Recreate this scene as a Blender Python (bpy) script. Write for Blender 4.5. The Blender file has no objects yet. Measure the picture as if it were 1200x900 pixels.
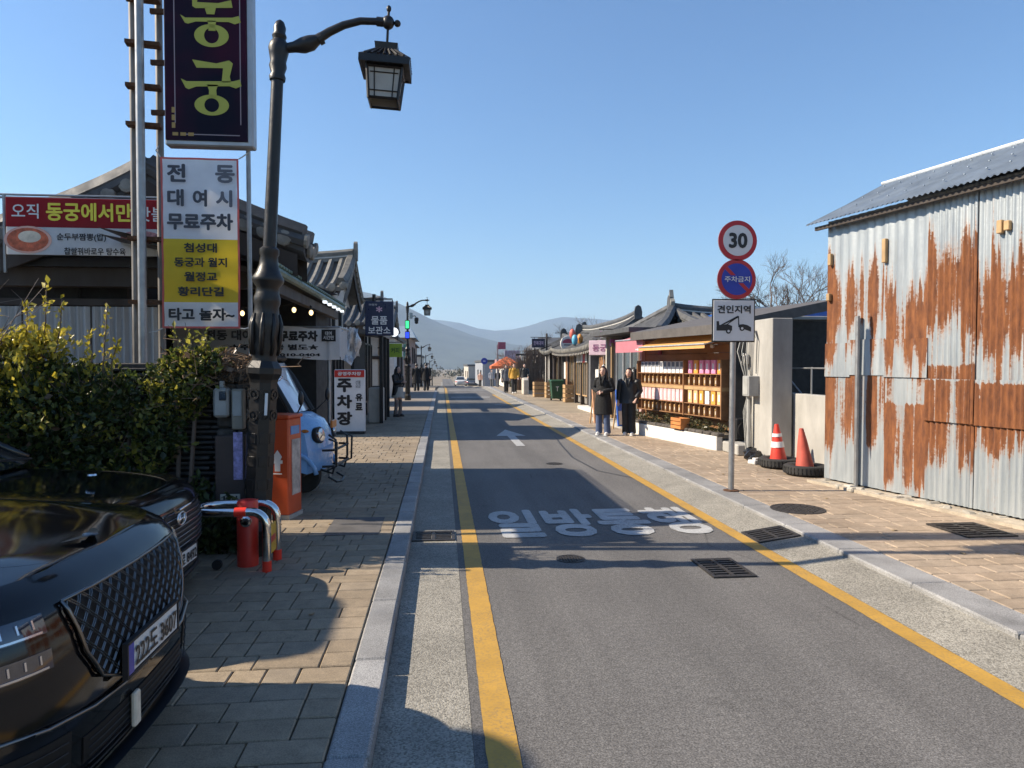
import bpy, bmesh, math, random
from mathutils import Vector, Matrix, noise as mnoise
R = math.radians
C = bpy.context.scene.collection
sc = bpy.context.scene
rnd = random.Random(7)

# ---------------------------------------------------------------- camera
YAW, PITCH = math.atan(82/830), math.atan(22/830)
cam_d = bpy.data.cameras.new('camera'); cam = bpy.data.objects.new('camera', cam_d); C.objects.link(cam)
cam.location = (0, 0, 1.75); cam.rotation_euler = (math.pi/2-PITCH, 0, -YAW)
cam_d.sensor_width = 36; cam_d.lens = 830/1200*36; cam_d.clip_end = 30000; cam_d.clip_start = 0.05
sc.camera = cam
# ---------------------------------------------------------------- sky, sun, exposure
SUN_EL, SUN_AZ = R(36.5), R(275.6)          # azimuth clockwise from +Y (down the street)
w = bpy.data.worlds.new('World'); sc.world = w; w.use_nodes = True
nt = w.node_tree; nt.nodes.clear()
sky = nt.nodes.new('ShaderNodeTexSky'); sky.sky_type = 'NISHITA'; sky.sun_disc = False
sky.sun_elevation = SUN_EL; sky.sun_rotation = SUN_AZ
sky.altitude = 50; sky.air_density = 1.4; sky.dust_density = 0.0; sky.ozone_density = 9.0
bg = nt.nodes.new('ShaderNodeBackground'); bg.inputs['Strength'].default_value = 0.087
wo = nt.nodes.new('ShaderNodeOutputWorld')
nt.links.new(sky.outputs[0], bg.inputs[0]); nt.links.new(bg.outputs[0], wo.inputs[0])
sl = bpy.data.lights.new('sun', 'SUN'); sl.energy = 5.0; sl.angle = R(0.53); sl.color = (1.0, 0.875, 0.70)
so = bpy.data.objects.new('sun', sl); C.objects.link(so)
sdir = Vector((-math.sin(SUN_AZ)*math.cos(SUN_EL), -math.cos(SUN_AZ)*math.cos(SUN_EL), -math.sin(SUN_EL)))
so.rotation_euler = sdir.to_track_quat('-Z', 'Y').to_euler()
sc.view_settings.view_transform = 'Standard'; sc.view_settings.look = 'None'
sc.view_settings.exposure = 0.9; sc.view_settings.gamma = 1.0
sc.render.engine = 'CYCLES'
sc.cycles.max_bounces = 8; sc.cycles.transparent_max_bounces = 12; sc.cycles.volume_bounces = 1
sc.cycles.use_denoising = True

# ---------------------------------------------------------------- helpers
def tag(o, label=None, cat=None, group=None, kind=None):
    if label: o['label'] = label
    if cat: o['category'] = cat
    if group: o['group'] = group
    if kind: o['kind'] = kind
    return o
def thing(name, label, cat, loc=(0, 0, 0), rz=0.0, group=None):
    o = bpy.data.objects.new(name, None); C.objects.link(o); o.empty_display_size = .1
    o.location = loc; o.rotation_euler = (0, 0, rz)
    return tag(o, label, cat, group)
def sroot(name, loc=(0, 0, 0), rz=0.0):
    o = bpy.data.objects.new(name, None); C.objects.link(o); o.location = loc; o.rotation_euler = (0, 0, rz)
    o['kind'] = 'structure'; return o
def copy_tree(o, parent=None):
    c = o.copy(); C.objects.link(c); c.parent = parent
    for ch in list(o.children): copy_tree(ch, c)
    return c
def place(mesh, name, parent, loc=(0, 0, 0), rot=(0, 0, 0), scale=(1, 1, 1)):
    o = bpy.data.objects.new(name, mesh); C.objects.link(o); o.parent = parent
    o.location = loc; o.rotation_euler = rot; o.scale = scale
    return o

class MB:
    """collects shapes; build() links them as one mesh object"""
    def __init__(s, off=(0, 0, 0)): s.v = []; s.f = []; s.m = []; s.off = Vector(off); s.cur = 0
    def add(s, vs, fs):
        n = len(s.v); s.v += [tuple(Vector(p)-s.off) for p in vs]
        s.f += [tuple(i+n for i in f) for f in fs]; s.m += [s.cur]*len(fs); return s
    def box(s, c, d, rz=0.0, rx=0.0, ry=0.0, bev=0.0):
        c = Vector(c); h = Vector(d)/2
        M = Matrix.Rotation(rz, 3, 'Z') @ Matrix.Rotation(ry, 3, 'Y') @ Matrix.Rotation(rx, 3, 'X')
        if bev <= 0:
            P = [c+M@Vector((x*h.x, y*h.y, z*h.z)) for z in (-1, 1) for x, y in ((-1, -1), (1, -1), (1, 1), (-1, 1))]
            return s.add(P, [(3, 2, 1, 0), (4, 5, 6, 7), (0, 1, 5, 4), (1, 2, 6, 5), (2, 3, 7, 6), (3, 0, 4, 7)])
        b = min(bev, h.x*.9, h.y*.9, h.z*.9); vs = []; idx = {}
        for sx in (-1, 1):
            for sy in (-1, 1):
                for sz in (-1, 1):
                    for a in range(3):
                        q = [h.x-b, h.y-b, h.z-b]; q[a] += b
                        idx[(sx, sy, sz, a)] = len(vs); vs.append(c+M@Vector((sx*q[0], sy*q[1], sz*q[2])))
        F = []
        for a in range(3):
            o1, o2 = (a+1) % 3, (a+2) % 3
            for sg in (-1, 1):
                q = []
                for t1, t2 in ((-1, -1), (1, -1), (1, 1), (-1, 1)):
                    k = [0, 0, 0]; k[a] = sg; k[o1] = t1; k[o2] = t2; q.append(idx[(*k, a)])
                F.append(tuple(q) if sg > 0 else tuple(q[::-1]))
        for a in range(3):           # edges parallel to axis a
            o1, o2 = (a+1) % 3, (a+2) % 3
            for t1 in (-1, 1):
                for t2 in (-1, 1):
                    k0 = [0, 0, 0]; k0[a] = -1; k0[o1] = t1; k0[o2] = t2; k1 = list(k0); k1[a] = 1
                    q = (idx[(*k0, o1)], idx[(*k1, o1)], idx[(*k1, o2)], idx[(*k0, o2)])
                    F.append(q if t1*t2 < 0 else q[::-1])
        for sx in (-1, 1):
            for sy in (-1, 1):
                for sz in (-1, 1):
                    q = tuple(idx[(sx, sy, sz, a)] for a in range(3)); F.append(q if sx*sy*sz > 0 else q[::-1])
        return s.add(vs, F)
    def tube(s, pts, r, n=8, cap=True, flat=1.0):
        pts = [Vector(p) for p in pts]; k = len(pts); rs = [r]*k if not hasattr(r, '__len__') else list(r)
        V = []; F = []; prev = None
        for i, p in enumerate(pts):
            t = (pts[min(i+1, k-1)]-pts[max(i-1, 0)])
            t = t.normalized() if t.length > 1e-9 else Vector((0, 0, 1))
            if prev is None:
                a = Vector((0, 0, 1)) if abs(t.z) < .9 else Vector((1, 0, 0)); u = t.cross(a).normalized()
            else:
                u = prev-t*prev.dot(t); u = u.normalized() if u.length > 1e-6 else t.orthogonal().normalized()
            prev = u; v = t.cross(u)
            for j in range(n):
                a = 2*math.pi*j/n; V.append(p+(u*math.cos(a)+v*math.sin(a)*flat)*rs[i])
        for i in range(k-1):
            for j in range(n):
                a, b = i*n+j, i*n+(j+1) % n; F.append((a, b, b+n, a+n))
        if cap: F.append(tuple(range(n))[::-1]); F.append(tuple((k-1)*n+j for j in range(n)))
        return s.add(V, F)
    def cyl(s, p0, p1, r0, r1=None, n=12): return s.tube([p0, p1], [r0, r0 if r1 is None else r1], n)
    def lathe(s, prof, c=(0, 0, 0), n=16, axis=(0, 0, 1)):
        q = Vector((0, 0, 1)).rotation_difference(Vector(axis).normalized()); c = Vector(c); V = []; F = []
        for r, z in prof:
            for j in range(n):
                a = 2*math.pi*j/n; V.append(c+q@Vector((r*math.cos(a), r*math.sin(a), z)))
        for i in range(len(prof)-1):
            for j in range(n):
                a, b = i*n+j, i*n+(j+1) % n; F.append((a, b, b+n, a+n))
        F.append(tuple(range(n))[::-1]); F.append(tuple((len(prof)-1)*n+j for j in range(n)))
        return s.add(V, F)
    def prism(s, poly, O, U, V, t):
        """poly in (u,v), extruded by t along U x V"""
        O, U, V = Vector(O), Vector(U), Vector(V); N = U.cross(V).normalized(); k = len(poly)
        P = [O+U*a+V*b for a, b in poly]; Q = [p+N*t for p in P]
        return s.add(P+Q, [tuple(range(k))[::-1], tuple(range(k, 2*k))]+[(i, (i+1) % k, k+(i+1) % k, k+i) for i in range(k)])
    def grid(s, rows, close=False):
        n = len(rows[0]); V = [p for r_ in rows for p in r_]; F = []
        for i in range(len(rows)-1):
            for j in range(n if close else n-1):
                a, b = i*n+j, i*n+(j+1) % n; F.append((a, b, b+n, a+n))
        return s.add(V, F)
    def ell(s, c, r, n=12, m=8):
        c = Vector(c); V = []; F = []
        for i in range(m+1):
            th = math.pi*i/m
            for j in range(n):
                a = 2*math.pi*j/n
                V.append(c+Vector((r[0]*math.sin(th)*math.cos(a), r[1]*math.sin(th)*math.sin(a), -r[2]*math.cos(th))))
        for i in range(m):
            for j in range(n):
                a, b = i*n+j, i*n+(j+1) % n; F.append((a, b, b+n, a+n))
        return s.add(V, F)
    def mesh(s, name, mats, smooth=False):
        me = bpy.data.meshes.new(name); me.from_pydata(s.v, [], s.f)
        for m in (mats if isinstance(mats, (list, tuple)) else [mats]): me.materials.append(m)
        if any(s.m): me.polygons.foreach_set('material_index', s.m)
        if smooth:
            me.polygons.foreach_set('use_smooth', [True]*len(me.polygons))
            if smooth is not True and hasattr(me, 'set_sharp_from_angle'): me.set_sharp_from_angle(angle=R(smooth))
        me.update(); return me
    def build(s, name, mats, parent=None, smooth=False, subsurf=0):
        me = s.mesh(name, mats, smooth)
        o = bpy.data.objects.new(name, me); C.objects.link(o); o.parent = parent
        if subsurf:
            md = o.modifiers.new('s', 'SUBSURF'); md.levels = subsurf; md.render_levels = subsurf
        return o

_tmp = bpy.data.scenes.new('workbench')
def workbench(w_):
    """evaluate one object in a scratch scene and return its mesh"""
    _tmp.collection.objects.link(w_); vl = _tmp.view_layers[0]; vl.update(); dg = vl.depsgraph
    me = bpy.data.meshes.new_from_object(w_.evaluated_get(dg), depsgraph=dg)
    _tmp.collection.objects.unlink(w_); bpy.data.objects.remove(w_); return me
def bake(o, mods):
    """apply modifiers given as (type, dict) and replace the mesh"""
    w_ = bpy.data.objects.new('w', o.data)
    for t, kw in mods:
        md = w_.modifiers.new(t, t)
        for k, v in kw.items(): setattr(md, k, v)
    o.data = workbench(w_); return o

# ---------------------------------------------------------------- materials
def nodes(m):
    m.use_nodes = True; nt = m.node_tree; return nt, nt.nodes, nt.links, nt.nodes['Principled BSDF']
def N(nt, t, **kw):
    n = nt.nodes.new('ShaderNode'+t)
    for k, v in kw.items():
        if k.startswith('i_'):
            n.inputs[int(k[2:]) if k[2:].isdigit() else k[2:].replace('_', ' ')].default_value = v
        else: setattr(n, k, v)
    return n
def ramp(nt, src, stops):
    r = nt.nodes.new('ShaderNodeValToRGB'); e = r.color_ramp.elements
    while len(e) < len(stops): e.new(.5)
    for i, (p, c) in enumerate(stops):
        e[i].position = p; e[i].color = (c, c, c, 1) if not hasattr(c, '__len__') else (*c[:3], 1)
    nt.links.new(src, r.inputs[0]); return r.outputs[0]
def mix(nt, a, b, fac, mode='MIX'):
    m = nt.nodes.new('ShaderNodeMix'); m.data_type = 'RGBA'; m.blend_type = mode
    for sock, v in ((m.inputs[6], a), (m.inputs[7], b), (m.inputs[0], fac)):
        if hasattr(v, 'is_linked') or hasattr(v, 'links'): nt.links.new(v, sock)
        elif hasattr(v, '__len__'): sock.default_value = (*v[:3], 1)
        else: sock.default_value = v
    return m.outputs[2]
def mth(nt, op, a, b=None, c=None, clamp=False):
    m = nt.nodes.new('ShaderNodeMath'); m.operation = op; m.use_clamp = clamp
    for i, v in enumerate((a, b, c)):
        if v is None: continue
        if hasattr(v, 'links'): nt.links.new(v, m.inputs[i])
        else: m.inputs[i].default_value = v
    return m.outputs[0]
def coords(nt, kind='Object', scale=(1, 1, 1)):
    tc = nt.nodes.new('ShaderNodeTexCoord') if kind != 'World' else nt.nodes.new('ShaderNodeNewGeometry')
    mp = nt.nodes.new('ShaderNodeMapping'); mp.inputs['Scale'].default_value = scale
    nt.links.new(tc.outputs['Position' if kind == 'World' else kind], mp.inputs[0]); return mp.outputs[0]
def noise(nt, vec, scale, detail=4, rough=.55):
    n = nt.nodes.new('ShaderNodeTexNoise'); n.inputs['Scale'].default_value = scale
    n.inputs['Detail'].default_value = detail; n.inputs['Roughness'].default_value = rough
    nt.links.new(vec, n.inputs['Vector']); return n.outputs['Fac']
_mats = {}
def mat(name, col, rough=.6, metal=0.0, var=.18, scale=6.0, bump=0.0, bscale=60.0, coat=0.0, rand=0.0, spec=.5,
        stretch=(1, 1, 1), kind='Object', emit=0.0, alpha=1.0, trans=0.0, rvar=.1):
    if name in _mats: return _mats[name]
    m = bpy.data.materials.new(name); _mats[name] = m; nt, ns, lk, b = nodes(m)
    b.inputs['Metallic'].default_value = metal; b.inputs['Specular IOR Level'].default_value = spec
    b.inputs['Coat Weight'].default_value = coat; b.inputs['Coat Roughness'].default_value = .03
    vec = coords(nt, kind, stretch); c = None
    if var > 0:
        f = noise(nt, vec, scale, 5, .6)
        k = ramp(nt, f, [(.28, 1-var), (.72, 1+var)])
        c = mix(nt, col, k, 1.0, 'MULTIPLY')
        rr = ramp(nt, noise(nt, vec, scale*1.7, 3), [(.3, max(.02, rough-rvar)), (.7, min(1, rough+rvar))])
        lk.new(rr, b.inputs['Roughness'])
    else:
        b.inputs['Roughness'].default_value = rough; b.inputs['Base Color'].default_value = (*col, 1)
    if rand > 0:
        oi = N(nt, 'ObjectInfo'); ge = N(nt, 'NewGeometry')
        q = mth(nt, 'FRACT', mth(nt, 'ADD', oi.outputs['Random'], ge.outputs['Random Per Island']))
        k2 = ramp(nt, q, [(0, 1-rand), (1, 1+rand)])
        c = mix(nt, c if c is not None else col, k2, 1.0, 'MULTIPLY')
    if c is not None: lk.new(c, b.inputs['Base Color'])
    if bump > 0:
        bn = N(nt, 'Bump', i_Strength=bump, i_Distance=.01)
        lk.new(noise(nt, vec, bscale, 3), bn.inputs['Height']); lk.new(bn.outputs[0], b.inputs['Normal'])
    if emit > 0:
        b.inputs['Emission Color'].default_value = (*col, 1); b.inputs['Emission Strength'].default_value = emit
    if alpha < 1: b.inputs['Alpha'].default_value = alpha
    if trans > 0: b.inputs['Transmission Weight'].default_value = trans
    return m

def text(s, O, U, V, wd, ht, m, parent, name='lettering', bold=.03, depth=.003, off=(0, 0, 0), lines=None, fit=True):
    """lettering fitted into a box wd x ht centred on O, in the plane U,V"""
    cu = bpy.data.curves.new('t', 'FONT'); cu.body = s; cu.size = 1; cu.align_x = 'CENTER'; cu.offset = 0
    cu.resolution_u = 3
    if lines: cu.space_line = lines
    me = workbench(bpy.data.objects.new('t', cu)); bpy.data.curves.remove(cu)
    if not me.vertices: return None
    xs = [v.co.x for v in me.vertices]; ys = [v.co.y for v in me.vertices]
    x0, x1, y0, y1 = min(xs), max(xs), min(ys), max(ys)
    O, U, V = Vector(O)-Vector(off), Vector(U).normalized(), Vector(V).normalized(); Nn = U.cross(V)
    kx = wd/(x1-x0); ky = ht/(y1-y0)
    shifts = [(0, 0)] if bold < .004 else [(0, 0), (bold, 0), (-bold, 0), (0, bold), (0, -bold), (bold*.7, bold*.7), (-bold*.7, bold*.7), (bold*.7, -bold*.7), (-bold*.7, -bold*.7)]
    kx = wd/(x1-x0+2*bold); ky = ht/(y1-y0+2*bold); src = [tuple(v.co) for v in me.vertices]; fs = [tuple(p.vertices) for p in me.polygons]; vv = []; ff = []
    for i, (sx, sy) in enumerate(shifts):          # strokes thickened by layered copies a hair apart
        n = len(vv); vv += [tuple(O+U*((x-(x0+x1)/2+sx)*kx)+V*((y-(y0+y1)/2+sy)*ky)+Nn*(depth+i*.00025)) for x, y, z in src]; ff += [tuple(j+n for j in f) for f in fs]
    me = bpy.data.meshes.new(name); me.from_pydata(vv, [], ff); me.materials.append(m); me.update()
    o = bpy.data.objects.new(name, me); C.objects.link(o); o.parent = parent
    return o

XA, YA, ZA = Vector((1, 0, 0)), Vector((0, 1, 0)), Vector((0, 0, 1))
def gz(y): return 0.0 if y < 54 else (-(y-54)*.027 if y < 160 else -2.862-(y-160)*.004)
# ================================================================ setting: ground, road, kerbs, paving
def asphalt():
    m = bpy.data.materials.new('asphalt'); nt, ns, lk, b = nodes(m); v = coords(nt, 'World')
    big = ramp(nt, noise(nt, v, .35, 6, .65), [(.3, (.1, .095, .09)), (.7, (.14, .133, .125))])
    streak = ramp(nt, noise(nt, coords(nt, 'World', (1.6, .12, 1)), 1.5, 4), [(.35, .86), (.65, 1.1)])
    spk = ramp(nt, noise(nt, v, 95, 2, .7), [(.36, .62), (.5, 1.0), (.64, 1.55)])
    spk2 = ramp(nt, noise(nt, v, 28, 3, .7), [(.35, .82), (.65, 1.2)])
    c = mix(nt, mix(nt, mix(nt, big, streak, 1, 'MULTIPLY'), spk, 1, 'MULTIPLY'), spk2, 1, 'MULTIPLY')
    vo = N(nt, 'TexVoronoi', feature='DISTANCE_TO_EDGE'); vo.inputs['Scale'].default_value = .8
    wv = mix(nt, v, N(nt, 'TexNoise', i_Scale=2.5, i_Detail=5.0).outputs['Color'], .12); lk.new(wv, vo.inputs['Vector'])
    crack = ramp(nt, vo.outputs['Distance'], [(.0, .55), (.006, 1.0)])
    gate = ramp(nt, noise(nt, v, .5, 2), [(.55, 0.0), (.62, 1.0)])
    c = mix(nt, c, mix(nt, c, crack, 1, 'MULTIPLY'), gate)
    oil = ramp(nt, noise(nt, v, .9, 5, .75), [(.62, 1.0), (.74, .62)]); c = mix(nt, c, oil, 1, 'MULTIPLY')
    sp = N(nt, 'SeparateXYZ'); lk.new(v, sp.inputs[0])
    wx = mth(nt, 'COSINE', mth(nt, 'MULTIPLY', mth(nt, 'SUBTRACT', sp.outputs['X'], .95), 4.1))     # two polished wheel tracks
    wt = mth(nt, 'ADD', 1.0, mth(nt, 'MULTIPLY', wx, .07)); c = mix(nt, c, mix(nt, (1, 1, 1), wt, 1, 'MULTIPLY'), 1, 'MULTIPLY')
    gr = ramp(nt, mth(nt, 'ABSOLUTE', mth(nt, 'SUBTRACT', sp.outputs['X'], 1.6)), [(.0, 1.0), (1.0, 1.0)])
    lk.new(c, b.inputs['Base Color']); b.inputs['Roughness'].default_value = .82; b.inputs['Specular IOR Level'].default_value = .35
    bn = N(nt, 'Bump', i_Strength=.5, i_Distance=.006); lk.new(noise(nt, v, 120, 2, .7), bn.inputs['Height'])
    lk.new(bn.outputs[0], b.inputs['Normal']); return m
def aggregate(name, a, bcol, c3):
    m = bpy.data.materials.new(name); nt, ns, lk, b = nodes(m); v = coords(nt, 'World')
    vo = N(nt, 'TexVoronoi'); vo.inputs['Scale'].default_value = 105; lk.new(v, vo.inputs['Vector'])
    peb = ramp(nt, mth(nt, 'FRACT', mth(nt, 'MULTIPLY', vo.outputs['Color'], 3.7)), [(.0, a), (.4, bcol), (.85, c3)])
    dirt = ramp(nt, noise(nt, v, 1.3, 6, .7), [(.3, .68), (.7, 1.12)])
    c = mix(nt, peb, dirt, 1, 'MULTIPLY'); lk.new(c, b.inputs['Base Color']); b.inputs['Roughness'].default_value = .85
    bn = N(nt, 'Bump', i_Strength=.6, i_Distance=.006); lk.new(vo.outputs['Distance'], bn.inputs['Height']); bn.invert = True
    lk.new(bn.outputs[0], b.inputs['Normal']); return m
def paver_mat(name, cols, joints=False):
    m = bpy.data.materials.new(name); nt, ns, lk, b = nodes(m); v = coords(nt, 'World')
    oi = N(nt, 'ObjectInfo'); ge = N(nt, 'NewGeometry')
    q = mth(nt, 'FRACT', mth(nt, 'ADD', oi.outputs['Random'], ge.outputs['Random Per Island']))
    if joints:
        br = N(nt, 'TexBrick', offset=.5); lk.new(coords(nt, 'World', (1, 1, 1)), br.inputs['Vector'])
        for k, val in (('Scale', 1.0), ('Mortar Size', .006), ('Brick Width', .33), ('Row Height', .2)): br.inputs[k].default_value = val
        br.inputs['Color1'].default_value = (*cols[1], 1); br.inputs['Color2'].default_value = (*cols[2], 1)
        br.inputs['Mortar'].default_value = tuple(x*.35 for x in cols[0])+(1,); c = br.outputs['Color']
    else: c = ramp(nt, q, [(0, cols[0]), (.35, cols[1]), (.7, cols[2]), (1, cols[3])])
    c = mix(nt, c, ramp(nt, noise(nt, v, 9, 6, .7), [(.3, .78), (.7, 1.18)]), 1, 'MULTIPLY')
    c = mix(nt, c, ramp(nt, noise(nt, v, 140, 2, .7), [(.35, .8), (.65, 1.2)]), 1, 'MULTIPLY')
    c = mix(nt, c, ramp(nt, noise(nt, v, .8, 5, .7), [(.3, .74), (.65, 1.1)]), 1, 'MULTIPLY')
    c = mix(nt, c, ramp(nt, noise(nt, v, 5, 4, .8), [(.62, 1.0), (.7, .72)]), 1, 'MULTIPLY')
    lk.new(c, b.inputs['Base Color']); b.inputs['Roughness'].default_value = .8
    bn = N(nt, 'Bump', i_Strength=.35, i_Distance=.006); lk.new(noise(nt, v, 70, 4, .7), bn.inputs['Height'])
    lk.new(bn.outputs[0], b.inputs['Normal']); return m
def paint_mat(name, col, worn=.45):
    m = bpy.data.materials.new(name); nt, ns, lk, b = nodes(m); v = coords(nt, 'World')
    c = mix(nt, col, ramp(nt, noise(nt, v, 3, 5, .7), [(.3, .8), (.7, 1.1)]), 1, 'MULTIPLY')
    wear = mth(nt, 'MAXIMUM', mth(nt, 'MULTIPLY', ramp(nt, noise(nt, v, 55, 4, .75), [(.48, 0.0), (.62, 1.0)]), ramp(nt, noise(nt, v, 1.7, 4), [(.35, .1), (.62, 1.0)])), ramp(nt, noise(nt, v, 7, 6, .8), [(.6, 0.0), (.7, 1.0)]))
    c = mix(nt, c, (.1, .097, .09), mth(nt, 'MULTIPLY', wear, worn))
    lk.new(c, b.inputs['Base Color']); b.inputs['Roughness'].default_value = .7; return m

M_ASPH = asphalt(); M_GUT = aggregate('gutter concrete', (.15, .14, .115), (.25, .232, .195), (.34, .318, .27))
M_GRAN = mat('granite', (.24, .236, .23), .7, var=.3, scale=2.5, bump=.25, bscale=160, rand=.14, kind='World')
def granite_speckle():
    nt, ns, lk, b = nodes(M_GRAN); v = coords(nt, 'World'); src = b.inputs['Base Color'].links[0].from_socket
    c = mix(nt, src, ramp(nt, noise(nt, v, 130, 2, .8), [(.35, .6), (.5, 1.0), (.66, 1.4)]), 1, 'MULTIPLY'); lk.new(c, b.inputs['Base Color'])
granite_speckle()
M_PAVL = paver_mat('pavers_brown', [(.235, .182, .122), (.27, .21, .14), (.3, .235, .16), (.25, .202, .145)])
M_PAVR = paver_mat('pavers_pink', [(.3, .228, .162), (.335, .258, .182), (.365, .282, .204), (.315, .248, .18)])
M_PAVF = paver_mat('pavers_far', [(.285, .228, .16), (.3, .245, .175), (.34, .275, .195), (.25, .2, .145)], True)
M_SAND = mat('joint_sand', (.1, .088, .074), .95, var=.3, scale=20, bump=.4, kind='World')
M_YEL = paint_mat('yellow paint', (.46, .262, .042), .5); M_WHT = paint_mat('white road paint', (.42, .42, .41), .75)
M_SOIL = mat('soil', (.2, .165, .12), .95, var=.3, scale=.6, bump=.5, bscale=12, kind='World')
M_IRON = mat('cast iron', (.055, .05, .047), .6, metal=.6, var=.4, scale=20, bump=.3, bscale=200)
M_CONC = mat('concrete', (.36, .345, .315), .85, var=.25, scale=2.2, bump=.3, bscale=45, kind='World', stretch=(1, 1, .45))

def strip(name, x0, x1, y0, y1, z, m, kind='structure', dy=4.0, parent=None, wob=0):
    ys = [y0]
    while ys[-1] < y1-1e-6: ys.append(min(y1, ys[-1]+dy))
    b = MB(); b.grid([[(x0, y, z+gz(y)), (x1, y, z+gz(y))] for y in ys]); b.f = [f[::-1] if False else f for f in b.f]
    o = b.build(name, m, parent)
    if parent is None: o['kind'] = kind
    return o
# ground sheet to the horizon
ys = [-400, -60, 0, 54, 90, 125, 160, 400, 1000, 2200, 6500]
b = MB(); b.grid([[(x, y, gz(y)-.06) for x in (-6500, -800, -60, 0, 60, 800, 6500)] for y in ys])
b.build('ground', M_SOIL)['kind'] = 'structure'
road = sroot('road')
strip('asphalt_surface', .14, 3.09, -12, 260, 0, M_ASPH, parent=road)
strip('gutter_strip', -.31, .138, -12, 200, 0.001, M_GUT, parent=road)
b = MB(); b.grid([[(3.092, y, .001+gz(y)), (3.53, y, .062+gz(y))] for y in [-12+4*k for k in range(54)]]); b.build('gutter_strip', M_GUT, road)
rj = random.Random(2)
for x0, x1, ye in ((.195, .345, 150), (2.94, 3.085, 44)):
    b = MB(); rows = []; y = -4.0
    while y < ye:
        rows.append([(x0+rj.uniform(-.0025, .0025), y, .004+gz(y)), (x1+rj.uniform(-.0025, .0025), y, .004+gz(y))]); y += .07 if y < 14 else 2.0
    b.grid(rows); b.build('lane_line', M_YEL, road)
# painted arrow and lettering
b = MB(); az = .005
b.add([(1.60, 15.2, az), (1.79, 15.2, az), (1.79, 17.4, az), (1.60, 17.4, az)], [(0, 1, 2, 3)])
b.add([(1.33, 17.4, az), (2.06, 17.4, az), (1.70, 19.1, az)], [(0, 1, 2)])
b.build('painted_arrow', M_WHT, road)
text('일방통행', (1.70, 7.76, 0), XA, YA, 2.36, 1.38, M_WHT, road, 'road_lettering', bold=.038, depth=.005)
for (x0, x1, y, d) in ((.5, 2.6, 38.5, .55), (.5, 3.2, 49.5, .5), (2.3, 2.9, 31, .3)):
    b = MB(); b.add([(x0, y, az), (x1, y, az), (x1, y+d, az), (x0, y+d, az)], [(0, 1, 2, 3)]); b.build('painted_bar', M_WHT, road)
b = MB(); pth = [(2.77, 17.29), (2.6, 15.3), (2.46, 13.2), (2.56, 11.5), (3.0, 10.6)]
b.grid([[(x-.018, y, .003), (x+.018, y, .003)] for x, y in pth]); b.build('cable_shadow', mat('tar', (.03, .03, .03), .6, var=.2), road)  # shadow of an overhead cable, laid on the road as a thin dark strip
# manholes, drains
def disc_cover(x, y, z, r, nm, label, pat=True):
    t = thing(nm, label, 'manhole', (x, y, z))
    MB().lathe([(r, -.02), (r, .006), (r*.93, .006), (r*.93, .003)], n=28).build('rim', M_IRON, t)
    MB().lathe([(r*.92, -.02), (r*.92, .004), (0.001, .005)], n=28).build('cover', M_IRON, t)
    b = MB()
    for i in range(-4, 5):
        for j in range(-4, 5):
            px, py = i*r*.19, j*r*.19
            if px*px+py*py < (r*.8)**2: b.box((px, py, .007), (r*.12, r*.05, .006), rz=.78 if (i+j) % 2 else -.78)
    b.build('tread_pattern', M_IRON, t)['kind'] = 'stuff'
disc_cover(1.15, 6.27, 0, .13, 'manhole_cover', 'small round iron cover in the asphalt below the painted lettering')
disc_cover(1.98, 12.4, 0, .15, 'manhole_cover', 'small dark iron cover in the lane beyond the painted lettering')
disc_cover(4.06, 7.73, .1, .3, 'manhole_cover', 'large round iron manhole cover in the right pavement near the sign post')
def drain(x, y, z, lx, ly, label, n=8, tilt=0.0):
    t = thing('drain_grate', label, 'drain', (x, y, z)); t.rotation_euler = (0, tilt, 0)
    b = MB(); b.box((0, 0, -.01), (lx, ly, .012)); b.build('pit', mat('drain dark', (.012, .012, .012), .9, var=0), t)
    b = MB()
    for s in (-1, 1): b.box((s*lx/2, 0, 0), (.03, ly+.03, .022)); b.box((0, s*ly/2, 0), (lx-.03, .03, .022))
    b.box((0, 0, 0), (.03, ly-.03, .02)); b.build('frame', M_IRON, t)
    for k in range(n):
        for s in (-1, 1):
            MB().box((s*lx/4, -ly/2+ly*(k+.5)/n, .001), (lx/2-.045, ly/n*.45, .016)).build('bar', M_IRON, t)
drain(2.40, 5.85, .004, .34, .52, 'rectangular iron drain grate set in the asphalt by the right yellow line')
drain(-.09, 7.23, .004, .4, .36, 'dark iron drain grate in the left gutter strip', 6)
drain(3.31, 6.85, .035, .4, .4, 'iron drain grate in the right gutter strip in the lamp post shadow', 6, -.138)
drain(5.25, 6.55, .104, .5, .55, 'flat iron grate in the right pavement along the rusty shed', 7)
strip('repair_patch', -1.15, -.62, 6.95, 7.75, .104, mat('dark_patch', (.085, .08, .078), .85, var=.3, kind='World'), parent=None)

# kerbs: one stone every metre
def kerb(x0, x1, y0, y1, nm):
    root = sroot(nm); rr = random.Random(x0*10)
    wd = x1-x0
    me = MB().box((0, 0, 0), (wd, .992, .26), bev=.012).mesh('kerb_stone', M_GRAN)
    y = y0
    while y < y1:
        place(me, 'kerb_stone', root, ((x0+x1)/2+rr.uniform(-.004, .004), y+.5, -.03+gz(y)+rr.uniform(-.004, .003)), (0, rr.uniform(-.01, .01), rr.uniform(-.004, .004)))
        y += 1.0
kerb(-.49, -.31, 0, 47, 'kerb_left'); kerb(3.53, 3.84, 0, 60, 'kerb_right')

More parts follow.
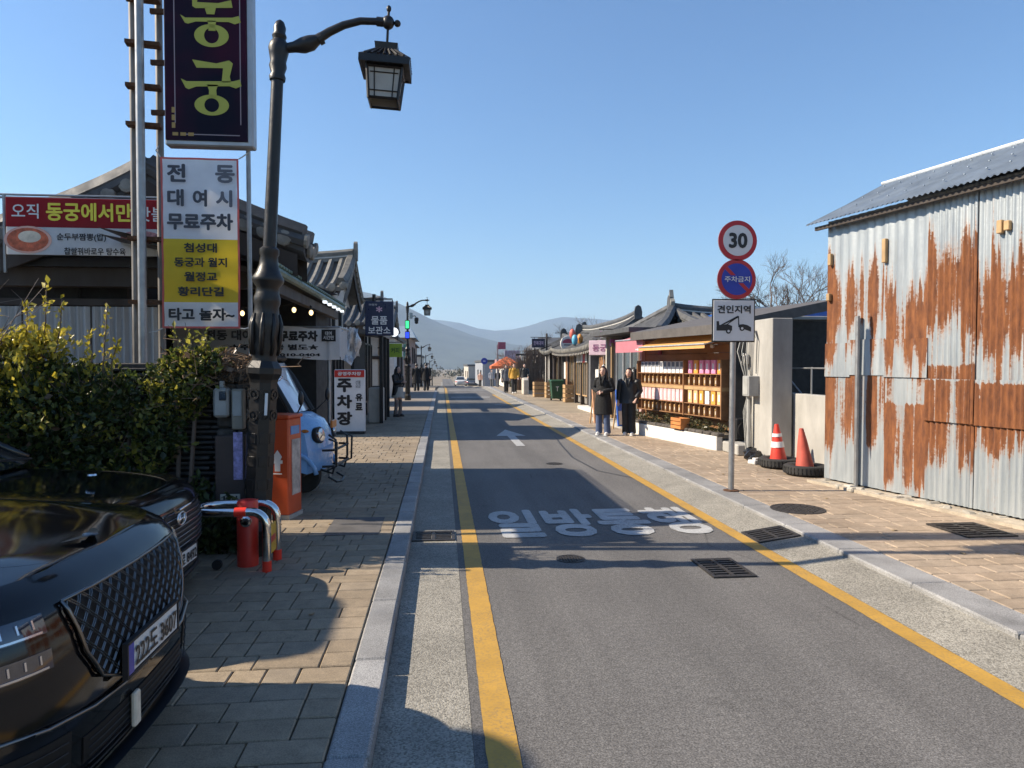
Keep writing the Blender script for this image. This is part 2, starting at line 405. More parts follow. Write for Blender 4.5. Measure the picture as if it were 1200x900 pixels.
# pavements: slab below, pavers on top
strip('pavement_left', -14, -.49, -12, 47, .062, M_SAND)
strip('pavement_far_left', -14, -.49, 47.01, 150, .03, M_PAVF)
strip('pavement_right', 3.84, 30, -12, 47, .062, M_SAND)
strip('pavement_far_right', 3.84, 14, 47.01, 150, .03, M_PAVF)
def pave(nm, x0f, x1, y0, y1, m, nparts, row=.2, lens=(.2, .3, .4), seed=1, far=None):
    """rows of stone pavers across the pavement; the nearest nparts as objects, the rest joined"""
    root = sroot(nm); rr = random.Random(seed); sizes = {}
    for L in lens: sizes[L] = MB().box((0, 0, 0), (L-.007, row-.007, .05), bev=.006).mesh('paver', m)
    rest = MB(); n = 0; y = y0
    while y < y1:
        x = x1; lo = x0f(y)
        while x > lo+.02:
            L = rr.choice(lens)
            if x-L < lo+.12: L = round(x-lo, 4)
            if L not in sizes: sizes[L] = MB().box((0, 0, 0), (L-.007, row-.007, .05), bev=.006).mesh('paver', m)
            z = .075+rr.uniform(-.0025, .0025); c = (x-L/2, y+row/2, z)
            if n < nparts:
                place(sizes[L], 'paver', root, c, (rr.uniform(-.008, .008), rr.uniform(-.008, .008), rr.uniform(-.006, .006))); n += 1
            else: rest.box(c, (L-.007, row-.007, .05), rx=rr.uniform(-.006, .006), ry=rr.uniform(-.006, .006), bev=.006)
            x -= L
        y += row
    o = rest.build('paver_field', m, root); o['kind'] = 'stuff'
pave('paving_left', lambda y: max(-2.6, -.58*y-.1) if y < 12.5 else -4.0, -.495, 2.4, 24, M_PAVL, 298, row=.19, lens=(.18, .27, .36), seed=3)
pave('paving_right', lambda y: 3.84, 6.4, 3.2, 9.0, M_PAVR, 298, seed=5, lens=(.3, .4))
pave('paving_right_near', lambda y: 3.84, 7.0, -1.0, 3.2, M_PAVR, 0, seed=16, lens=(.3, .4))
pave('paving_left_near', lambda y: -2.6, -.495, -1.02, 2.4, M_PAVL, 0, row=.19, lens=(.18, .27, .36), seed=13)
pave('paving_right_far', lambda y: 3.84, 6.4, 9.0, 24, M_PAVR, 0, seed=6, lens=(.3, .4))
strip('pavement_top_right', 3.845, 9, 24.02, 47, .1, M_PAVF); strip('pavement_top_left', -6, -.495, 24.1, 47, .1, mat('pavement_grey', (.24, .205, .17), .85, var=.2, scale=5, kind='World'))

# mountains (real terrain, two ridges)
def ridge(nm, Y, prof, depth, m, foot=0):
    F = 830.0; xs = []
    def top(px):
        for (a, ya), (c, yc) in zip(prof, prof[1:]):
            if a <= px <= c: return ya+(yc-ya)*(px-a)/(c-a)
        return prof[0][1] if px < prof[0][0] else prof[-1][1]
    rows = []
    cols = [prof[0][0]+(prof[-1][0]-prof[0][0])*i/140 for i in range(141)]
    for k in range(13):
        t = k/12; row = []                         # t 0 foot near, .5 ridge, 1 foot far
        for px in cols:
            X = (px-518)/F*Y; h = (428-top(px))/F*Y+1.75
            s = 1-abs(t-.5)*2
            yy = Y+(t-.5)*depth; nz = mnoise.fractal(Vector((X/260, yy/260, Y)), 1.0, 2.0, 4)
            row.append((X, yy, foot+(h-foot)*s**.9+nz*h*.10*min(1, s*2)*(1 if s < .95 else .35)))
        rows.append(row)
    b = MB(); b.grid(rows); o = b.build(nm, m, None, smooth=True); o['kind'] = 'structure'
M_MTN = mat('mountain_forest', (.062, .07, .05), .95, var=.35, scale=.012, kind='World', bump=.0)
ridge('mountain_near', 2600, [(-500, 395), (-100, 372), (200, 352), (400, 338), (450, 348), (492, 367), (513, 378), (547, 391), (568, 397), (589, 402), (640, 408), (760, 412), (900, 402), (1200, 396), (1800, 404)], 1300, M_MTN, -12)
ridge('mountain_far', 4300, [(-900, 400), (-300, 385), (100, 380), (400, 372), (515, 375), (538, 377.5), (563, 385), (576, 388), (601, 386), (623, 380), (647, 372), (677, 370), (728, 374), (800, 379), (950, 372), (1200, 384), (1900, 398)], 1500, M_MTN, -14)
# ================================================================ shared materials
M_TILE = mat('roof tile', (.075, .076, .078), .7, var=.35, scale=5, bump=.3, bscale=40, rand=.22, kind='World')
M_TILEL = mat('roof tile weathered', (.21, .2, .175), .8, var=.35, scale=7, bump=.4, bscale=40, rand=.2, kind='World')
M_MORT = mat('lime mortar', (.5, .48, .44), .9, var=.15)
M_WOODD = mat('dark timber', (.045, .033, .026), .7, var=.3, scale=3, stretch=(1, 1, .3))
M_WOOD = mat('orange timber', (.25, .125, .055), .6, var=.3, scale=5, stretch=(.3, 1, 1), rand=.12)
M_WOODL = mat('pine_timber', (.42, .27, .13), .6, var=.2, scale=6, rand=.1)
M_PLAS = mat('plaster white', (.62, .6, .56), .9, var=.1, bump=.1)
M_BEIGE = mat('plaster beige', (.48, .44, .38), .9, var=.12, bump=.1)
M_BLKM = mat('black metal', (.018, .018, .019), .45, metal=.3, var=.15)
M_LAMP = mat('lamp iron', (.011, .0095, .009), .42, metal=.1, var=.25, scale=14, bump=.12, bscale=90)
M_GALV = mat('galvanised steel', (.33, .33, .33), .45, metal=.7, var=.2, scale=7)
M_ALU = mat('aluminium', (.42, .42, .42), .45, metal=.6, var=.1)
M_CHROME = mat('polished_steel', (.72, .71, .69), .12, metal=1.0, var=.05)
M_RED = mat('red paint', (.5, .03, .02), .4, var=.12)
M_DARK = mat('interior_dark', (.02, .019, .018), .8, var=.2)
M_BLACK = mat('black print', (.012, .012, .014), .6, var=0)
M_WHITE = mat('white print', (.75, .75, .74), .55, var=0)
def glass(name, col, rough=.05):
    return mat(name, col, rough, var=0, spec=.8, coat=.6)
M_GLS = glass('dark glass', (.02, .024, .028)); M_GLSB = glass('shop glass', (.10, .12, .13))
def cloth_mat(name, col, tr=.5):
    m = bpy.data.materials.new(name); nt, ns, lk, b = nodes(m); v = coords(nt, 'Object')
    c = mix(nt, col, ramp(nt, noise(nt, v, 5, 4), [(.3, .92), (.7, 1.05)]), 1, 'MULTIPLY')
    t = N(nt, 'BsdfTranslucent'); lk.new(c, t.inputs[0]); lk.new(c, b.inputs['Base Color']); b.inputs['Roughness'].default_value = .7
    mx = N(nt, 'MixShader'); mx.inputs[0].default_value = tr; lk.new(b.outputs[0], mx.inputs[1]); lk.new(t.outputs[0], mx.inputs[2])
    lk.new(mx.outputs[0], ns['Material Output'].inputs[0]); return m
M_BANW = cloth_mat('banner white', (.86, .86, .86)); M_BANY = cloth_mat('banner yellow', (.88, .62, .04))
M_BANR = cloth_mat('banner red', (.42, .02, .03)); M_BANE = cloth_mat('banner red edge', (.72, .16, .14))
M_GREYT = mat('grey_print', (.06, .063, .075), .7, var=0); M_GREYT2 = mat('pale grey print', (.13, .135, .155), .7, var=0)
M_LIME = mat('lime lettering', (.42, .42, .055), .5, var=0); M_YELT = mat('yellow print', (.85, .72, .06), .5, var=0)

# ================================================================ hanok roof (local frame: ridge along x)
def hanok(parent, x0, x1, yc, W, ze, zr, sp=.26, up=.22, r=.07, tm=None, slopes=(-1, 1), rafters=(), ends=(True, True), gable=True, et=1.0, rh=1.0):
    tm = tm or M_TILE; xm, hl = (x0+x1)/2, (x1-x0)/2
    lift = lambda x: up*abs((x-xm)/hl)**3
    crv = lambda t: zr-(zr-ze)*(1.32*t-.32*t*t)
    for s in slopes:
        rows = []
        for i in range(15):
            x = x0+(x1-x0)*i/14; rows.append([(x, yc+s*W*t/7, crv(t/7)+lift(x)*(.35+.65*t/7)) for t in range(8)])
        b = MB(); b.grid(rows); b.grid([[(p[0], p[1], p[2]-.1) for p in rw] for rw in rows])
        b.grid([[rw[-1] for rw in rows], [(rw[-1][0], rw[-1][1], rw[-1][2]-.1) for rw in rows]])
        for q in (0, -1): b.grid([[p for p in rows[q]], [(p[0], p[1], p[2]-.1) for p in rows[q]]])
        b.build('roof_deck', tm, parent)
        rb = MB(); rb.tube([(0, yc+s*(W*t/7+(.03 if t == 7 else 0)), crv(t/7)+.015) for t in range(8)], r, 7)
        me = rb.mesh('tile_row', tm, smooth=50); n = max(3, int((x1-x0)/sp))
        eb = MB(); eb.lathe([(r*1.12, -.012), (r*1.12, .02), (r*.7, .03)], (0, yc+s*(W+.03), crv(1)+.01), 10, (0, s, -.15)); em = eb.mesh('end_tile', M_TILEL)
        for i in range(n+1):
            x = x0+(x1-x0)*i/n; place(me, 'tile_row', parent, (x, 0, lift(x)*.85)); place(em, 'end_tile', parent, (x, 0, lift(x)))
        if s in rafters:
            raf = MB().tube([(0, yc+s*W*.55, crv(.55)-.17), (0, yc+s*(W-.02), ze-.16)], .055, 7).mesh('rafter', M_WOODD, smooth=True)
            capm = MB().tube([(0, yc+s*(W-.02), ze-.16), (0, yc+s*(W-.005), ze-.162)], .052, 7).mesh('rafter_cap', M_MORT)
            for i in range(int((x1-x0)/.33)+1):
                x = x0+.06+i*.33
                if x < x1: place(raf, 'rafter', parent, (x, 0, lift(x)*.8)); place(capm, 'rafter_cap', parent, (x, 0, lift(x)*.8))
    b = MB(); rows = []
    for i in range(15):
        x = x0+(x1-x0)*i/14; z = zr+lift(x)*.9
        rows.append([(x, yc-.13, z-.06), (x, yc-.12, z+.22*rh), (x, yc-.07, z+.3*rh), (x, yc+.07, z+.3*rh), (x, yc+.12, z+.22*rh), (x, yc+.13, z-.06)])
    b.grid(rows, close=True); b.add(rows[0], [tuple(range(6))]); b.add(rows[-1], [tuple(range(6))[::-1]])
    b.build('ridge', tm, parent)
    for k in range(2):
        lb = MB(); lb.grid([[(p[0][0], yc-.14, p[0][2]+.1+k*.09), (p[0][0], yc-.14, p[0][2]+.13+k*.09)] for p in rows])
        lb.grid([[(p[0][0], yc+.14, p[0][2]+.13+k*.09), (p[0][0], yc+.14, p[0][2]+.1+k*.09)] for p in rows]); lb.build('ridge_course', M_MORT if k == 0 else tm, parent)
    for e, x in ((0, x0), (1, x1)):
        sg = -1 if e == 0 else 1
        if ends[e]:
            eb = MB(); poly = [(-.17, -.08), (.17, -.08), (.19, .25), (.13, .5), (0, .58), (-.13, .5), (-.19, .25)]
            
            if et > 0: eb.prism([(a*et, c*et) for a, c in poly], (x+sg*.02, yc, zr+up*.9), (0, sg, 0), (0, 0, 1), .09); eb.build('ridge_end_tile', tm, parent)
            for s in slopes:                      # verge courses and barge board
                vb = MB(); pts = [(x-sg*.06, yc+s*W*t/7, crv(t/7)+up*(.35+.65*t/7)+.1) for t in range(8)]
                vb.tube(pts, [.13]*6+[.12, .11], 6); vb.build('verge', tm, parent, smooth=50)
                bb = MB(); q = [(x+sg*.01, yc+s*W*.96*t/7, crv(t/7)+up*.3-.08) for t in range(8)]
                bb.grid([q, [(p[0], p[1], p[2]-.24) for p in q]]); bb.grid([[(p[0]-sg*.04, p[1], p[2]-.24) for p in q], q]); bb.build('barge_board', M_WOODD, parent)
                for t in range(1, 8):             # round tile ends along the verge
                    k = t/8; place(end_disc(), 'verge_tile', parent, (x+sg*.035, yc+s*W*k, crv(k)+up*(.35+.6*k)-.02), (0, sg*math.pi/2, 0))
        if gable:
            gb = MB(); q = [(x-sg*.3, yc+s_*W*.9*t/7, crv(t/7)+up*.2-.12) for s_, rng in ((-1, range(7, -1, -1)), (1, range(1, 8))) for t in rng]
            gb.add(q, [tuple(range(len(q))) if sg < 0 else tuple(range(len(q)))[::-1]]); gb.build('gable_wall', M_PLAS if gable != 'dark' else M_WOODD, parent)
_ed = []
def end_disc():
    if not _ed: _ed.append(MB().lathe([(.085, -.03), (.085, .02), (.055, .03), (.001, .03)], n=10).mesh('verge_tile', M_TILEL))
    return _ed[0]
def part_empty(name, parent, loc=(0, 0, 0), rz=0.0):
    o = bpy.data.objects.new(name, None); C.objects.link(o); o.parent = parent; o.location = loc; o.rotation_euler = (0, 0, rz); return o
def panel(parent, name, c, d, m, bev=0.004, **k): return MB().box(c, d, bev=bev, **k).build(name, m, parent)
def window(parent, c, wd, ht, axis='y', out=-1, fm=None, gm=None, bars=1):
    """glazed window: frame with mullions and recessed pane. axis = facing axis"""
    fm = fm or M_WOODD; gm = gm or M_GLS; f = part_empty('window', parent, c, 0 if axis == 'y' else math.pi/2)
    s = out if axis == 'y' else -out
    for x in (-wd/2, wd/2): MB().box((x, s*.02, 0), (.05, .07, ht+.05)).build('frame', fm, f)
    for z in (-ht/2, ht/2): MB().box((0, s*.02, z), (wd-.05, .066, .05)).build('frame', fm, f)
    for i in range(bars): MB().box((-wd/2+wd*(i+1)/(bars+1), s*.018, 0), (.035, .05, ht-.05)).build('mullion', fm, f)
    MB().box((0, 0, 0), (wd-.04, .02, ht-.04)).build('pane', gm, f); return f

# ================================================================ restaurant with the gabled tile roof (left, behind the signs)
t = thing('restaurant', 'low restaurant with curved grey tile gable behind the red menu banner', 'building', (-3.13, 8.0, .1)); o = (-3.13, 8.0, .1)
rf = part_empty('roof', t, (0, 0, 0), math.pi/2)
hanok(rf, 0, .55, 0, 1.62, 2.92, 3.68, sp=.24, up=.08, gable='dark', et=0, rh=.4)
hanok(rf, .55, 4.2, 0, 1.62, 2.92, 3.68, sp=.24, up=.0, gable='dark', et=0, rh=.5, slopes=(1,), ends=(False, True))
def P(nm, c, d, m, **k): return panel(t, nm, Vector(c)-Vector(o), d, m, **k)
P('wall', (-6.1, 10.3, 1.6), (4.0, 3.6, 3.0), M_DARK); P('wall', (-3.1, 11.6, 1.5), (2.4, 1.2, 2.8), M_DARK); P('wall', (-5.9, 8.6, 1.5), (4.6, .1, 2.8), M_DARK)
P('eave_beam', (-4.1, 8.25, 2.72), (4.6, .18, .22), M_WOODD); P('fascia', (-4.3, 8.1, 2.86), (4.4, .06, .1), M_BLKM)
P('eave_beam', (-4.9, 8.35, 2.45), (3.6, .12, .08), M_WOODD)
M_POLY = mat('polycarbonate_sheet', (.33, .33, .335), .3, var=.3, scale=4, stretch=(3, 1, .25), spec=.6)
for k in range(5):                                 # corrugated clear sheets
    x0 = -6.75+k*.72; b = MB(); n = 18
    rows = [[(x0+.7*i/n-o[0], 8.3+.012*math.cos(i*math.pi)-o[1], z-o[2]) for z in (1.3, 2.4)] for i in range(n+1)]
    b.grid(rows); b.build('corrugated_sheet', M_POLY, t)
    P('sheet_post', (x0, 8.34, 1.85), (.05, .05, 1.2), M_WOODD)
# lean-to roof over the parking front, with gutter and lights
b = MB(o); rows = [[(-3.3, y, 3.08), (-2.4, y, 2.9), (-1.68, y, 2.72)] for y in (7.2, 9.7, 12.2)]
b.grid(rows); b.grid([[(p[0], p[1], p[2]-.06) for p in r_] for r_ in rows]); b.build('lean_to_roof', mat('roof_sheet_brown', (.05, .042, .038), .6), t)
M_GUTG = mat('green_gutter', (.12, .17, .13), .5)
b = MB(o); b.tube([(-1.66, 7.1, 2.70), (-1.66, 12.25, 2.70)], .045, 8); b.build('gutter', M_GUTG, t)
for k in range(40):
    P('roof_rib', (-1.67, 7.2+k*.128, 2.765), (.09, .06, .035), M_GUTG, bev=.008)
P('lean_to_beam', (-1.78, 9.7, 2.58), (.09, 5.0, .12), M_WOODD)
M_BULB = mat('lit bulb', (1.0, .72, .32), .3, var=0, emit=1.6); M_LED = mat('lit led', (.9, .95, 1.0), .3, var=0, emit=.7)
for k in range(5): P('led_lamp', (-1.62, 10.1+k*.42, 2.63), (.05, .1, .035), M_LED)

# string of warm bulbs under the lean-to
sb = thing('string_light', 'string of round warm bulbs hanging under the lean-to eave', 'light', (-1.85, 9.6, 2.55)); pts = []
for k in range(5):
    x, y, z = -2.6+k*.22, 9.6, 2.43-.05*math.sin(k*1.5)
    q = MB((-1.85, 9.6, 2.55)); q.ell((x, y, z), (.028, .028, .036), 8, 6); q.build('bulb', M_BULB, sb, smooth=True)
    q = MB((-1.85, 9.6, 2.55)); q.cyl((x, y, z+.04), (x, y, z+.09), .016, n=6); q.build('socket', M_BLACK, sb); pts.append((x, y, z+.09))
MB((-1.85, 9.6, 2.55)).tube([(-2.9, 9.6, 2.6)]+pts+[(-1.8, 9.6, 2.6)], .006, 4).build('cable', M_BLACK, sb)

# ---------------------------------------------------------------- red menu banner on a steel frame
t = thing('menu_banner', 'wide red and white food menu banner on a steel frame at the restaurant', 'banner', (-3.6, 7.75, 2.85)); o = (-3.6, 7.75, 2.85)
def P(nm, c, d, m, **k): return panel(t, nm, Vector(c)-Vector(o), d, m, **k)
P('red_half', (-3.45, 7.72, 3.31), (1.92, .012, .30), M_BANR, bev=.002); P('white_half', (-3.45, 7.72, 3.02), (1.92, .012, .28), M_BANW, bev=.002)
for x in (-4.46, -4.53, -2.44): P('frame_post', (x, 7.78, 3.1), (.025, .03, .8), M_GALV)
for z in (3.5, 3.47): P('frame_rail', (-3.48, 7.78, z), (2.1, .025, .02), M_GALV)
text('오직', (-4.22, 7.71, 3.32), XA, ZA, .26, .15, M_WHITE, t, bold=.01, off=o); text('동궁에서만', (-3.6, 7.71, 3.32), XA, ZA, .84, .19, M_YELT, t, bold=.03, off=o)
text('맛볼 수', (-2.9, 7.71, 3.31), XA, ZA, .45, .15, M_WHITE, t, bold=.01, off=o)
M_SOUP = mat('soup print', (.55, .13, .06), .7, var=.5, scale=18); M_CREAM = mat('cream_print', (.72, .62, .48), .7, var=.25, scale=14); M_MEAT = mat('meat_print', (.42, .2, .2), .7, var=.6, scale=30)
def disc(nm, c, rx, rz, m, yy): 
    q = MB(o); q.prism([(rx*math.cos(a*.2618), rz*math.sin(a*.2618)) for a in range(24)], (c[0], yy, c[1]), XA, ZA, .003); q.build(nm, m, t)
disc('bowl_print', (-4.2, 3.03), .23, .14, mat('bowl_pink', (.72, .42, .34), .7), 7.712); disc('soup_print', (-4.2, 3.03), .2, .12, M_SOUP, 7.709); disc('tofu_print', (-4.18, 3.06), .11, .06, M_CREAM, 7.706)
disc('meat_print', (-3.1, 3.07), .2, .07, M_MEAT, 7.711); disc('plate_print', (-2.75, 3.05), .17, .08, M_MEAT, 7.711)
text('순두부짬뽕(밥)', (-3.68, 7.71, 3.06), XA, ZA, .48, .085, M_BLACK, t, bold=.02, off=o); text('찹쌀꿔바로우 탕수육', (-3.55, 7.71, 2.92), XA, ZA, .6, .075, M_BLACK, t, bold=.02, off=o)

# ---------------------------------------------------------------- sign tower: three steel pipes and the light box
M_RUSTG = mat('weathered steel', (.2, .185, .17), .6, metal=.4, var=.4, scale=9, stretch=(1, 1, .3))
o = (-2.78, 7.05, .1); t = thing('sign_tower', 'tall dark purple light box sign with yellow letters on three steel pipes', 'sign', o)
for nm, x, y, r, m in (('pipe', -2.93, 7.15, .034, M_RUSTG), ('pipe', -2.81, 7.0, .039, M_GALV), ('pipe', -2.71, 7.2, .034, M_RUSTG)):
    q = MB(o); q.tube([(x, y, .1), (x+.005, y, 3), (x+.01, y, 6.4)], r, 12); q.build(nm, m, t, smooth=40)
M_RUST = mat('rusty steel', (.10, .045, .02), .85, metal=.2, var=.5, scale=30, bump=.3)
for z in (2.35, 2.95, 4.02, 4.38, 4.78, 5.2):
    q = MB(o); q.box((-2.80, 7.08, z), (.3, .1, .035), rz=.15); q.build('clamp', M_RUST, t)
for z in (4.15, 4.62, 5.1):
    q = MB(o); q.box((-2.62, 7.1, z), (.24, .035, .045)); q.build('bracket', M_RUST, t)
q = MB(o); q.box((-2.6, 7.12, 4.39), (.03, .03, .52)); q.build('bracket', M_RUST, t)
SX0, SX1, SZ0, SZ1, SY = -2.56, -1.76, 3.80, 6.1, 6.92
M_SGN = bpy.data.materials.new('purple_sign_face'); nt_, ns_, lk_, b_ = nodes(M_SGN); v_ = coords(nt_, 'Object')
b_.inputs['Roughness'].default_value = .5; b_.inputs['Specular IOR Level'].default_value = .12
lk_.new(mix(nt_, (.006, .005, .016), (.05, .004, .02), ramp(nt_, noise(nt_, v_, 1.1, 3), [(.4, 0.0), (.65, 1.0)])), b_.inputs['Base Color'])
q = MB(o); q.box(((SX0+SX1)/2, SY+.075, (SZ0+SZ1)/2), (SX1-SX0, .13, SZ1-SZ0), bev=.012); q.build('light_box', M_ALU, t)
q = MB(o); q.box(((SX0+SX1)/2-.02, SY+.005, (SZ0+SZ1)/2+.02), (SX1-SX0-.06, .014, SZ1-SZ0-.05), bev=.003); q.build('face', M_SGN, t)
M_TRIM = mat('sign trim line', (.35, .28, .3), .5, var=0)
for c, d in (((SX0+.1, SY-.003, 5.0), (.008, .004, 2.0)), ((SX1-.11, SY-.003, 5.0), (.008, .004, 2.0)), ((-2.13, SY-.003, SZ0+.1), (.5, .004, .008))):
    q = MB(o); q.box(c, d); q.build('trim_line', M_TRIM, t)
for k in range(3):
    q = MB(o); q.box((SX0+.1+.07*k, SY-.004, SZ0+.1), (.05, .004, .03)); q.build('trim_key', mat('gold trim', (.4, .25, .06), .4, var=0), t)
    q = MB(o); q.box((SX0+.085, SY-.004, SZ0+.18+.07*k), (.03, .004, .05)); q.build('trim_key', mat('gold trim', (.4, .25, .06), .4, var=0), t)
# brush lettering of the sign, drawn stroke by stroke (unit: crop pixels of the sign face, y down)
def glyph(nm, strokes, ring, ox, oz, k):
    q = MB(o)
    for poly in strokes: q.prism([(a*k, -b*k) for a, b in poly[::-1]], (ox, SY-.0035, oz), XA, ZA, .004) if False else q.prism([(a*k, -b*k) for a, b in poly], (ox, SY-.0035, oz), XA, ZA, .003)
    cx, cy, rx, ry, hx, hy = ring; n = 32
    A = [(cx+rx*math.cos(2*math.pi*i/n), cy+ry*math.sin(2*math.pi*i/n)) for i in range(n)]
    B = [(cx+hx*math.cos(2*math.pi*i/n), cy+hy*math.sin(2*math.pi*i/n)) for i in range(n)]
    q.add([(ox+a*k, SY-.0065, oz-b_*k) for a, b_ in A+B], [(i, (i+1) % n, n+(i+1) % n, n+i) for i in range(n)])
    q.build(nm, M_LIME, t)
K = .80/350*1.0
TOPZ = SZ0+.05+ (560*K)      # image row 0 of the crop
gung = [[(45, -108), (140, -96), (190, -110), (205, -98), (192, -45), (196, -22), (160, -20), (166, -78), (62, -76)],
        [(0, -30), (22, -20), (140, -24), (205, -26), (232, -34), (238, -8), (216, 2), (190, -6), (60, 0), (30, 12), (18, 6)],
        [(102, -10), (146, -10), (138, 12), (140, 44), (108, 44), (110, 14)]]
glyph('lettering', gung, (120, 73, 68, 42, 29, 28), SX0+.03+55*K, TOPZ-345*K, K)
dong = [[(48, -150), (140, -132), (196, -148), (204, -132), (70, -112), (66, -82), (150, -82), (200, -96), (206, -66), (60, -58), (48, -66)],
        [(96, -62), (140, -62), (134, -36), (104, -36)],
        [(0, -30), (20, -18), (120, -22), (205, -26), (230, -34), (238, -8), (214, 0), (190, -8), (60, -4), (30, 6), (18, 2)],
        [(106, -10), (142, -10), (136, 10), (138, 30), (110, 30), (112, 12)]]
glyph('lettering', dong, (122, 50, 68, 46, 29, 31), SX0+.03+55*K, TOPZ-88*K, K)

# ---------------------------------------------------------------- vertical rental banner with its thin pole
o = (-2.23, 7.0, .1); t = thing('rental_banner', 'white and yellow vertical rental banner with red edge below the purple sign', 'banner', o)
q = MB(o); q.tube([(-1.83, 7.05, .1), (-1.84, 7.05, 3.86)], .022, 8); q.build('pole', M_GALV, t, smooth=40)
BX0, BX1, BZ0, BZ1, BY = -2.62, -1.91, 2.1, 3.70, 6.98
def sheet(nm, x0, x1, z0, z1, m, dy=0.0):
    q = MB(o); q.grid([[(x0+(x1-x0)*i/8, BY+dy+.006*math.sin((x0+(x1-x0)*i/8)*17)*math.sin((z0+(z1-z0)*j/8)*4)+.006*math.sin((z0+(z1-z0)*j/8)*23+x0*9), z0+(z1-z0)*j/8) for i in range(9)] for j in range(9)]); return q.build(nm, m, t, smooth=True)
e = .018
for x_ in (BX0, BX1-e): sheet('red_edge', x_, x_+e, BZ0, BZ1, M_BANE)
for z_ in (BZ0, BZ1-e): sheet('red_edge', BX0+e, BX1-e, z_, z_+e, M_BANE)
sheet('white_field', BX0+e, BX1-e, 2.94, BZ1-e, M_BANW); sheet('yellow_field', BX0+e, BX1-e, 2.345, 2.94, M_BANY); sheet('white_field', BX0+e, BX1-e, BZ0+e, 2.345, M_BANW)
TB = BY-.022
def T(s, x, z, wd, ht, m, bold): text(s, (x, TB, z), XA, ZA, wd, ht, m, t, bold=bold, off=o)
T('전', -2.47, 3.55, .17, .17, M_GREYT, .04); T('동', -2.03, 3.55, .18, .17, M_GREYT2, .04)
T('대', -2.48, 3.32, .15, .16, M_GREYT, .04); T('여', -2.26, 3.32, .13, .16, M_GREYT, .04); T('시', -2.04, 3.32, .15, .16, M_GREYT2, .04)
T('무료주차', -2.26, 3.1, .6, .16, M_GREYT, .045)
T('첨성대', -2.26, 2.855, .3, .09, M_BLACK, .032); T('동궁과 월지', -2.26, 2.72, .48, .09, M_BLACK, .032)
T('월정교', -2.26, 2.585, .3, .09, M_BLACK, .032); T('황리단길', -2.26, 2.445, .42, .09, M_BLACK, .04); T('타고 놀자~', -2.255, 2.23, .6, .12, M_BLACK, .04)
for p, e_ in (((-2.62, 6.98, 3.7), (-2.7, 7.15, 3.85)), ((-1.91, 6.98, 3.7), (-1.83, 7.03, 3.78)), ((-2.62, 6.98, 2.1), (-2.75, 7.0, 2.06)), ((-1.91, 6.98, 2.1), (-1.83, 7.03, 2.12))):
    q = MB(o); q.tube([p, ((p[0]+e_[0])/2, p[1], (p[2]+e_[2])/2-.015), e_], .006, 5); q.build('tie_rope', mat('rope', (.5, .5, .48), .8, var=0), t)

# ---------------------------------------------------------------- white free-parking banner under the lean-to
o = (-2.6, 10.5, 1.8); t = thing('parking_banner', 'long white free parking banner wrapped round the lean-to corner', 'banner', o)
rows = [[(-3.8+2.32*i/12, 10.5+.02*math.sin(i*1.3+z*3), z+.015*math.sin(i)) for i in range(13)] for z in (1.84, 2.06, 2.3)]
q = MB(o); q.grid(rows); q.build('front_sheet', M_BANW, t, smooth=True)
q = MB(o); q.grid([[(-1.48+.02*math.sin(i*2), 10.5+.8*i/8, z-.05*math.sin(i*.6)) for i in range(9)] for z in (1.88, 2.1, 2.3)]); q.build('side_sheet', M_BANW, t, smooth=True)
q = MB(o); q.tube([(-3.85, 10.52, 2.3), (-1.48, 10.52, 2.3), (-1.48, 11.4, 2.3)], .02, 6); q.build('support_pipe', M_GALV, t)
q = MB(o); q.cyl((-1.64, 10.55, .1), (-1.64, 10.55, 2.3), .025, n=8); q.build('support_pipe', M_GALV, t)
def T(s, x, z, wd, ht, m, bold): text(s, (x, 10.47, z), XA, ZA, wd, ht, m, t, bold=bold, off=o)
T('전동 대여시', -2.95, 2.18, .8, .15, M_GREYT, .04); T('무료주차', -2.06, 2.17, .55, .16, M_BLACK, .06)
T('★주차 요금 별도★', -2.4, 2.01, 1.25, .085, M_BLACK, .04); T('☎ 010-0404', -2.15, 1.9, .8, .06, M_BLACK, .04)
q = MB(o); q.box((-1.63, 10.466, 2.18), (.2, .006, .17), bev=.002); q.build('black_tag', M_BLACK, t); text('대여\n시간만', (-1.63, 10.458, 2.18), XA, ZA, .15, .12, M_WHITE, t, bold=.02, off=o)

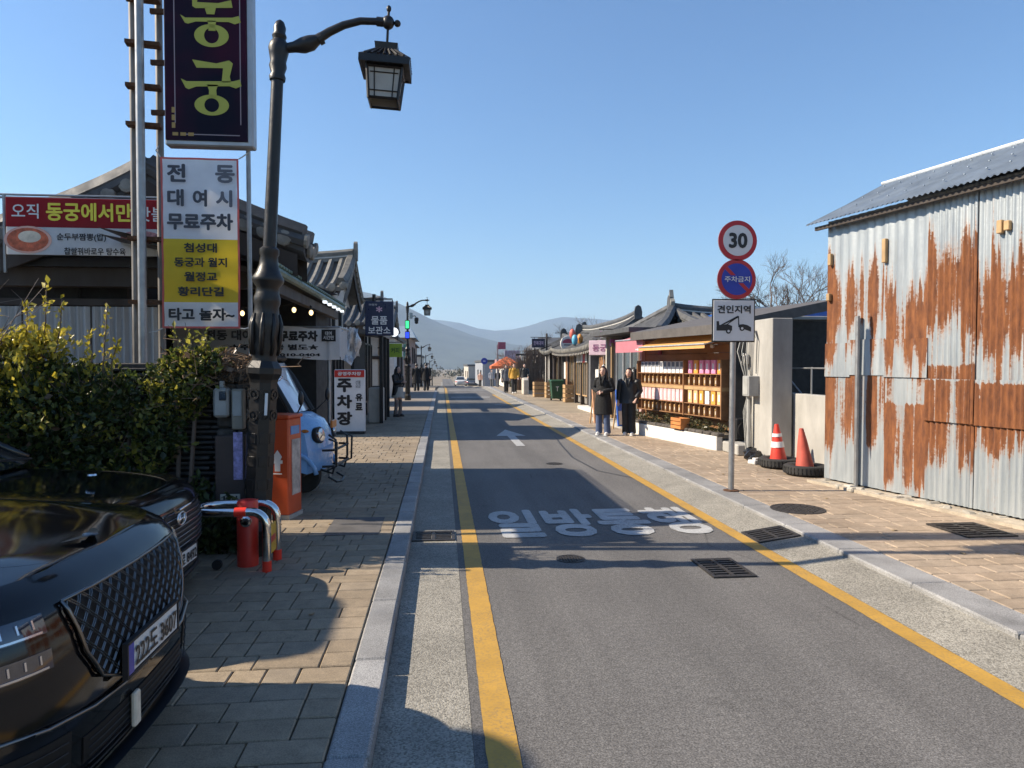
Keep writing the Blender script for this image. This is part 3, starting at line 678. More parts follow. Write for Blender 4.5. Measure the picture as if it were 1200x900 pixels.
# ================================================================ street lamps
def make_lamp(lean, label, loc, group):
    t = thing('street_lamp', label, 'street lamp', loc, 0, group); t.rotation_euler = (0, lean, 0)
    MB().lathe([(.15, 0), (.15, .22), (.13, .27), (.12, .3), (.12, 1.5), (.126, 1.53), (.152, 1.58), (.152, 1.63), (.115, 1.69)], n=8).build('pedestal', M_LAMP, t)
    MB().lathe([(0.112, 1.66), (0.103, 1.72), (0.107, 1.76), (0.116, 1.8), (0.110, 1.9), (0.120, 1.96), (0.122, 2.03), (0.107, 2.1), (0.101, 2.16), (0.112, 2.2), (0.112, 2.24), (0.099, 2.28), (0.096, 2.33), (0.133, 2.38), (0.133, 2.41), (0.103, 2.46), (0.082, 2.52), (0.073, 2.6), (0.082, 2.62), (0.082, 2.66), (0.060, 2.68)], n=20).build('ornate_shaft', M_LAMP, t, smooth=40)
    for a in range(8):                          # leaf ornaments on the shaft
        an = a*math.pi/4; q = MB(); q.tube([(0.110*math.cos(an), 0.110*math.sin(an), 1.74), (0.127*math.cos(an), 0.127*math.sin(an), 1.9), (0.129*math.cos(an), 0.129*math.sin(an), 2.0), (0.108*math.cos(an), 0.108*math.sin(an), 2.1)], [.016, .022, .02, .01], 6); q.build('leaf_ornament', M_LAMP, t, smooth=True)
    for a in range(8):
        an = (a+.5)*math.pi/4
        for z in (.42, .62, .82, 1.02, 1.22, 1.4):
            if z in (1.22, 1.4): q = MB(); q.lathe([(.05, 0), (.05, .012), (.034, .012), (.03, .004), (.018, .004), (.014, .014), (.001, .014)], (.111*math.cos(an), .111*math.sin(an), z), 12, (math.cos(an), math.sin(an), 0)); q.build('rosette', M_LAMP, t)
            else: q = MB(); q.box((.112*math.cos(an), .112*math.sin(an), z), (.008, .058, .09), rz=an, bev=.003); q.build('relief_panel', M_LAMP, t)
    MB().tube([(0, 0, 2.66), (0, 0, 4.2)], [.056, .05], 14).build('pole', M_LAMP, t, smooth=40)
    MB().lathe([(0.066, 4.12), (0.070, 4.15), (0.057, 4.18), (0.075, 4.24), (0.066, 4.28), (0.079, 4.34), (0.088, 4.39), (0.075, 4.44), (0.053, 4.47), (0.062, 4.5), (0.048, 4.53), (0.053, 4.57), (0.035, 4.62), (0.009, 4.64)], n=16).build('finial', M_LAMP, t, smooth=40)
    arm = [(.05, 0, 4.40), (.13, 0, 4.42), (.2, 0, 4.44), (.27, 0, 4.47), (.33, 0, 4.51), (.42, 0, 4.58), (.54, 0, 4.65), (.68, 0, 4.70), (.82, 0, 4.71), (.88, 0, 4.71)]
    MB().tube(arm, [.04, .045, .066, .066, .04, .036, .033, .031, .03, .028], 12).build('arm', M_LAMP, t, smooth=40)
    q = MB(); q.lathe([(.05, 0), (.05, .04)], (.33, 0, 4.5), 12, (.8, 0, .55)); q.lathe([(.04, 0), (.04, .06)], (.82, 0, 4.71), 10, (1, 0, 0)); q.build('arm_collar', M_LAMP, t)
    q = MB(); q.ell((.92, 0, 4.71), (.055, .055, .06)); q.ell((.92, 0, 4.83), (.022, .022, .03)); q.ell((1.0, 0, 4.71), (.03, .03, .03)); q.cyl((.92, 0, 4.44), (.92, 0, 4.82), .012, n=6); q.build('cross_finial', M_LAMP, t, smooth=True)
    ln = part_empty('lantern', t, (.92, 0, 0))
    def ring(h, z): return [(-h, -h, z), (h, -h, z), (h, h, z), (-h, h, z)]
    q = MB(); q.grid([ring(.10, 4.5), ring(.09, 4.43), ring(.215, 4.34), ring(.215, 4.28), ring(.19, 4.28)], close=True); q.add(ring(.1, 4.5), [(0, 1, 2, 3)]); q.add(ring(.19, 4.29), [(3, 2, 1, 0)]); q.build('roof', M_LAMP, ln)
    for sx, sy in ((0, -1), (0, 1), (1, 0), (-1, 0)):
        for k in range(7):
            f = -.165+.055*k; a_ = Vector((f*.42*(1 if sy else 0)+sx*.095, f*.42*(1 if sx else 0)+sy*.095, 4.44)); c_ = Vector((f*(1 if sy else 0)+sx*.215, f*(1 if sx else 0)+sy*.215, 4.345))
            q = MB(); q.tube([a_, c_], .012, 5); q.build('roof_tile', M_LAMP, ln)
    q = MB()
    for x in (-1, 1):
        for y in (-1, 1): q.tube([(x*.15, y*.15, 4.29), (x*.125, y*.125, 4.0)], .013, 4)
    for h, z in ((.15, 4.27), (.125, 4.01)):
        for a, bb in zip(ring(h, z), ring(h, z)[1:]+ring(h, z)[:1]): q.tube([a, bb], .013, 4)
    q.build('frame', M_LAMP, ln)
    q = MB(); q.grid([ring(.12, 4.02), ring(.142, 4.26)], close=True); q.build('glass', mat('frosted_lantern_glass', (.34, .33, .3), .4, var=.1), ln)
    q = MB()
    for rz in range(4):
        Rm = Matrix.Rotation(rz*math.pi/2, 3, 'Z')
        for x in (-.085, .085): q.tube([Rm@Vector((x*.88, -.126, 4.02)), Rm@Vector((x, -.147, 4.26))], .005, 4)
        for z in (4.07, 4.22): q.tube([Rm@Vector((-.12, -.126-(z-4.02)*.085, z)), Rm@Vector((.12, -.126-(z-4.02)*.085, z))], .005, 4)
    q.build('lattice', M_LAMP, ln)
    return t
G_L = 'street lamps along the left pavement'
lamp1 = make_lamp(R(3.1), 'large near dark iron street lamp with hanging lantern beside the orange box', (-1.635, 6.37, .1), G_L)
q = MB(); q.box((.06, -.118, 1.32), (.022, .012, .19)); q.build('white_sticker', M_WHITE, lamp1)
lamp2 = make_lamp(0, 'dark street lamp carrying the green and blue signal boxes past the shop row', (-1.61, 33.7, .1), G_L)
for k, (x, y, lb) in enumerate(((-2.3, 80, 'first far street lamp beyond the crossing'), (-2.35, 104, 'second far street lamp beyond the crossing'), (-2.2, 128, 'third far street lamp beyond the crossing'), (-2.1, 152, 'fourth and smallest far street lamp down the slope'))):
    c = copy_tree(lamp2); c.location = (x, y, gz(y)+.03); c['label'] = lb
# fittings on the second lamp
q = MB(); q.box((-.0, -.14, 3.55), (.22, .12, .42), bev=.02); q.build('signal_box', M_BLKM, lamp2)
q = MB(); q.box((-.0, -.14, 3.06), (.22, .12, .36), bev=.02); q.build('signal_box', M_BLKM, lamp2)
q = MB(); q.box((0, -.205, 3.55), (.15, .01, .34)); q.build('green_led', mat('green_led', (.05, .8, .25), .4, var=.0, emit=.9), lamp2)
q = MB(); q.box((0, -.205, 3.06), (.15, .01, .27)); q.build('blue_led', mat('blue_led', (.02, .05, .9), .4, var=0, emit=1.2), lamp2)
q = MB(); q.box((.16, 0, 3.98), (.16, .14, .28), bev=.01); q.build('junction_box', mat('grey_box', (.35, .38, .36), .5), lamp2)
q = MB(); q.tube([(.06, 0, 3.95), (.35, 0, 3.97), (.4, 0, 3.93)], .02, 6); q.lathe([(.03, 0), (.1, .03), (.1, .16), (.06, .2)], (.42, 0, 3.7), 12); q.ell((.42, 0, 3.68), (.09, .09, .09), 10, 6); q.build('security_camera', M_BLKM, lamp2, smooth=40)
# ================================================================ left: garden wall of stacked tiles, boxes, barrier, cabinet
o = (-3.4, 6.75, .1); t = thing('tile_wall', 'dark garden wall of thin stacked tiles behind the parked cars', 'wall', o)
q = MB(o); q.box((-3.4, 6.9, .9), (3.3, .26, 1.6)); q.build('core', M_DARK, t)
M_SLATE = mat('stacked_dark_tile', (.055, .05, .046), .8, var=.4, scale=9, bump=.4, rand=.35)
tm_ = MB().box((0, 0, 0), (.36, .2, .026), bev=.006).mesh('tile', M_SLATE); rr = random.Random(4); n = 0
for k in range(34):
    x = -3.0+(.18 if k % 2 else 0)
    while x < -1.8 and n < 300:
        place(tm_, 'tile', t, (x-o[0]+rr.uniform(-.02, .02), 6.74-o[1]+rr.uniform(-.025, .01), .16+k*.047-o[2]), (0, rr.uniform(-.02, .02), rr.uniform(-.04, .04))); x += .37; n += 1
q = MB(o)
for k in range(34):
    for j in range(6): q.box((-3.2-j*.37, 6.74, .16+k*.047), (.36, .2, .026))
q.build('tile_courses', M_SLATE, t)['kind'] = 'stuff'
q = MB(o); q.box((-3.3, 6.85, 1.74), (3.2, .36, .06), bev=.01); q.build('coping', M_SLATE, t)
# brick pier at the end of the wall
o = (-1.83, 6.72, .1); t = thing('stone_pier', 'rough dark stone pier at the wall end carrying meter boxes', 'wall', o)
M_STONE = mat('dark_rubble', (.075, .065, .056), .9, var=.5, scale=12, bump=.6, bscale=25, rand=.3)
for k in range(12):
    for j in range(2):
        q = MB(o); q.box((-1.93+j*.17+rr.uniform(-.01, .01), 6.72, .17+k*.135), (.165, .3, .125), rz=rr.uniform(-.05, .05), bev=.02); q.build('stone', M_STONE, t)
def prop(nm, label, cat, c, parts, group=None):
    tt = thing(nm, label, cat, c, 0, group)
    for p in parts: 
        q = MB(); q.box(p[1], p[2], bev=p[4] if len(p) > 4 else .006); q.build(p[0], p[3], tt)
    return tt
M_METER = mat('meter_grey', (.33, .33, .31), .6, var=.2); M_METD = mat('box_dark_brown', (.06, .04, .032), .6)
mb = prop('meter_box', 'pale grey electricity meter box on the stone pier', 'box', (-1.94, 6.5, 1.42), [('housing', (0, 0, 0), (.13, .12, .26), M_METER, .02), ('window', (.02, -.063, .06), (.06, .01, .08), M_GLS), ('hook', (.0, 0, .16), (.04, .04, .06), M_METER)])
prop('meter_box', 'narrow tan fuse box beside the street lamp pedestal', 'box', (-1.80, 6.5, 1.36), [('housing', (0, 0, 0), (.1, .1, .36), mat('box tan', (.25, .22, .17), .6), .01), ('lid', (0, -.053, .05), (.08, .01, .22), M_METER)])
pc = prop('utility_cabinet', 'dark brown cabinet with violet poster below the meter boxes', 'cabinet', (-1.86, 6.49, .85), [('housing', (0, 0, -.02), (.26, .12, .6), M_METD, .01), ('poster', (.07, -.063, .1), (.08, .006, .42), mat('violet_poster', (.32, .28, .5), .6, var=.6, scale=25)), ('plate', (.0, -.064, -.27), (.17, .008, .07), mat('plate cream', (.5, .47, .38), .5, var=.1))])
for k in range(4): q = MB(); q.box((-.05+k*.035, -.07, -.27), (.012, .006, .04)); q.build('plate_mark', M_BLACK, pc)
prop('wall_box', 'small dark navy box with pale cross sign on the tile wall', 'box', (-2.98, 6.58, .75), [('housing', (0, 0, -.1), (.2, .1, .7), mat('navy_box', (.012, .018, .03), .5), .01), ('sign', (-.0, -.056, .3), (.1, .008, .17), M_BEIGE)])
# pipe barrier with red post
o = (-1.6, 5.75, .1); t = thing('pipe_barrier', 'chrome bent pipe barrier with red bands round a red post', 'barrier', o)
def arc(c, u, v, r, a0, a1, n=6): return [Vector(c)+Vector(u)*r*math.cos(a0+(a1-a0)*i/n)+Vector(v)*r*math.sin(a0+(a1-a0)*i/n) for i in range(n+1)]
z1 = .58
path = [(-1.40, 5.88, .1), (-1.40, 5.88, .4)]+arc((-1.52, 5.88, z1-.12), XA, ZA, .12, 0, math.pi/2)+[(-1.6, 5.88, z1)]+arc((-1.82, 6.06, z1), -XA, YA, .18, -math.pi/2, math.pi/2, 8)[0:]+[(-1.6, 6.24, z1)]+arc((-1.52, 6.24, z1-.12), ZA, XA, .12, 0, math.pi/2)+[(-1.40, 6.24, .4), (-1.40, 6.24, .1)]
path = [Vector(p)-Vector((0, .08, 0)) for p in path]
MB(o).tube(path, .035, 12).build('pipe', M_CHROME, t, smooth=40)
for c, ax in (((-1.60, 5.80, z1), (1, 0, 0)), ((-1.60, 6.16, z1), (1, 0, 0)), ((-1.40, 5.80, .14), (0, 0, 1)), ((-1.40, 6.16, .14), (0, 0, 1))):
    q = MB(o); a = Vector(ax)*.045; q.cyl(Vector(c)-a, Vector(c)+a, .0375, n=12); q.build('red_band', mat('red_reflector', (.75, .04, .02), .35, var=0), t, smooth=40)
q = MB(o); q.lathe([(.085, .1), (.085, .62), (.075, .64), (.02, .65)], (-1.6, 6.0, 0), 16); q.build('post', M_RED, t, smooth=40)
q = MB(o); q.lathe([(.045, 0), (.045, .03), (.03, .04)], (-1.585, 5.915, .48), 12, (0, -1, .1)); q.build('cap', M_CHROME, t)
q = MB(o); q.box((-1.405, 5.98, .32), (.012, .26, .24), bev=.003); q.build('yellow_plate', mat('plate_yellow', (.6, .36, .03), .5, var=.2), t)
q = MB(o); q.box((-1.397, 5.98, .32), (.004, .2, .05)); q.build('plate_text_bar', M_RED, t)
q = MB(o); q.lathe([(.04, -.015), (.04, .015)], (-1.8, 5.85, .15), 12, (0, 1, .1)); q.build('caster', M_BLACK, t)
# orange utility cabinet with the white arrow mark
o = (-1.76, 7.92, .1); t = thing('orange_cabinet', 'orange red street cabinet with white tree arrow mark beside the lamp', 'cabinet', o); t.rotation_euler = (0, 0, R(-14))
M_ORG = mat('orange_enamel', (.52, .075, .02), .42, var=.15, scale=3); 
q = MB(); q.box((0, 0, .56), (.34, .32, 1.04), bev=.012); q.build('body', M_ORG, t)
q = MB(); q.box((0, 0, 1.1), (.37, .35, .04), bev=.008); q.build('lid', M_ORG, t)
q = MB(); q.box((0, 0, .02), (.36, .34, .05)); q.build('plinth', M_CONC, t)
q = MB(); q.box((.173, 0, .95), (.006, .2, .09)); q.build('blue_label', mat('label_blue', (.1, .25, .5), .5, var=.2), t)
q = MB(); q.box((.173, .02, .55), (.006, .2, .6)); q.build('poster', mat('poster_pale', (.45, .4, .36), .6, var=.5, scale=9), t)
q = MB(); O_, K_ = (.05, -.164, .62), .0052
q.prism([(-6, -20), (6, -20), (6, -4), (10, -4), (10, 2), (5, 2), (9, 12), (0, 24), (-9, 12), (-5, 2), (-10, 2), (-10, -4), (-6, -4)] and [(a*K_, b*K_) for a, b in [(-6, -20), (6, -20), (6, -4), (11, -4), (11, 3), (6, 3), (10, 10), (0, 24), (-10, 10), (-6, 3), (-11, 3), (-11, -4), (-6, -4)]], O_, XA, ZA, .003); q.box((.05, -.166, .62-.13), (.1, .004, .012)); q.build('arrow_mark', M_WHITE, t)
q = MB(); q.lathe([(.02, 0), (.02, .02)], (-.12, -.16, .7), 10, (0, -1, 0)); q.build('lock', M_BLACK, t)

# ================================================================ left shop row: hanok houses with their ridge ends to the street
def hanok_house(label, xg, yc, W, ze, zr, deep, wallm, cat='building', sp=.27, tm=None):
    t = thing('hanok_house', label, cat, (xg, yc, .1), 0, 'tile roofed houses on the left side'); z = .1
    rf = part_empty('roof', t)
    hanok(rf, -deep, 0, 0, W, ze-z, zr-z, sp=sp, up=.16, r=.085, et=.75, rh=.8, tm=tm, rafters=(-1,))
    wf = W-.55
    panel(t, 'wall', (-deep/2-.35, -wf+.08, (ze-z-.15)/2), (deep-.5, .12, ze-z-.15), wallm)
    panel(t, 'wall', (-.5, .0, (ze-z-.1)/2), (.12, 2*wf-.2, ze-z-.1), wallm)
    panel(t, 'wall', (-deep/2-.35, wf-.08, (ze-z-.15)/2), (deep-.5, .12, ze-z-.15), wallm)
    for k in range(4): panel(t, 'post', (-.46-k*1.3, -wf, (ze-z-.2)/2), (.16, .16, ze-z-.2), M_WOODD)
    for zz in (.95, 2.55): panel(t, 'tie_beam', (-deep/2-.3, -wf+.01, zz*(ze-z)/3.9), (deep-.5, .15, .14), M_WOODD)
    for yy in (-wf*.55, wf*.3): panel(t, 'post', (-.43, yy, (ze-z-.2)/2), (.14, .14, ze-z-.2), M_BLKM)
    return t
hB = hanok_house('nearest tall hanok behind the parking sign with weathered ridge and bright rafter ends', -2.3, 18.9, 1.9, 3.45, 4.4, 6.5, M_BEIGE, tm=mat('roof tile lichen', (.145, .138, .122), .75, var=.35, scale=6, bump=.3, rand=.25, kind='World'))
hC = hanok_house('second hanok house behind the navy storage sign', -2.1, 24.6, 1.9, 3.0, 3.72, 6, M_BEIGE)
hD = hanok_house('third hanok house beside the second street lamp', -2.0, 31, 2.1, 3.1, 3.95, 6, M_PLAS)
M_SHUT = mat('grey shutter', (.1, .095, .09), .5, var=.2, stretch=(1, 1, 6))
# ground floor fronts
q = panel(hB, 'shutter_door', (-2.35, -1.0, 1.0), (1.1, .06, 1.9), M_SHUT); panel(hB, 'pillar', (-1.65, -1.02, 1.0), (.16, .1, 2.0), M_PLAS)
panel(hB, 'shop_board', (-2.4, -1.04, 2.08), (1.4, .06, .2), mat('board_yellow', (.6, .4, .03), .5)); panel(hB, 'shop_board', (-2.4, -1.05, 1.9), (1.4, .06, .13), M_RED)
panel(hB, 'door_leaf', (-3.6, -1.0, 1.1), (1.0, .06, 2.1), M_WOODD)
for k in range(3): window(hB, (-.42, -.5+.55*k, 1.7), .45, 1.2, 'x', 1, M_BLKM)
for k in range(3): window(hC, (-.42, -1.0+.8*k, 1.4), .65, 1.9, 'x', 1, M_BLKM, M_GLSB)
for k in range(3): window(hD, (-.42, -1.2+1.0*k, 1.5), .8, 1.6, 'x', 1, M_BLKM, M_GLSB)
# shed roof and dark porch between the first two houses
o = (-2.0, 21.2, .1); t = thing('shop_porch', 'dark flat porch with black posts under the navy storage sign', 'porch', o)
q = MB(o); q.box((-2.4, 21.6, 2.72), (1.5, 2.9, .1), ry=.12); q.build('roof_sheet', mat('porch sheet', (.16, .155, .15), .5), t)
for y in (20.4, 21.6, 22.9): q = MB(o); q.box((-1.72, y, 1.35), (.1, .1, 2.5)); q.build('post', M_BLKM, t)
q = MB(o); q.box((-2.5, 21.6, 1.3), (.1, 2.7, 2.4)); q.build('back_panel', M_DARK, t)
q = MB(o); q.box((-1.9, 20.9, .6), (.4, .7, 1.0), bev=.02); q.build('counter', M_BEIGE, t)
q = MB(o); q.lathe([(.02, 0), (.13, .1), (.15, .14), (.001, .15)], (-1.55, 23.4, 2.85), 14, (0, -1, -.2)); q.build('round_lamp', mat('lamp lit white', (.9, .93, .95), .4, var=0, emit=.8), t)
# silver tarp hung beside the banner
o = (-2.0, 16.9, 2.0); q = MB(o); rr = random.Random(8)
q.grid([[(-2.42+.5*i/10+.04*math.sin(j*1.1+i), 16.95+.12*math.sin(i*1.7+j*.6), 2.62-.85*j/8*(1-.25*abs(i-5)/5)+.03*math.sin(i*2.3)) for i in range(11)] for j in range(9)])
tp = q.build('plastic_tarp', mat('silver_tarp', (.5, .52, .55), .3, var=.4, scale=6, metal=.3), None, smooth=True); tp.location = o; tag(tp, 'crumpled silver plastic tarp hanging above the parking sign', 'tarp')
# parking sign board
o = (-2.2, 17.3, .1); t = thing('parking_sign', 'white standing sign board with red header and big black parking letters', 'sign', o)
q = MB(o); q.box((-2.2, 17.3, .9), (.72, .16, 1.5), bev=.02); q.build('board', mat('board_white', (.68, .68, .68), .5, var=.06), t)
q = MB(o); q.box((-2.2, 17.212, 1.55), (.70, .012, .17)); q.build('header', M_RED, t); q = MB(o); q.box((-2.2, 17.3, .13), (.7, .3, .08)); q.build('foot', M_DARK, t)
text('공영주차장', (-2.2, 17.203, 1.55), XA, ZA, .55, .09, M_WHITE, t, bold=.03, off=o)
for s, z in (('주', 1.27), ('차', .88), ('장', .48)): text(s, (-2.32, 17.215, z), XA, ZA, .36, .33, M_BLACK, t, bold=.05, off=o)
for s, z in (('유', .98), ('료', .76)): text(s, (-1.98, 17.215, z), XA, ZA, .17, .18, M_BLACK, t, bold=.05, off=o)
text('선불\n요금', (-2.0, 17.215, 1.3), XA, ZA, .12, .18, M_GREYT, t, bold=.0, off=o)
# navy storage sign on a bracket
o = (-1.66, 19.0, 2.5); t = thing('storage_sign', 'navy blue hanging luggage storage sign with white letters', 'sign', o)
q = MB(o); q.box((-1.64, 19.0, 2.98), (.74, .14, .9), bev=.015); q.build('board', mat('navy_sign', (.012, .018, .06), .35, var=.1), t)
text('물품', (-1.64, 18.925, 2.93), XA, ZA, .42, .22, M_WHITE, t, bold=.02, off=o); text('보관소', (-1.64, 18.925, 2.67), XA, ZA, .58, .2, M_WHITE, t, bold=.02, off=o)
text('*', (-1.64, 18.925, 3.22), XA, ZA, .16, .16, mat('pale_pink_print', (.6, .4, .5), .5, var=0), t, 'flower_mark', bold=.02, off=o); text('여행자', (-1.8, 18.925, 3.34), XA, ZA, .22, .05, M_WHITE, t, bold=0, off=o)
q = MB(o); q.tube([(-2.05, 19, 3.5), (-1.3, 19, 3.5), (-1.3, 19, 3.43)], .02, 6); q.tube([(-1.78, 19, 3.43), (-1.78, 19, 3.62)], .05, 6); q.build('bracket', M_BLKM, t)
# more left signs
o = (-1.75, 26.5, 2.1); t = thing('lime_sign', 'small lime green hanging sign past the storage sign', 'sign', o)
q = MB(o); q.box((-1.72, 26.5, 2.3), (.5, .06, .5), bev=.01); q.build('board', mat('lime_board', (.3, .42, .03), .5), t); q = MB(o); q.tube([(-2.2, 26.5, 2.6), (-1.45, 26.5, 2.6)], .02, 6); q.build('bracket', M_BLKM, t)
text('커피', (-1.72, 26.465, 2.3), XA, ZA, .3, .2, mat('dark green print', (.03, .1, .02), .5, var=0), t, bold=.02, off=o)
o = (-1.8, 28, 2.5); t = thing('dark_awning', 'black folding awning over the shop before the second lamp', 'awning', o)
q = MB(o); q.grid([[(-2.4, y, 2.9), (-1.5, y, 2.45), (-1.5, y, 2.28)] for y in (26.9, 28, 29.3)]); q.build('canvas', M_DARK, t)
q = MB(o); q.tube([(-2.4, 26.9, 2.4), (-1.5, 26.9, 2.45)], .02, 6); q.tube([(-2.4, 29.3, 2.4), (-1.5, 29.3, 2.45)], .02, 6); q.build('arm', M_BLKM, t)

# far left beyond the shops
def simple_house(label, x0, x1, y0, y1, zt, wallm, roofm, wins, name='house', parapet=.2, tealm=None, slope=False):
    zb = gz(y0); o = ((x0+x1)/2, (y0+y1)/2, zb); t = thing(name, label, 'building', o)
    q = MB(o); q.box(((x0+x1)/2, (y0+y1)/2, (zb+zt)/2), (x1-x0, y1-y0, zt-zb)); q.build('wall', wallm, t)
    if slope:
        ym = (y0+y1)/2; q = MB(o); h = slope
        A = [(x0-.4, y0-.4, zt-.05), (x1+.4, y0-.4, zt-.05), (x1+.4, y1+.4, zt-.05), (x0-.4, y1+.4, zt-.05), (x0+.3, ym, zt+h), (x1-.3, ym, zt+h)]
        q.add(A, [(0, 1, 5, 4), (1, 2, 5), (2, 3, 4, 5), (3, 0, 4), (3, 2, 1, 0)]); q.build('roof', roofm, t)
    else:
        q = MB(o); q.box(((x0+x1)/2, (y0+y1)/2, zt+parapet/2), (x1-x0+.3, y1-y0+.3, parapet)); q.build('roof', roofm, t)
    for (ax, u, z, ww, hh) in wins:
        c = (u-o[0], y0-.02-o[1], z-o[2]) if ax == 'y' else ((x0-.02 if x0 > 2 else x1+.02)-o[0], u-o[1], z-o[2])
        window(t, c, ww, hh, 'y' if ax == 'y' else 'x', -1 if (ax == 'y' or x0 > 2) else 1, M_WOODD, tealm or M_GLS)
    return t
M_BRICK = mat('brick_pinkish', (.27, .2, .17), .9, var=.2, scale=30, stretch=(1, 1, 3)); M_TEAL = glass('teal glass', (.05, .16, .15))
simple_house('grey low shop with white front before the crossing on the left', -7, -2.4, 36, 44.5, 3.1, M_PLAS, M_TILE, [('y', -3.3, 1.6, .9, 1.3), ('x', 39, 1.5, 1.4, 1.5), ('x', 42, 1.5, 1.4, 1.5)], 'corner_shop', .15)
simple_house('pinkish brick house with teal windows beyond the left crossing', -9, -2.6, 60, 70, 4.1, M_BRICK, mat('roof_blue_grey', (.2, .25, .3), .5), [('y', -3.3, 3.0, .9, 1.5), ('y', -4.6, 3.0, .9, 1.5), ('x', 63, 2.6, 1.2, 1.4), ('x', 67, 2.6, 1.2, 1.4), ('x', 63, .6, 1.6, 1.6)], 'brick_house', slope=1.2, tealm=M_TEAL)
simple_house('grey brown two storey house farther down the left side', -9, -3.2, 76, 92, 4.0, mat('stucco_brown', (.22, .18, .16), .9), M_TILE, [('x', 79, 2.4, 1.4, 1.4), ('x', 84, 2.4, 1.4, 1.4), ('x', 88, 2.4, 1.4, 1.4), ('y', -4.2, 2.6, 1.1, 1.4)], 'far_house', slope=.8)
simple_house('pale grey far house at the end of the left row', -9, -3.0, 98, 118, 2.9, M_BEIGE, M_TILE, [('x', 101, 1.2, 1.6, 1.3), ('x', 107, 1.2, 1.6, 1.3), ('x', 113, 1.2, 1.6, 1.3)], 'far_house', .3)
simple_house('distant low whitish house at the bottom of the slope on the left', -10, -2.8, 124, 150, 1.9, M_PLAS, M_TILE, [('x', 128, .3, 1.8, 1.3), ('x', 136, .3, 1.8, 1.3), ('x', 144, .3, 1.8, 1.3)], 'far_house', .3)
# ================================================================ right: rusty corrugated shed
def rust_mat(name, seed, tiers, amount=.5, fine=True):
    m = bpy.data.materials.new(name); nt, ns, lk, b = nodes(m)
    v = coords(nt, 'World'); gv = N(nt, 'NewGeometry'); sx = N(nt, 'SeparateXYZ'); lk.new(gv.outputs['Position'], sx.inputs[0])
    st = N(nt, 'Mapping'); st.inputs['Scale'].default_value = (5.0, 5.0, .1); st.inputs['Location'].default_value = (seed, 0, 0); lk.new(gv.outputs['Position'], st.inputs[0])
    n1 = noise(nt, st.outputs[0], 1.0, 2, .5)
    st2 = N(nt, 'Mapping'); st2.inputs['Scale'].default_value = (26, 26, .7); lk.new(gv.outputs['Position'], st2.inputs[0])
    n2 = noise(nt, st2.outputs[0], 1.0, 4, .65); n3 = noise(nt, v, 22, 5, .7)
    z = sx.outputs['Z']
    prof = N(nt, 'FloatCurve'); cv = prof.mapping.curves[0]; pts = tiers
    cv.points[0].location = pts[0]; cv.points[1].location = pts[-1]
    for p in pts[1:-1]: cv.points.new(*p)
    prof.mapping.update(); oi = N(nt, 'ObjectInfo'); zj = mth(nt, 'ADD', z, mth(nt, 'MULTIPLY', mth(nt, 'SUBTRACT', oi.outputs['Random'], .5), .55)); lk.new(mth(nt, 'MULTIPLY', zj, .25), prof.inputs['Value'])
    s = mth(nt, 'ADD', mth(nt, 'ADD', mth(nt, 'MULTIPLY', n1, 1.5), mth(nt, 'MULTIPLY', n2, .75)), mth(nt, 'MULTIPLY', n3, .3))
    s = mth(nt, 'ADD', s, mth(nt, 'MULTIPLY', mth(nt, 'SUBTRACT', prof.outputs[0], .5), .62))
    s = mth(nt, 'MULTIPLY', s, .5)
    mask = ramp(nt, s, [(.665, 0.0), (.69, 1.0)])
    halo = ramp(nt, s, [(.62, 0.0), (.69, .5)])
    zinc = ramp(nt, noise(nt, coords(nt, 'World', (4, 4, .5)), 2.0, 5, .7), [(.25, (.24, .265, .29)), (.5, (.34, .37, .385)), (.8, (.46, .48, .485))])
    rust = ramp(nt, noise(nt, coords(nt, 'World', (8, 8, 2)), 2.0, 6, .75), [(.25, (.05, .02, .012)), (.42, (.13, .045, .017)), (.6, (.21, .075, .024)), (.8, (.3, .125, .045))])
    c = mix(nt, zinc, (.40, .22, .12), halo); c = mix(nt, c, rust, mask); lk.new(c, b.inputs['Base Color'])
    lk.new(mth(nt, 'MULTIPLY', mth(nt, 'SUBTRACT', 1.0, mask), .35), b.inputs['Metallic'])
    lk.new(ramp(nt, mask, [(0, .42), (1, .9)]), b.inputs['Roughness'])
    bn = N(nt, 'Bump', i_Strength=.25, i_Distance=.01); lk.new(n3, bn.inputs['Height']); lk.new(bn.outputs[0], b.inputs['Normal']); return m
# height profile of the rust (x = z/4, y = how rusty)
M_RUSTY = rust_mat('rusty_zinc', 8.2, [(0.0, .12), (.1, .25), (.16, .62), (.3, .86), (.38, .8), (.395, .35), (.5, .62), (.6, .9), (.7, .72), (.8, .3), (.87, .1), (1.0, .05)])
M_ZINC = mat('zinc_roof', (.23, .27, .31), .42, metal=.45, var=.2, scale=3, kind='World')
SHO = Vector((6.62, 3.9, .1)); SHR = math.atan2(.977, -.2119)
sh = thing('metal_shed', 'corrugated metal shed with big rust streaks and grey sheet roof', 'shed', SHO, SHR)
rr = random.Random(11)
def corr(nm, x0, x1, z0, z1, m, parent, period=.072, amp=.011, y=0.0, tilt=0.0, z0b=None):
    n = int((x1-x0)/period*4); rows = []
    for i in range(n+1):
        x = x0+(x1-x0)*i/n; a = amp*math.sin(2*math.pi*(x-x0)/period)
        rows.append([(x, y+a+tilt, z0), (x, y+a, (z0+z1)/2), (x, y+a-tilt, z1)])
    return MB().grid(rows).build(nm, m, parent, smooth=True)
xs_ = [0, .78, 1.5, 2.22, 2.86, 3.5, 4.1, 4.72, 5.3, 5.71]
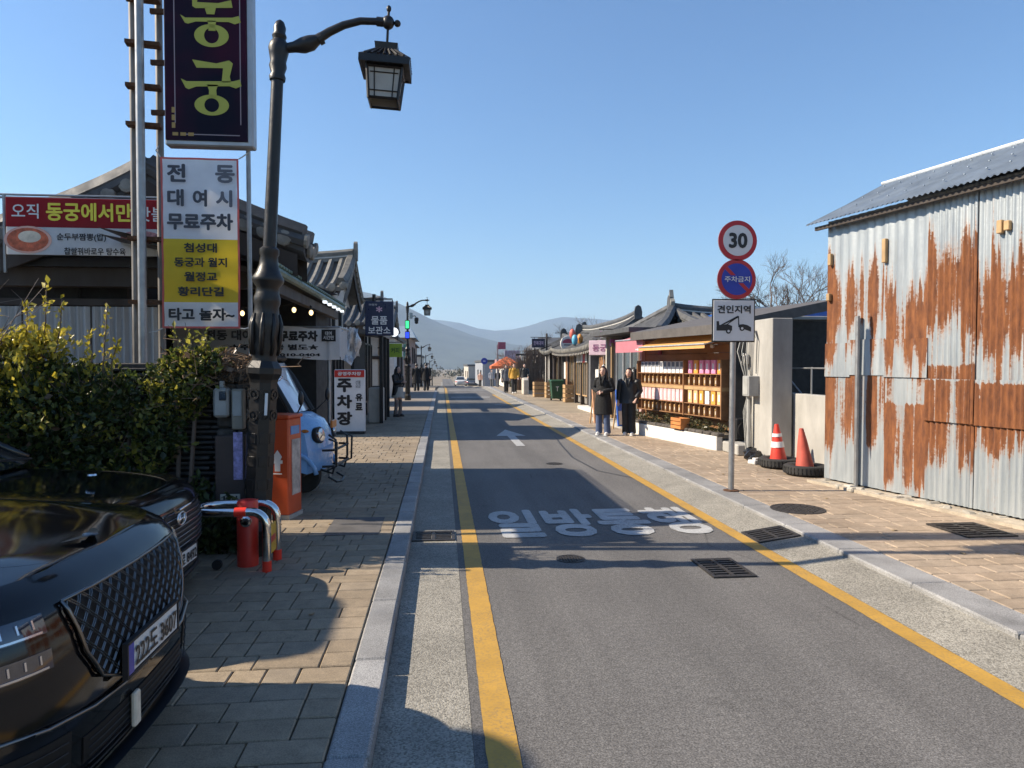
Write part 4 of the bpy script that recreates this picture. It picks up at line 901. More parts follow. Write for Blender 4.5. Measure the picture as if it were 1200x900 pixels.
for i, (a, c) in enumerate(zip(xs_, xs_[1:])):
    per, am = (.074, .017) if a < 4.05 else (.14, .011)
    s1 = 1.02+.05*rr.uniform(-1, 1) if a < 4.05 else 1.5+.02*rr.uniform(-1, 1)
    s2 = 1.45 if a < 4.05 else 1.93+.02*rr.uniform(-1, 1)
    corr('metal_sheet', a-.02, c+.02, .06+.0*i, s1+.04, M_RUSTY, sh, per, am, .012+rr.uniform(0, .012), rr.uniform(0, .006))
    corr('metal_sheet', a-.02, c+.02, s1, s2+.04, M_RUSTY, sh, per, am, .026+rr.uniform(0, .012), .004)
    corr('metal_sheet', a-.02, c+.02, s2, 3.66, M_RUSTY, sh, per, am, .0+rr.uniform(0, .012), .003)
q = MB(); q.tube([(5.12, .06, .05), (5.12, .06, 2.3)], .028, 8); q.build('drain_pipe', M_GALV, sh, smooth=40)
corr('end_wall_sheet', 0, 2.5, 0, 3.6, M_RUSTY, part_empty('end_wall', sh, (5.72, 0, 0), -math.pi/2), .09, .01)
q = MB(); q.box((2.85, -1.25, 1.6), (5.6, 2.3, 3.2)); q.build('frame_core', M_DARK, sh)
for x, z, hh in ((5.66, 3.12, .16), (5.68, 2.6, .1), (4.72, 3.1, .3), (3.2, 3.12, .14), (3.12, 3.12, .1)):
    q = MB(); q.box((x, .035, z), (.06, .05, hh), bev=.006); q.build('timber_block', M_WOODL, sh)
roof = part_empty('roof', sh)
for i in range(8):                                 # roof sheets, both slopes
    a, c = -.25+i*.77, -.25+(i+1)*.77+.03
    for (ya, za, yb, zb) in ((.22, 3.63, -1.2, 4.33), (-1.2, 4.33, -2.6, 3.63)):
        n = 44; rows = []
        for k in range(n+1):
            x = a+(c-a)*k/n; d = .012*math.sin(2*math.pi*x/.076)
            rows.append([(x, ya, za+d), ((ya+yb)/2, 0, 0) and (x, (ya+yb)/2, (za+zb)/2+d-.012), (x, yb, zb+d)])
        MB().grid(rows).build('roof_sheet', M_ZINC, roof, smooth=True)
q = MB(); q.tube([(-.3, -1.2, 4.35), (6.0, -1.2, 4.35)], .022, 6); q.build('ridge_cap', mat('ridge_white', (.7, .71, .72), .4, metal=.3), roof)
q = MB(); q.box((2.85, .12, 3.57), (6.0, .04, .05)); q.build('eave_batten', M_WOODD, roof)
for i in range(22):
    for j in range(3):
        q = MB(); q.lathe([(.014, 0), (.012, .012), (.001, .016)], (.0+i*.27, -.15-.38*j, 3.822+.187*j+.012), 6); q.build('roof_bolt', M_ZINC, roof)
q = MB(); rr = random.Random(3)
for i in range(90):
    x = rr.uniform(.0, 5.8); s = rr.uniform(.03, .1); q.box((x, .03+rr.uniform(0, .22), s*.25), (s*1.6, s, s*.7), rz=rr.uniform(0, 3), bev=s*.2)
rb = q.build('rubble_edge', mat('rubble_concrete', (.33, .3, .25), .9, var=.3, rand=.25, bump=.5), sh); rb['kind'] = 'stuff'
q = MB(); q.box((2.85, .1, .012), (5.9, .34, .05)); q.build('footing', mat('footing_sand', (.4, .34, .26), .95, var=.3, scale=6, bump=.6), sh)

# ---------------------------------------------------------------- concrete walls behind the cones
o = (5.72, 12.0, .1); t = thing('concrete_pier', 'tall pale concrete wall end with meter boxes beside the display shop', 'wall', o)
q = MB(o); q.box((5.74, 12.0, 1.32), (.36, 1.0, 2.46), bev=.01); q.build('pier', M_CONC, t)
q = MB(o); q.box((6.05, 12.45, 1.25), (.3, .3, 2.3), bev=.01); q.build('return_wall', M_CONC, t)
o = (6.4, 12.2, .1); t = thing('low_concrete_wall', 'low concrete wall with thin railing between pier and shed', 'wall', o)
q = MB(o); q.box((6.05, 11.2, .68), (.18, 2.6, 1.18), bev=.01); q.build('wall', M_CONC, t)
q = MB(o)
for y in (10.4, 11.2, 12.2): q.cyl((6.1, y, 1.2), (6.1, y, 1.72), .014, n=6)
q.tube([(6.1, 10.2, 1.7), (6.1, 12.4, 1.7)], .014, 6); q.tube([(6.1, 12.1, 1.6), (6.1, 11.5, 1.25)], .014, 6); q.build('railing', M_GALV, t)
o = (8.0, 15.5, .1); t = thing('grey_annex', 'grey rendered annex wall behind the low concrete wall', 'building', o)
q = MB(o); q.box((8.9, 16.2, 1.45), (4.4, 1.6, 2.7), bev=.01); q.build('wall', mat('render_grey', (.16, .165, .17), .85, var=.2, scale=3), t)
q = MB(o); q.box((8.9, 16.2, 2.82), (4.6, 1.8, .08), bev=.01); q.build('coping', M_CONC, t)
window(t, (-.4, -.13, 1.5), .9, .9, 'y', -1, M_ALU)
o = (10, 19, .1); t = thing('blue_roof_house', 'house with a bright blue roof edge behind the concrete pier', 'building', o)
q = MB(o); q.box((10.5, 20, 1.6), (5.2, 3.6, 2.9)); q.build('wall', M_CONC, t); q = MB(o); q.box((10.5, 20, 3.12), (5.6, 4, .16)); q.build('roof_edge', mat('blue_sheet', (.02, .1, .4), .4), t)
q = MB(o); q.box((10.5, 20, 3.26), (5.2, 3.6, .1)); q.build('roof', M_ALU, t)
# boxes and cables on the pier
prop('meter_box', 'white round electricity meter on the concrete pier', 'box', (5.49, 12.42, 1.85), [('housing', (0, 0, 0), (.14, .16, .24), M_PLAS, .05), ('dial', (-.08, 0, .03), (.02, .1, .1), M_GLS, .005)])
prop('junction_box', 'grey junction box below the meter on the concrete pier', 'box', (5.46, 12.1, 1.38), [('housing', (0, 0, 0), (.2, .26, .36), mat('box_grey', (.3, .3, .29), .6), .01), ('door', (-.104, 0, 0), (.008, .2, .3), M_METER, .003)])
o = (5.5, 12.3, .1); t = thing('wall_cables', 'bundle of black cables and pipe running up the concrete pier', 'cable', o)
for k in range(5):
    q = MB(o); q.tube([(5.5, 12.25+.03*k, .2), (5.47, 12.3+.03*k, .9), (5.5, 12.28, 1.3), (5.44-.02*k, 12.25+.05*k, 2.0), (5.44, 12.2+.05*k, 2.35), (5.5, 12.1+.03*k, 2.4), (5.52, 12.0, 2.2), (5.53, 12.05, 1.6)], .011, 5); q.build('cable', M_BLACK if k % 2 else M_METER, t)
q = MB(o); q.cyl((5.47, 12.2, .1), (5.47, 12.2, 1.3), .035, n=8); q.build('conduit', M_METER, t)
# dark recess with outdoor unit
o = (6.2, 13.1, .1); t = thing('side_alley', 'dark gap with black hoarding between display shop and concrete pier', 'hoarding', o)
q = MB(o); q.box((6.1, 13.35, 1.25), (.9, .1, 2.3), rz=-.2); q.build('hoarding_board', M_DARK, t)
o = (5.75, 13.05, .1); t = thing('outdoor_unit', 'small black outdoor fan unit in the gap by the pier', 'air conditioner', o)
q = MB(o); q.box((5.78, 13.12, .52), (.42, .28, .42), bev=.02); q.build('casing', M_BLKM, t); q = MB(o); q.lathe([(.16, 0), (.16, .02), (.13, .02), (.12, .005), (.02, .01)], (5.76, 12.98, .52), 18, (0, -1, 0)); q.build('fan_guard', M_DARK, t)
q = MB(o); q.box((5.78, 13.12, .2), (.5, .3, .2)); q.build('plinth', M_CONC, t)
o = (5.5, 12.75, .1); q = MB(); q.box((0, 0, .1), (.3, .7, .2), bev=.02); k_ = q.build('concrete_block', M_CONC); k_.location = o; tag(k_, 'low concrete block on the pavement before the dark gap', 'block')
o = (5.32, 11.75, .1); q = MB(); q.ell((0, 0, .1), (.13, .12, .13), 9, 6); q.ell((.12, .05, .07), (.1, .1, .09), 8, 5)
for i, v in enumerate(q.v): q.v[i] = (v[0]+.02*math.sin(i*3.1), v[1]+.02*math.sin(i*5.7), max(0, v[2]+.015*math.sin(i*2.3)))
k_ = q.build('rubbish_bag', mat('bag_black', (.02, .02, .022), .25, var=.3)); k_.location = o; tag(k_, 'small black rubbish bag at the foot of the concrete pier', 'bag')
o = (5.22, 11.35, .1); q = MB(); q.box((0, 0, .035), (.22, .16, .07), rz=.4, bev=.01); q.box((.03, .0, .085), (.14, .1, .03), rz=.1, bev=.005); k_ = q.build('rubbish_carton', mat('carton_white', (.6, .58, .55), .7, var=.25, scale=14)); k_.location = o; tag(k_, 'flattened white carton beside the black rubbish bag', 'carton')

# ---------------------------------------------------------------- traffic cones weighted with tyres
def cone(loc, label, worn, tilt):
    t = thing('traffic_cone', label, 'cone', (loc[0], loc[1], .1), 0, 'traffic cones by the shed')
    M = mat('cone_red', (.62, .045, .025), .45, var=.15) if not worn else mat('cone_faded', (.5, .09, .06), .6, var=.25)
    sh_ = lambda z: (tilt[0]*z, tilt[1]*z)
    q = MB(); q.box((0, 0, .015), (.36, .36, .03), bev=.01); q.build('base', M, t)
    q = MB(); P_ = [(.15, .03), (.11, .25), (.07, .5), (.035, .68), (.03, .70), (.02, .70)]
    q.tube([(sh_(z)[0], sh_(z)[1], z) for r_, z in P_], [r_ for r_, z in P_], 20); q.build('body', M, t, smooth=40)
    if not worn:
        for z0, z1 in ((.5, .55), (.33, .42)):
            r0, r1 = .112-(z0-.25)*.155+.006, .112-(z1-.25)*.155+.006
            q = MB(); q.tube([(*sh_(z0), z0), (*sh_(z1), z1)], [r0, r1], 20); q.build('reflective_band', M_WHITE, t, smooth=40)
    ty = thing('old_tyre', 'old black tyre round the '+('faded' if worn else 'banded')+' cone', 'tyre', (loc[0], loc[1], .1), 0, 'tyres weighing down the cones')
    q = MB(); prof = [(.17, .04), (.2, .02), (.27, .01), (.31, .03), (.32, .08), (.31, .14), (.27, .16), (.2, .15), (.17, .13), (.19, .085)]
    n = 40; rows = [[(r_*math.cos(2*math.pi*i/n), r_*math.sin(2*math.pi*i/n), z) for r_, z in prof] for i in range(n)]
    rows.append(rows[0]); q.grid([list(r_)+[r_[0]] for r_ in rows]); q.build('casing', mat('tyre_rubber', (.022, .021, .02), .8, var=.2), ty, smooth=40)
    q = MB()
    for i in range(36):
        a = 2*math.pi*i/36; q.box((.318*math.cos(a), .318*math.sin(a), .085), (.012, .03, .09), rz=a)
    q.build('tread', mat('tyre_rubber', (.022, .021, .02), .8), ty)
cone((5.42, 10.95), 'bright red traffic cone with white bands in a tyre', False, (-.06, 0)); cone((5.45, 10.15), 'faded red traffic cone without bands nearest the shed', True, (-.1, .02))

# ---------------------------------------------------------------- sign post with three traffic signs
o = (3.78, 8.95, .1); t = thing('sign_post', 'grey steel post with speed limit, no parking and tow away signs', 'sign', o)
q = MB(o); q.cyl((3.78, 8.95, .08), (3.80, 8.95, 3.5), .038, n=14); q.build('post', M_GALV, t, smooth=40)
q = MB(o); q.lathe([(.1, .1), (.1, .112), (.05, .118)], (3.78, 8.95, 0), 12); q.build('base_plate', M_RUST, t)
M_SB = mat('sign_blue', (.015, .035, .33), .4, var=.08); M_SR = mat('sign_red', (.42, .012, .02), .4, var=.08); M_SW = mat('sign_white', (.62, .62, .62), .45, var=.05); M_SK = mat('sign_black', (.015, .015, .015), .5, var=0)
def rd(nm, x, z, r, y, m, r2=None):
    q = MB(o); n = 40
    if r2: 
        q.add([(x+a*math.cos(2*math.pi*i/n), y, z+a*math.sin(2*math.pi*i/n)) for a in (r, r2) for i in range(n)], [(i, (i+1) % n, n+(i+1) % n, n+i) for i in range(n)])
    else: q.lathe([(r, 0), (r, .006)], (x, y, z), n, (0, -1, 0))
    return q.build(nm, m, t)
YF = 8.90
for x, z in ((3.82, 3.365), (3.81, 2.865)):
    q = MB(o); q.lathe([(.262, 0), (.262, .012)], (x, YF+.012, z), 40, (0, -1, 0)); q.build('plate', M_ALU, t)
rd('red_ring', 3.82, 3.365, .258, YF-.002, M_SR); rd('white_field', 3.82, 3.365, .198, YF-.009, M_SW)
text('30', (3.82, YF-.016, 3.365), XA, ZA, .25, .2, M_SK, t, bold=.04, off=o)
rd('red_ring', 3.81, 2.865, .258, YF-.002, M_SR); rd('blue_field', 3.81, 2.865, .205, YF-.009, M_SB)
q = MB(o); q.box((3.81, YF-.017, 2.865), (.42, .003, .045), ry=.78); q.build('red_slash', M_SR, t)
q = MB(o); q.box((3.81, YF-.0185, 2.865), (.36, .003, .1)); q.build('blue_band', M_SB, t)
text('주차금지', (3.81, YF-.021, 2.865), XA, ZA, .34, .075, M_SW, t, bold=.02, off=o)
q = MB(o); q.box((3.775, YF+.005, 2.33), (.58, .012, .56), bev=.004); q.build('plate', M_SK, t)
q = MB(o); q.box((3.775, YF-.004, 2.33), (.545, .008, .525), bev=.003); q.build('white_field', M_SW, t)
text('견인지역', (3.775, YF-.01, 2.475), XA, ZA, .45, .105, M_SK, t, bold=.03, off=o)
k = .0061
def PP(pl, nm='tow_pictogram'):
    q = MB(o); q.prism([(a*k, b_*k) for a, b_ in pl], (3.775, YF-.0085, 2.26), XA, ZA, .003); q.build(nm, M_SK, t)
PP([(-38, -10), (-4, -10), (-4, 0), (-14, 4), (-26, 2), (-32, 2), (-33, 10), (-38, 10)]); PP([(-30, 2), (-24, 2), (10, 18), (9, 22)]); PP([(-18, 2), (-14, 3), (10, 19), (8, 21)]); PP([(9, 21), (11, 21), (12, -2), (10, -2)])
PP([(10, -2), (14, -4), (38, -12), (38, -3), (30, 2), (20, 4), (12, 3)])
for cx, cy in ((-12, -11), (18, -5)):
    q = MB(o); q.lathe([(.034, 0), (.034, .004)], (3.775+cx*k, YF-.009, 2.26+cy*k), 14, (0, -1, 0)); q.build('tow_wheel', M_SK, t); q = MB(o); q.lathe([(.016, 0), (.016, .004)], (3.775+cx*k, YF-.0135, 2.26+cy*k), 12, (0, -1, 0)); q.build('tow_hub', M_SW, t)

# ================================================================ display shop with rows of gift boxes
DO = Vector((5.75, 13.6, .1)); DR = math.atan2(.983, -.186)
ds = thing('display_shop', 'wooden souvenir shop front with open box display and tile eave', 'building', DO, DR)
for k in range(11):
    q = MB(); q.box((1.9, -.03+.004*(k % 2), .42+k*.175), (3.8, .04, .168), bev=.004); q.build('plank', M_WOOD, ds)
panel(ds, 'corner_post', (3.84, .02, 1.15), (.12, .14, 2.3), mat('post_pink', (.55, .36, .33), .6)); panel(ds, 'corner_post', (-.04, .0, 1.2), (.1, .12, 2.3), M_BLKM)
panel(ds, 'side_wall', (-.06, -1.2, 1.3), (.1, 2.3, 2.5), M_DARK); panel(ds, 'header_beam', (1.9, .02, 2.32), (3.9, .1, .12), M_WOODD)
q = MB(); q.add([(-.5, .75, 2.42), (3.05, .75, 2.42), (3.05, -2.2, 3.0), (-.5, -2.2, 3.0)], [(0, 1, 2, 3)]); q.add([(-.5, .75, 2.24), (3.05, .75, 2.24), (3.05, .75, 2.42), (-.5, .75, 2.42)], [(0, 1, 2, 3)]); q.add([(-.5, .75, 2.24), (-.5, .75, 2.42), (-.5, -2.2, 3.0), (-.5, -2.2, 2.8)], [(0, 1, 2, 3)]); q.add([(-.5, .7, 2.24), (-.5, -2.2, 2.8), (3.05, -2.2, 2.8), (3.05, .7, 2.24)], [(0, 1, 2, 3)])
q.build('eave_roof', mat('eave_brown_grey', (.095, .085, .078), .75, var=.25), ds)
q = MB(); q.box((1.9, .5, 2.28), (.1, .1, .02)); 
sf = part_empty('display_rack', ds)
for z in (.585, .835, 1.21, 1.465): q = MB(); q.box((1.85, .12, z), (3.7, .22, .02), bev=.003); q.build('shelf', M_WOOD, sf)
q = MB(); q.box((1.85, .13, 1.165), (3.7, .2, .075), bev=.004); q.build('rail_board', M_WOODL, sf)
for x in (.02, 1.48, 3.7): q = MB(); q.box((x, .13, 1.16), (.035, .24, 1.2), bev=.004); q.build('upright', M_WOOD, sf)
for z in (.7, 1.335):
    for i in range(18):
        x = .02+i*.2055
        if abs(x-1.48) > .06: q = MB(); q.box((x, .12, z), (.012, .2, .22)); q.build('divider', M_WOOD, sf)
BOXM = dict(white=mat('box_white', (.68, .69, .7), .5, var=.08), pink=mat('box_pale_pink', (.72, .48, .48), .5, var=.1), hot=mat('box_pink', (.72, .25, .42), .5, var=.1), orange=mat('box_orange', (.75, .33, .06), .5, var=.15), apricot=mat('box_apricot', (.74, .45, .22), .5, var=.12))
M_CORE = mat('box_dark_inlay', (.12, .13, .16), .5, var=.1); M_TAN = mat('box_tan', (.3, .18, .07), .6, var=.5, scale=40, rand=.3)
DM = Matrix.Translation(DO) @ Matrix.Rotation(DR, 4, 'Z')
def gift(x, z, hgt, colk, label, group, inlay):
    p = DM @ Vector((x, .13, z)); t = thing('gift_box', label, 'box', p, DR, group)
    q = MB(); q.box((0, 0, hgt/2), (.155, .16, hgt), bev=.004); q.build('carton', BOXM[colk], t)
    q = MB(); q.box((0, .083, hgt*(.75 if inlay == 'band' else .5)), (.12 if inlay == 'band' else .05, .006, hgt*(.4 if inlay == 'band' else .5)), bev=.002); q.build('print', M_CORE if inlay == 'band' else BOXM['white' if colk != 'white' else 'pink'], t)
pos = [1.6+.188*i for i in range(11)]; near = [.13+.225*i for i in range(6)]
ORD = ['first', 'second', 'third', 'fourth', 'fifth', 'sixth', 'seventh', 'eighth', 'ninth', 'tenth', 'eleventh', 'twelfth', 'thirteenth', 'fourteenth', 'fifteenth', 'sixteenth', 'seventeenth']
for i, x in enumerate(pos): gift(x, 1.476, .26, 'white', f'white gift box with dark band, {ORD[10-i]} from left in the upper display row', 'white boxes in the upper display row', 'band')
for i, x in enumerate(pos): gift(x, .846, .28, 'pink', f'pale pink gift box, {ORD[10-i]} from left in the lower display row', 'pale pink boxes in the lower display row', 'strip')
cu = ['orange', 'hot', 'hot', 'hot', 'orange', 'hot']; cl = ['apricot', 'orange', 'white', 'orange', 'apricot', 'apricot']
wd_ = {'orange': 'orange', 'hot': 'bright pink', 'apricot': 'apricot', 'white': 'white'}
for i, x in enumerate(near): gift(x, 1.476, .28, cu[i], f'{wd_[cu[i]]} gift box, {ORD[5-i]} of six in the upper right display row', f'{wd_[cu[i]]} boxes in the upper right row', 'strip')
for i, x in enumerate(near): gift(x, .846, .28, cl[i], f'{wd_[cl[i]]} gift box, {ORD[5-i]} of six in the lower right display row', f'{wd_[cl[i]]} boxes in the lower right row', 'strip')
for z, nm in ((.596, 'lowest'), (1.222, 'second')):
    for i in range(17):
        x = .12+i*.2075
        if abs(x-1.48) < .09: continue
        p = DM @ Vector((x, .11, z)); t = thing('sample_pack', f'small tan sample pack, {ORD[16-i]} place from left in the {nm} cubby row of the display', 'package', p, DR, f'sample packs in the {nm} cubby row')
        q = MB(); q.box((0, 0, .085), (.12, .1, .17), bev=.01); q.build('pack', M_TAN, t); q = MB(); q.box((0, .053, .08), (.04, .006, .07), bev=.002); q.build('label', M_BEIGE, t)
for x, z, w2 in ((2.9, 2.05, .14), (1.15, 2.2, .1)):
    q = MB(); q.box((x, .05, z), (w2, .04, .3), bev=.005); q.build('plum_tag', mat('plum_tag', (.2, .03, .05), .5), ds)
q = MB(); q.ell((.6, .08, 2.05), (.05, .05, .05), 10, 6); q.build('wall_lamp', M_PLAS, ds, smooth=True)
# planter along the foot
pl = thing('stone_planter', 'long white planter wall under the box display', 'planter', DM @ Vector((1.8, .35, 0)), DR)
q = MB(); q.box((-.0, .12, .12), (4.2, .14, .3), bev=.01); q.build('front_wall', M_PLAS, pl); q = MB(); q.box((0, -.12, .26), (4.1, .36, .08)); q.build('soil', M_SOIL, pl)
for i in range(15):
    q = MB(); q.box((-2.0+i*.285, .1, .3), (.27, .16, .07), rz=rr.uniform(-.1, .1), bev=.02); q.build('edge_stone', M_STONE, pl)
cr = thing('small_crate', 'small orange wooden crate hung on the planter edge', 'crate', DM @ Vector((1.15, .5, .3)), DR)
q = MB()
for z in (.04, .12, .2): q.box((0, .1, z), (.42, .02, .065)); q.box((0, -.1, z), (.42, .02, .065))
for x in (-.2, .2): q.box((x, 0, .12), (.02, .18, .22))
q.box((0, 0, .01), (.4, .18, .02)); q.build('slats', mat('crate_orange', (.5, .2, .06), .6, var=.2), cr)
# awnings
def awning(label, x0, x1, m, yi, zi, yo, zo, drop, root=ds):
    M_ = DM; t = thing('awning', label, 'awning', M_ @ Vector(((x0+x1)/2, yi, zi)), DR); cx = (x0+x1)/2
    q = MB(); q.grid([[(x-cx, 0, 0), (x-cx, (yo-yi)/2, (zo-zi)/2-.02), (x-cx, yo-yi, zo-zi), (x-cx, yo-yi+.005, zo-zi-drop)] for x in [x0+(x1-x0)*i/6 for i in range(7)]]); q.build('canvas', m, t)
    q = MB(); q.tube([(x0-cx, yo-yi, zo-zi), (x1-cx, yo-yi, zo-zi)], .02, 6); q.build('front_bar', M_ALU, t)
    for x in (x0, x1): q = MB(); q.tube([(x-cx, 0, -.15), (x-cx, yo-yi, zo-zi)], .012, 5); q.build('arm', M_ALU, t)
    return t
M_AWO = cloth_mat('awning_orange', (.78, .42, .14), .25); M_AWP = cloth_mat('awning_pink', (.55, .2, .24), .2)
awning('orange canvas awning under the brown eave of the souvenir shop', -.2, 2.6, M_AWO, .1, 2.36, .75, 2.06, .08)
aw = awning('dusty pink canvas awning on the shop next to the display', 2.7, 4.2, M_AWP, .0, 2.42, .6, 2.26, .3)
for k in range(3): MB().box((-.6+k*.09, .61, -.4), (.06, .004, .03+.02*(k%2))).build('white_mark', M_WHITE, aw)
# ================================================================ right shop row beyond the display
t = thing('hanok_house', 'hanok roof with tall ridge end tile behind the souvenir shop', 'building', (6.7, 20.2, .1), 0, 'tile roofed houses on the right side')
hanok(part_empty('roof', t), 0, 5.5, 0, 2.9, 2.35, 3.1, sp=.28, up=.15, r=.08, gable=True, et=.8, rh=.8)
panel(t, 'wall', (3.0, -1.9, 1.2), (4.6, .12, 2.3), M_BEIGE); panel(t, 'wall', (.6, 0, 1.2), (.12, 4.2, 2.3), M_BEIGE); panel(t, 'wall', (3.0, 1.9, 1.2), (4.6, .12, 2.3), M_BEIGE)
q = MB(); q.prism([(-.1, 0), (.1, 0), (.16, .2), (.05, .32), (.02, .55), (-.06, .3), (-.16, .2)], (-.1, -.05, 3.3), (0, 1, 0), ZA, .12); q.build('roof_ornament', M_TILEL, t)
hp = part_empty('hip_slope', t); q = MB(); A_, B_, T_ = Vector((-1.3, -2.9, 2.42)), Vector((-1.3, 3.3, 2.42)), Vector((.05, .1, 3.25)); q.add([A_, B_, T_, A_-ZA*.1, B_-ZA*.1], [(0, 2, 1), (0, 1, 4, 3)]); q.build('roof_deck', M_TILE, hp)
for k in range(23):
    y = -2.85+k*.275; tt = max(.04, 1-(abs(y-.1)/(3.0 if y < .1 else 3.2))); q = MB(); q.tube([(-1.33, y, 2.43), (-1.3+1.35*tt*.5, y, 2.44+.83*tt*.47), (-1.3+1.35*tt, y, 2.44+.83*tt)], .075, 7); q.build('tile_row', M_TILE, hp, smooth=50)
q = MB(); q.tube([T_+ZA*.1, (T_+B_)/2+ZA*.02, B_+ZA*.12], [.14, .13, .12], 6); q.tube([T_+ZA*.1, (T_+A_)/2+ZA*.02, A_+ZA*.12], [.14, .13, .12], 6); q.build('hip_ridge', M_TILE, hp, smooth=50)
# pink awning shop
SO = Vector((5.15, 17.6, .1)); ps = thing('pink_awning_shop', 'small shop with glass front below the pink awning', 'building', SO, R(94)); PM = Matrix.Translation(SO) @ Matrix.Rotation(R(94), 4, 'Z')
panel(ps, 'back_wall', (1.6, -1.6, 1.25), (3.3, .1, 2.5), M_DARK); panel(ps, 'side_wall', (3.2, -.8, 1.25), (.1, 1.7, 2.5), M_BEIGE)
panel(ps, 'door_board', (.22, .0, 1.15), (.38, .06, 2.2), M_WOOD); panel(ps, 'post', (.02, .05, 1.15), (.07, .07, 2.3), M_WOODL); panel(ps, 'post', (2.6, .05, 1.15), (.07, .07, 2.3), M_WOODL)
for k in range(3): window(ps, (.75+.62*k, -.02, 1.25), .58, 2.0, 'y', 1, M_ALU, M_GLSB, 0)
panel(ps, 'roof_slab', (1.6, -.7, 2.55), (3.5, 2.4, .12), M_TILE); panel(ps, 'doorstep', (1.5, .25, .05), (3.2, .5, .12), M_CONC)
q = MB(); q.box((.75, .06, 1.3), (.22, .02, .6), bev=.003); q.build('window_poster', mat('poster_black', (.02, .02, .02), .5, var=0), ps); text('아\n이\n스', (.75, .072, 1.3), -XA, ZA, .1, .5, M_WHITE, ps, bold=.03)
q = MB(); q.box((1.4, .04, .95), (.3, .02, .5), bev=.003); q.build('green_poster', mat('poster_green', (.2, .4, .05), .5, var=.4, scale=9), ps)
for nm, lab, x, y, zz, wdt, m1, m2 in (('standing_sign', 'blue and white standing sign board beside the pink awning post', .35, .45, .55, .45, mat('board_blue', (.03, .12, .5), .5), M_PLAS), ('standing_sign', 'apricot standing menu board behind the two women', 2.1, .55, .5, .5, mat('board_apricot', (.65, .35, .2), .5, var=.3, scale=8), M_WOODL)):
    p = PM @ Vector((x, y, 0)); s = thing(nm, lab, 'sign', p, R(20)); q = MB(); q.box((0, 0, zz), (wdt, .05, .95), rx=-.12, bev=.01); q.build('board', m1, s)
    q = MB(); q.box((0, -.05, zz-.25), (wdt*.85, .02, .35), rx=-.12); q.build('lower_panel', m2, s); q = MB(); q.box((-wdt/2+.03, .12, .4), (.03, .03, .82), rx=.2); q.box((wdt/2-.03, .12, .4), (.03, .03, .82), rx=.2); q.build('prop_leg', M_WOODL, s)
def hang_sign(nm, label, c, dims, m, txt, tm, brk=True, bold=.02, txth=.5, rz=0.0):
    s = thing(nm, label, 'sign', c, rz); q = MB(); q.box((0, 0, 0), dims, bev=.012); q.build('board', m, s)
    if txt: text(txt, (0, -dims[1]/2-.004, 0), XA, ZA, dims[0]*.75, dims[2]*txth, tm, s, bold=bold)
    if brk:
        q = MB(); q.tube([(-dims[0]*.6, 0, dims[2]/2+.07), (dims[0]*.5+.35, 0, dims[2]/2+.07)], .018, 6); q.tube([(-dims[0]*.3, 0, dims[2]/2), (-dims[0]*.3, 0, dims[2]/2+.08)], .012, 5); q.tube([(dims[0]*.3, 0, dims[2]/2), (dims[0]*.3, 0, dims[2]/2+.08)], .012, 5); q.build('bracket', M_BLKM, s)
    return s
# pale pink sign shop (dark brick column), next along
so_ = Vector((5.3, 21.4, .1)); t = thing('brick_shop', 'shop with dark brick column and pale pink sign', 'building', so_)
def P2(nm, c, d, m, **k): return panel(t, nm, Vector(c)-so_, d, m, **k)
M_DBRK = bpy.data.materials.new('dark brick'); nt_, ns_, lk_, b_ = nodes(M_DBRK); br_ = N(nt_, 'TexBrick'); lk_.new(coords(nt_, 'Object', (1, 1, 1)), br_.inputs['Vector'])
P2('back_wall', (7.2, 24, 1.3), (.1, 5.2, 2.5), M_DARK); P2('roof_slab', (6.3, 24, 2.62), (1.7, 5.4, .12), M_TILE); P2('doorstep', (5.5, 24, .14), (.7, 5.3, .16), M_PLAS)
for k in range(30):
    for j in range(3): P2('brick', (5.55+j*.2+(.1 if k % 2 else 0), 22.1, .24+k*.075), (.19, .3, .066), mat('brick charcoal', (.045, .043, .042), .85, var=.3, rand=.3), bev=.004)
P2('grey_column', (5.6, 25.9, 1.3), (.3, .3, 2.2), mat('column_grey', (.12, .12, .125), .8)); P2('menu_board', (5.5, 24.75, 1.2), (.05, .5, .8), M_PLAS); P2('wall_panel', (5.72, 26.15, 1.3), (.06, .5, 2.2), M_WOOD); P2('timber_panel', (5.75, 25.0, 1.9), (.06, .9, .7), M_WOOD); P2('white_door', (5.78, 25.0, .85), (.05, .4, 1.3), M_PLAS)
for y in (22.75, 23.6, 24.3): window(t, (5.75-so_.x, y-so_.y, 1.2), .75, 1.9, 'x', -1, M_ALU, M_GLSB, 0)
hang_sign('shop_sign', 'pale pink box sign above the brick shop window', (5.12, 22.0, 2.3), (.95, .3, .46), mat('sign_pale_pink', (.68, .5, .56), .5, var=.1), '동궁당', mat('plum_print', (.3, .1, .2), .5, var=0), False, rz=-.55)
hang_sign('shop_sign', 'small purple hanging sign on the tile slope', (5.68, 24.0, 2.75), (.5, .08, .34), mat('sign_purple', (.26, .05, .28), .5), '공방', mat('pale_print', (.55, .4, .5), .5, var=0))
hang_sign('shop_sign', 'magenta and white sign above the pink awning', (5.3, 20.6, 2.42), (.7, .1, .2), mat('sign_magenta', (.6, .15, .42), .5, var=.3, scale=6), None, None, False)
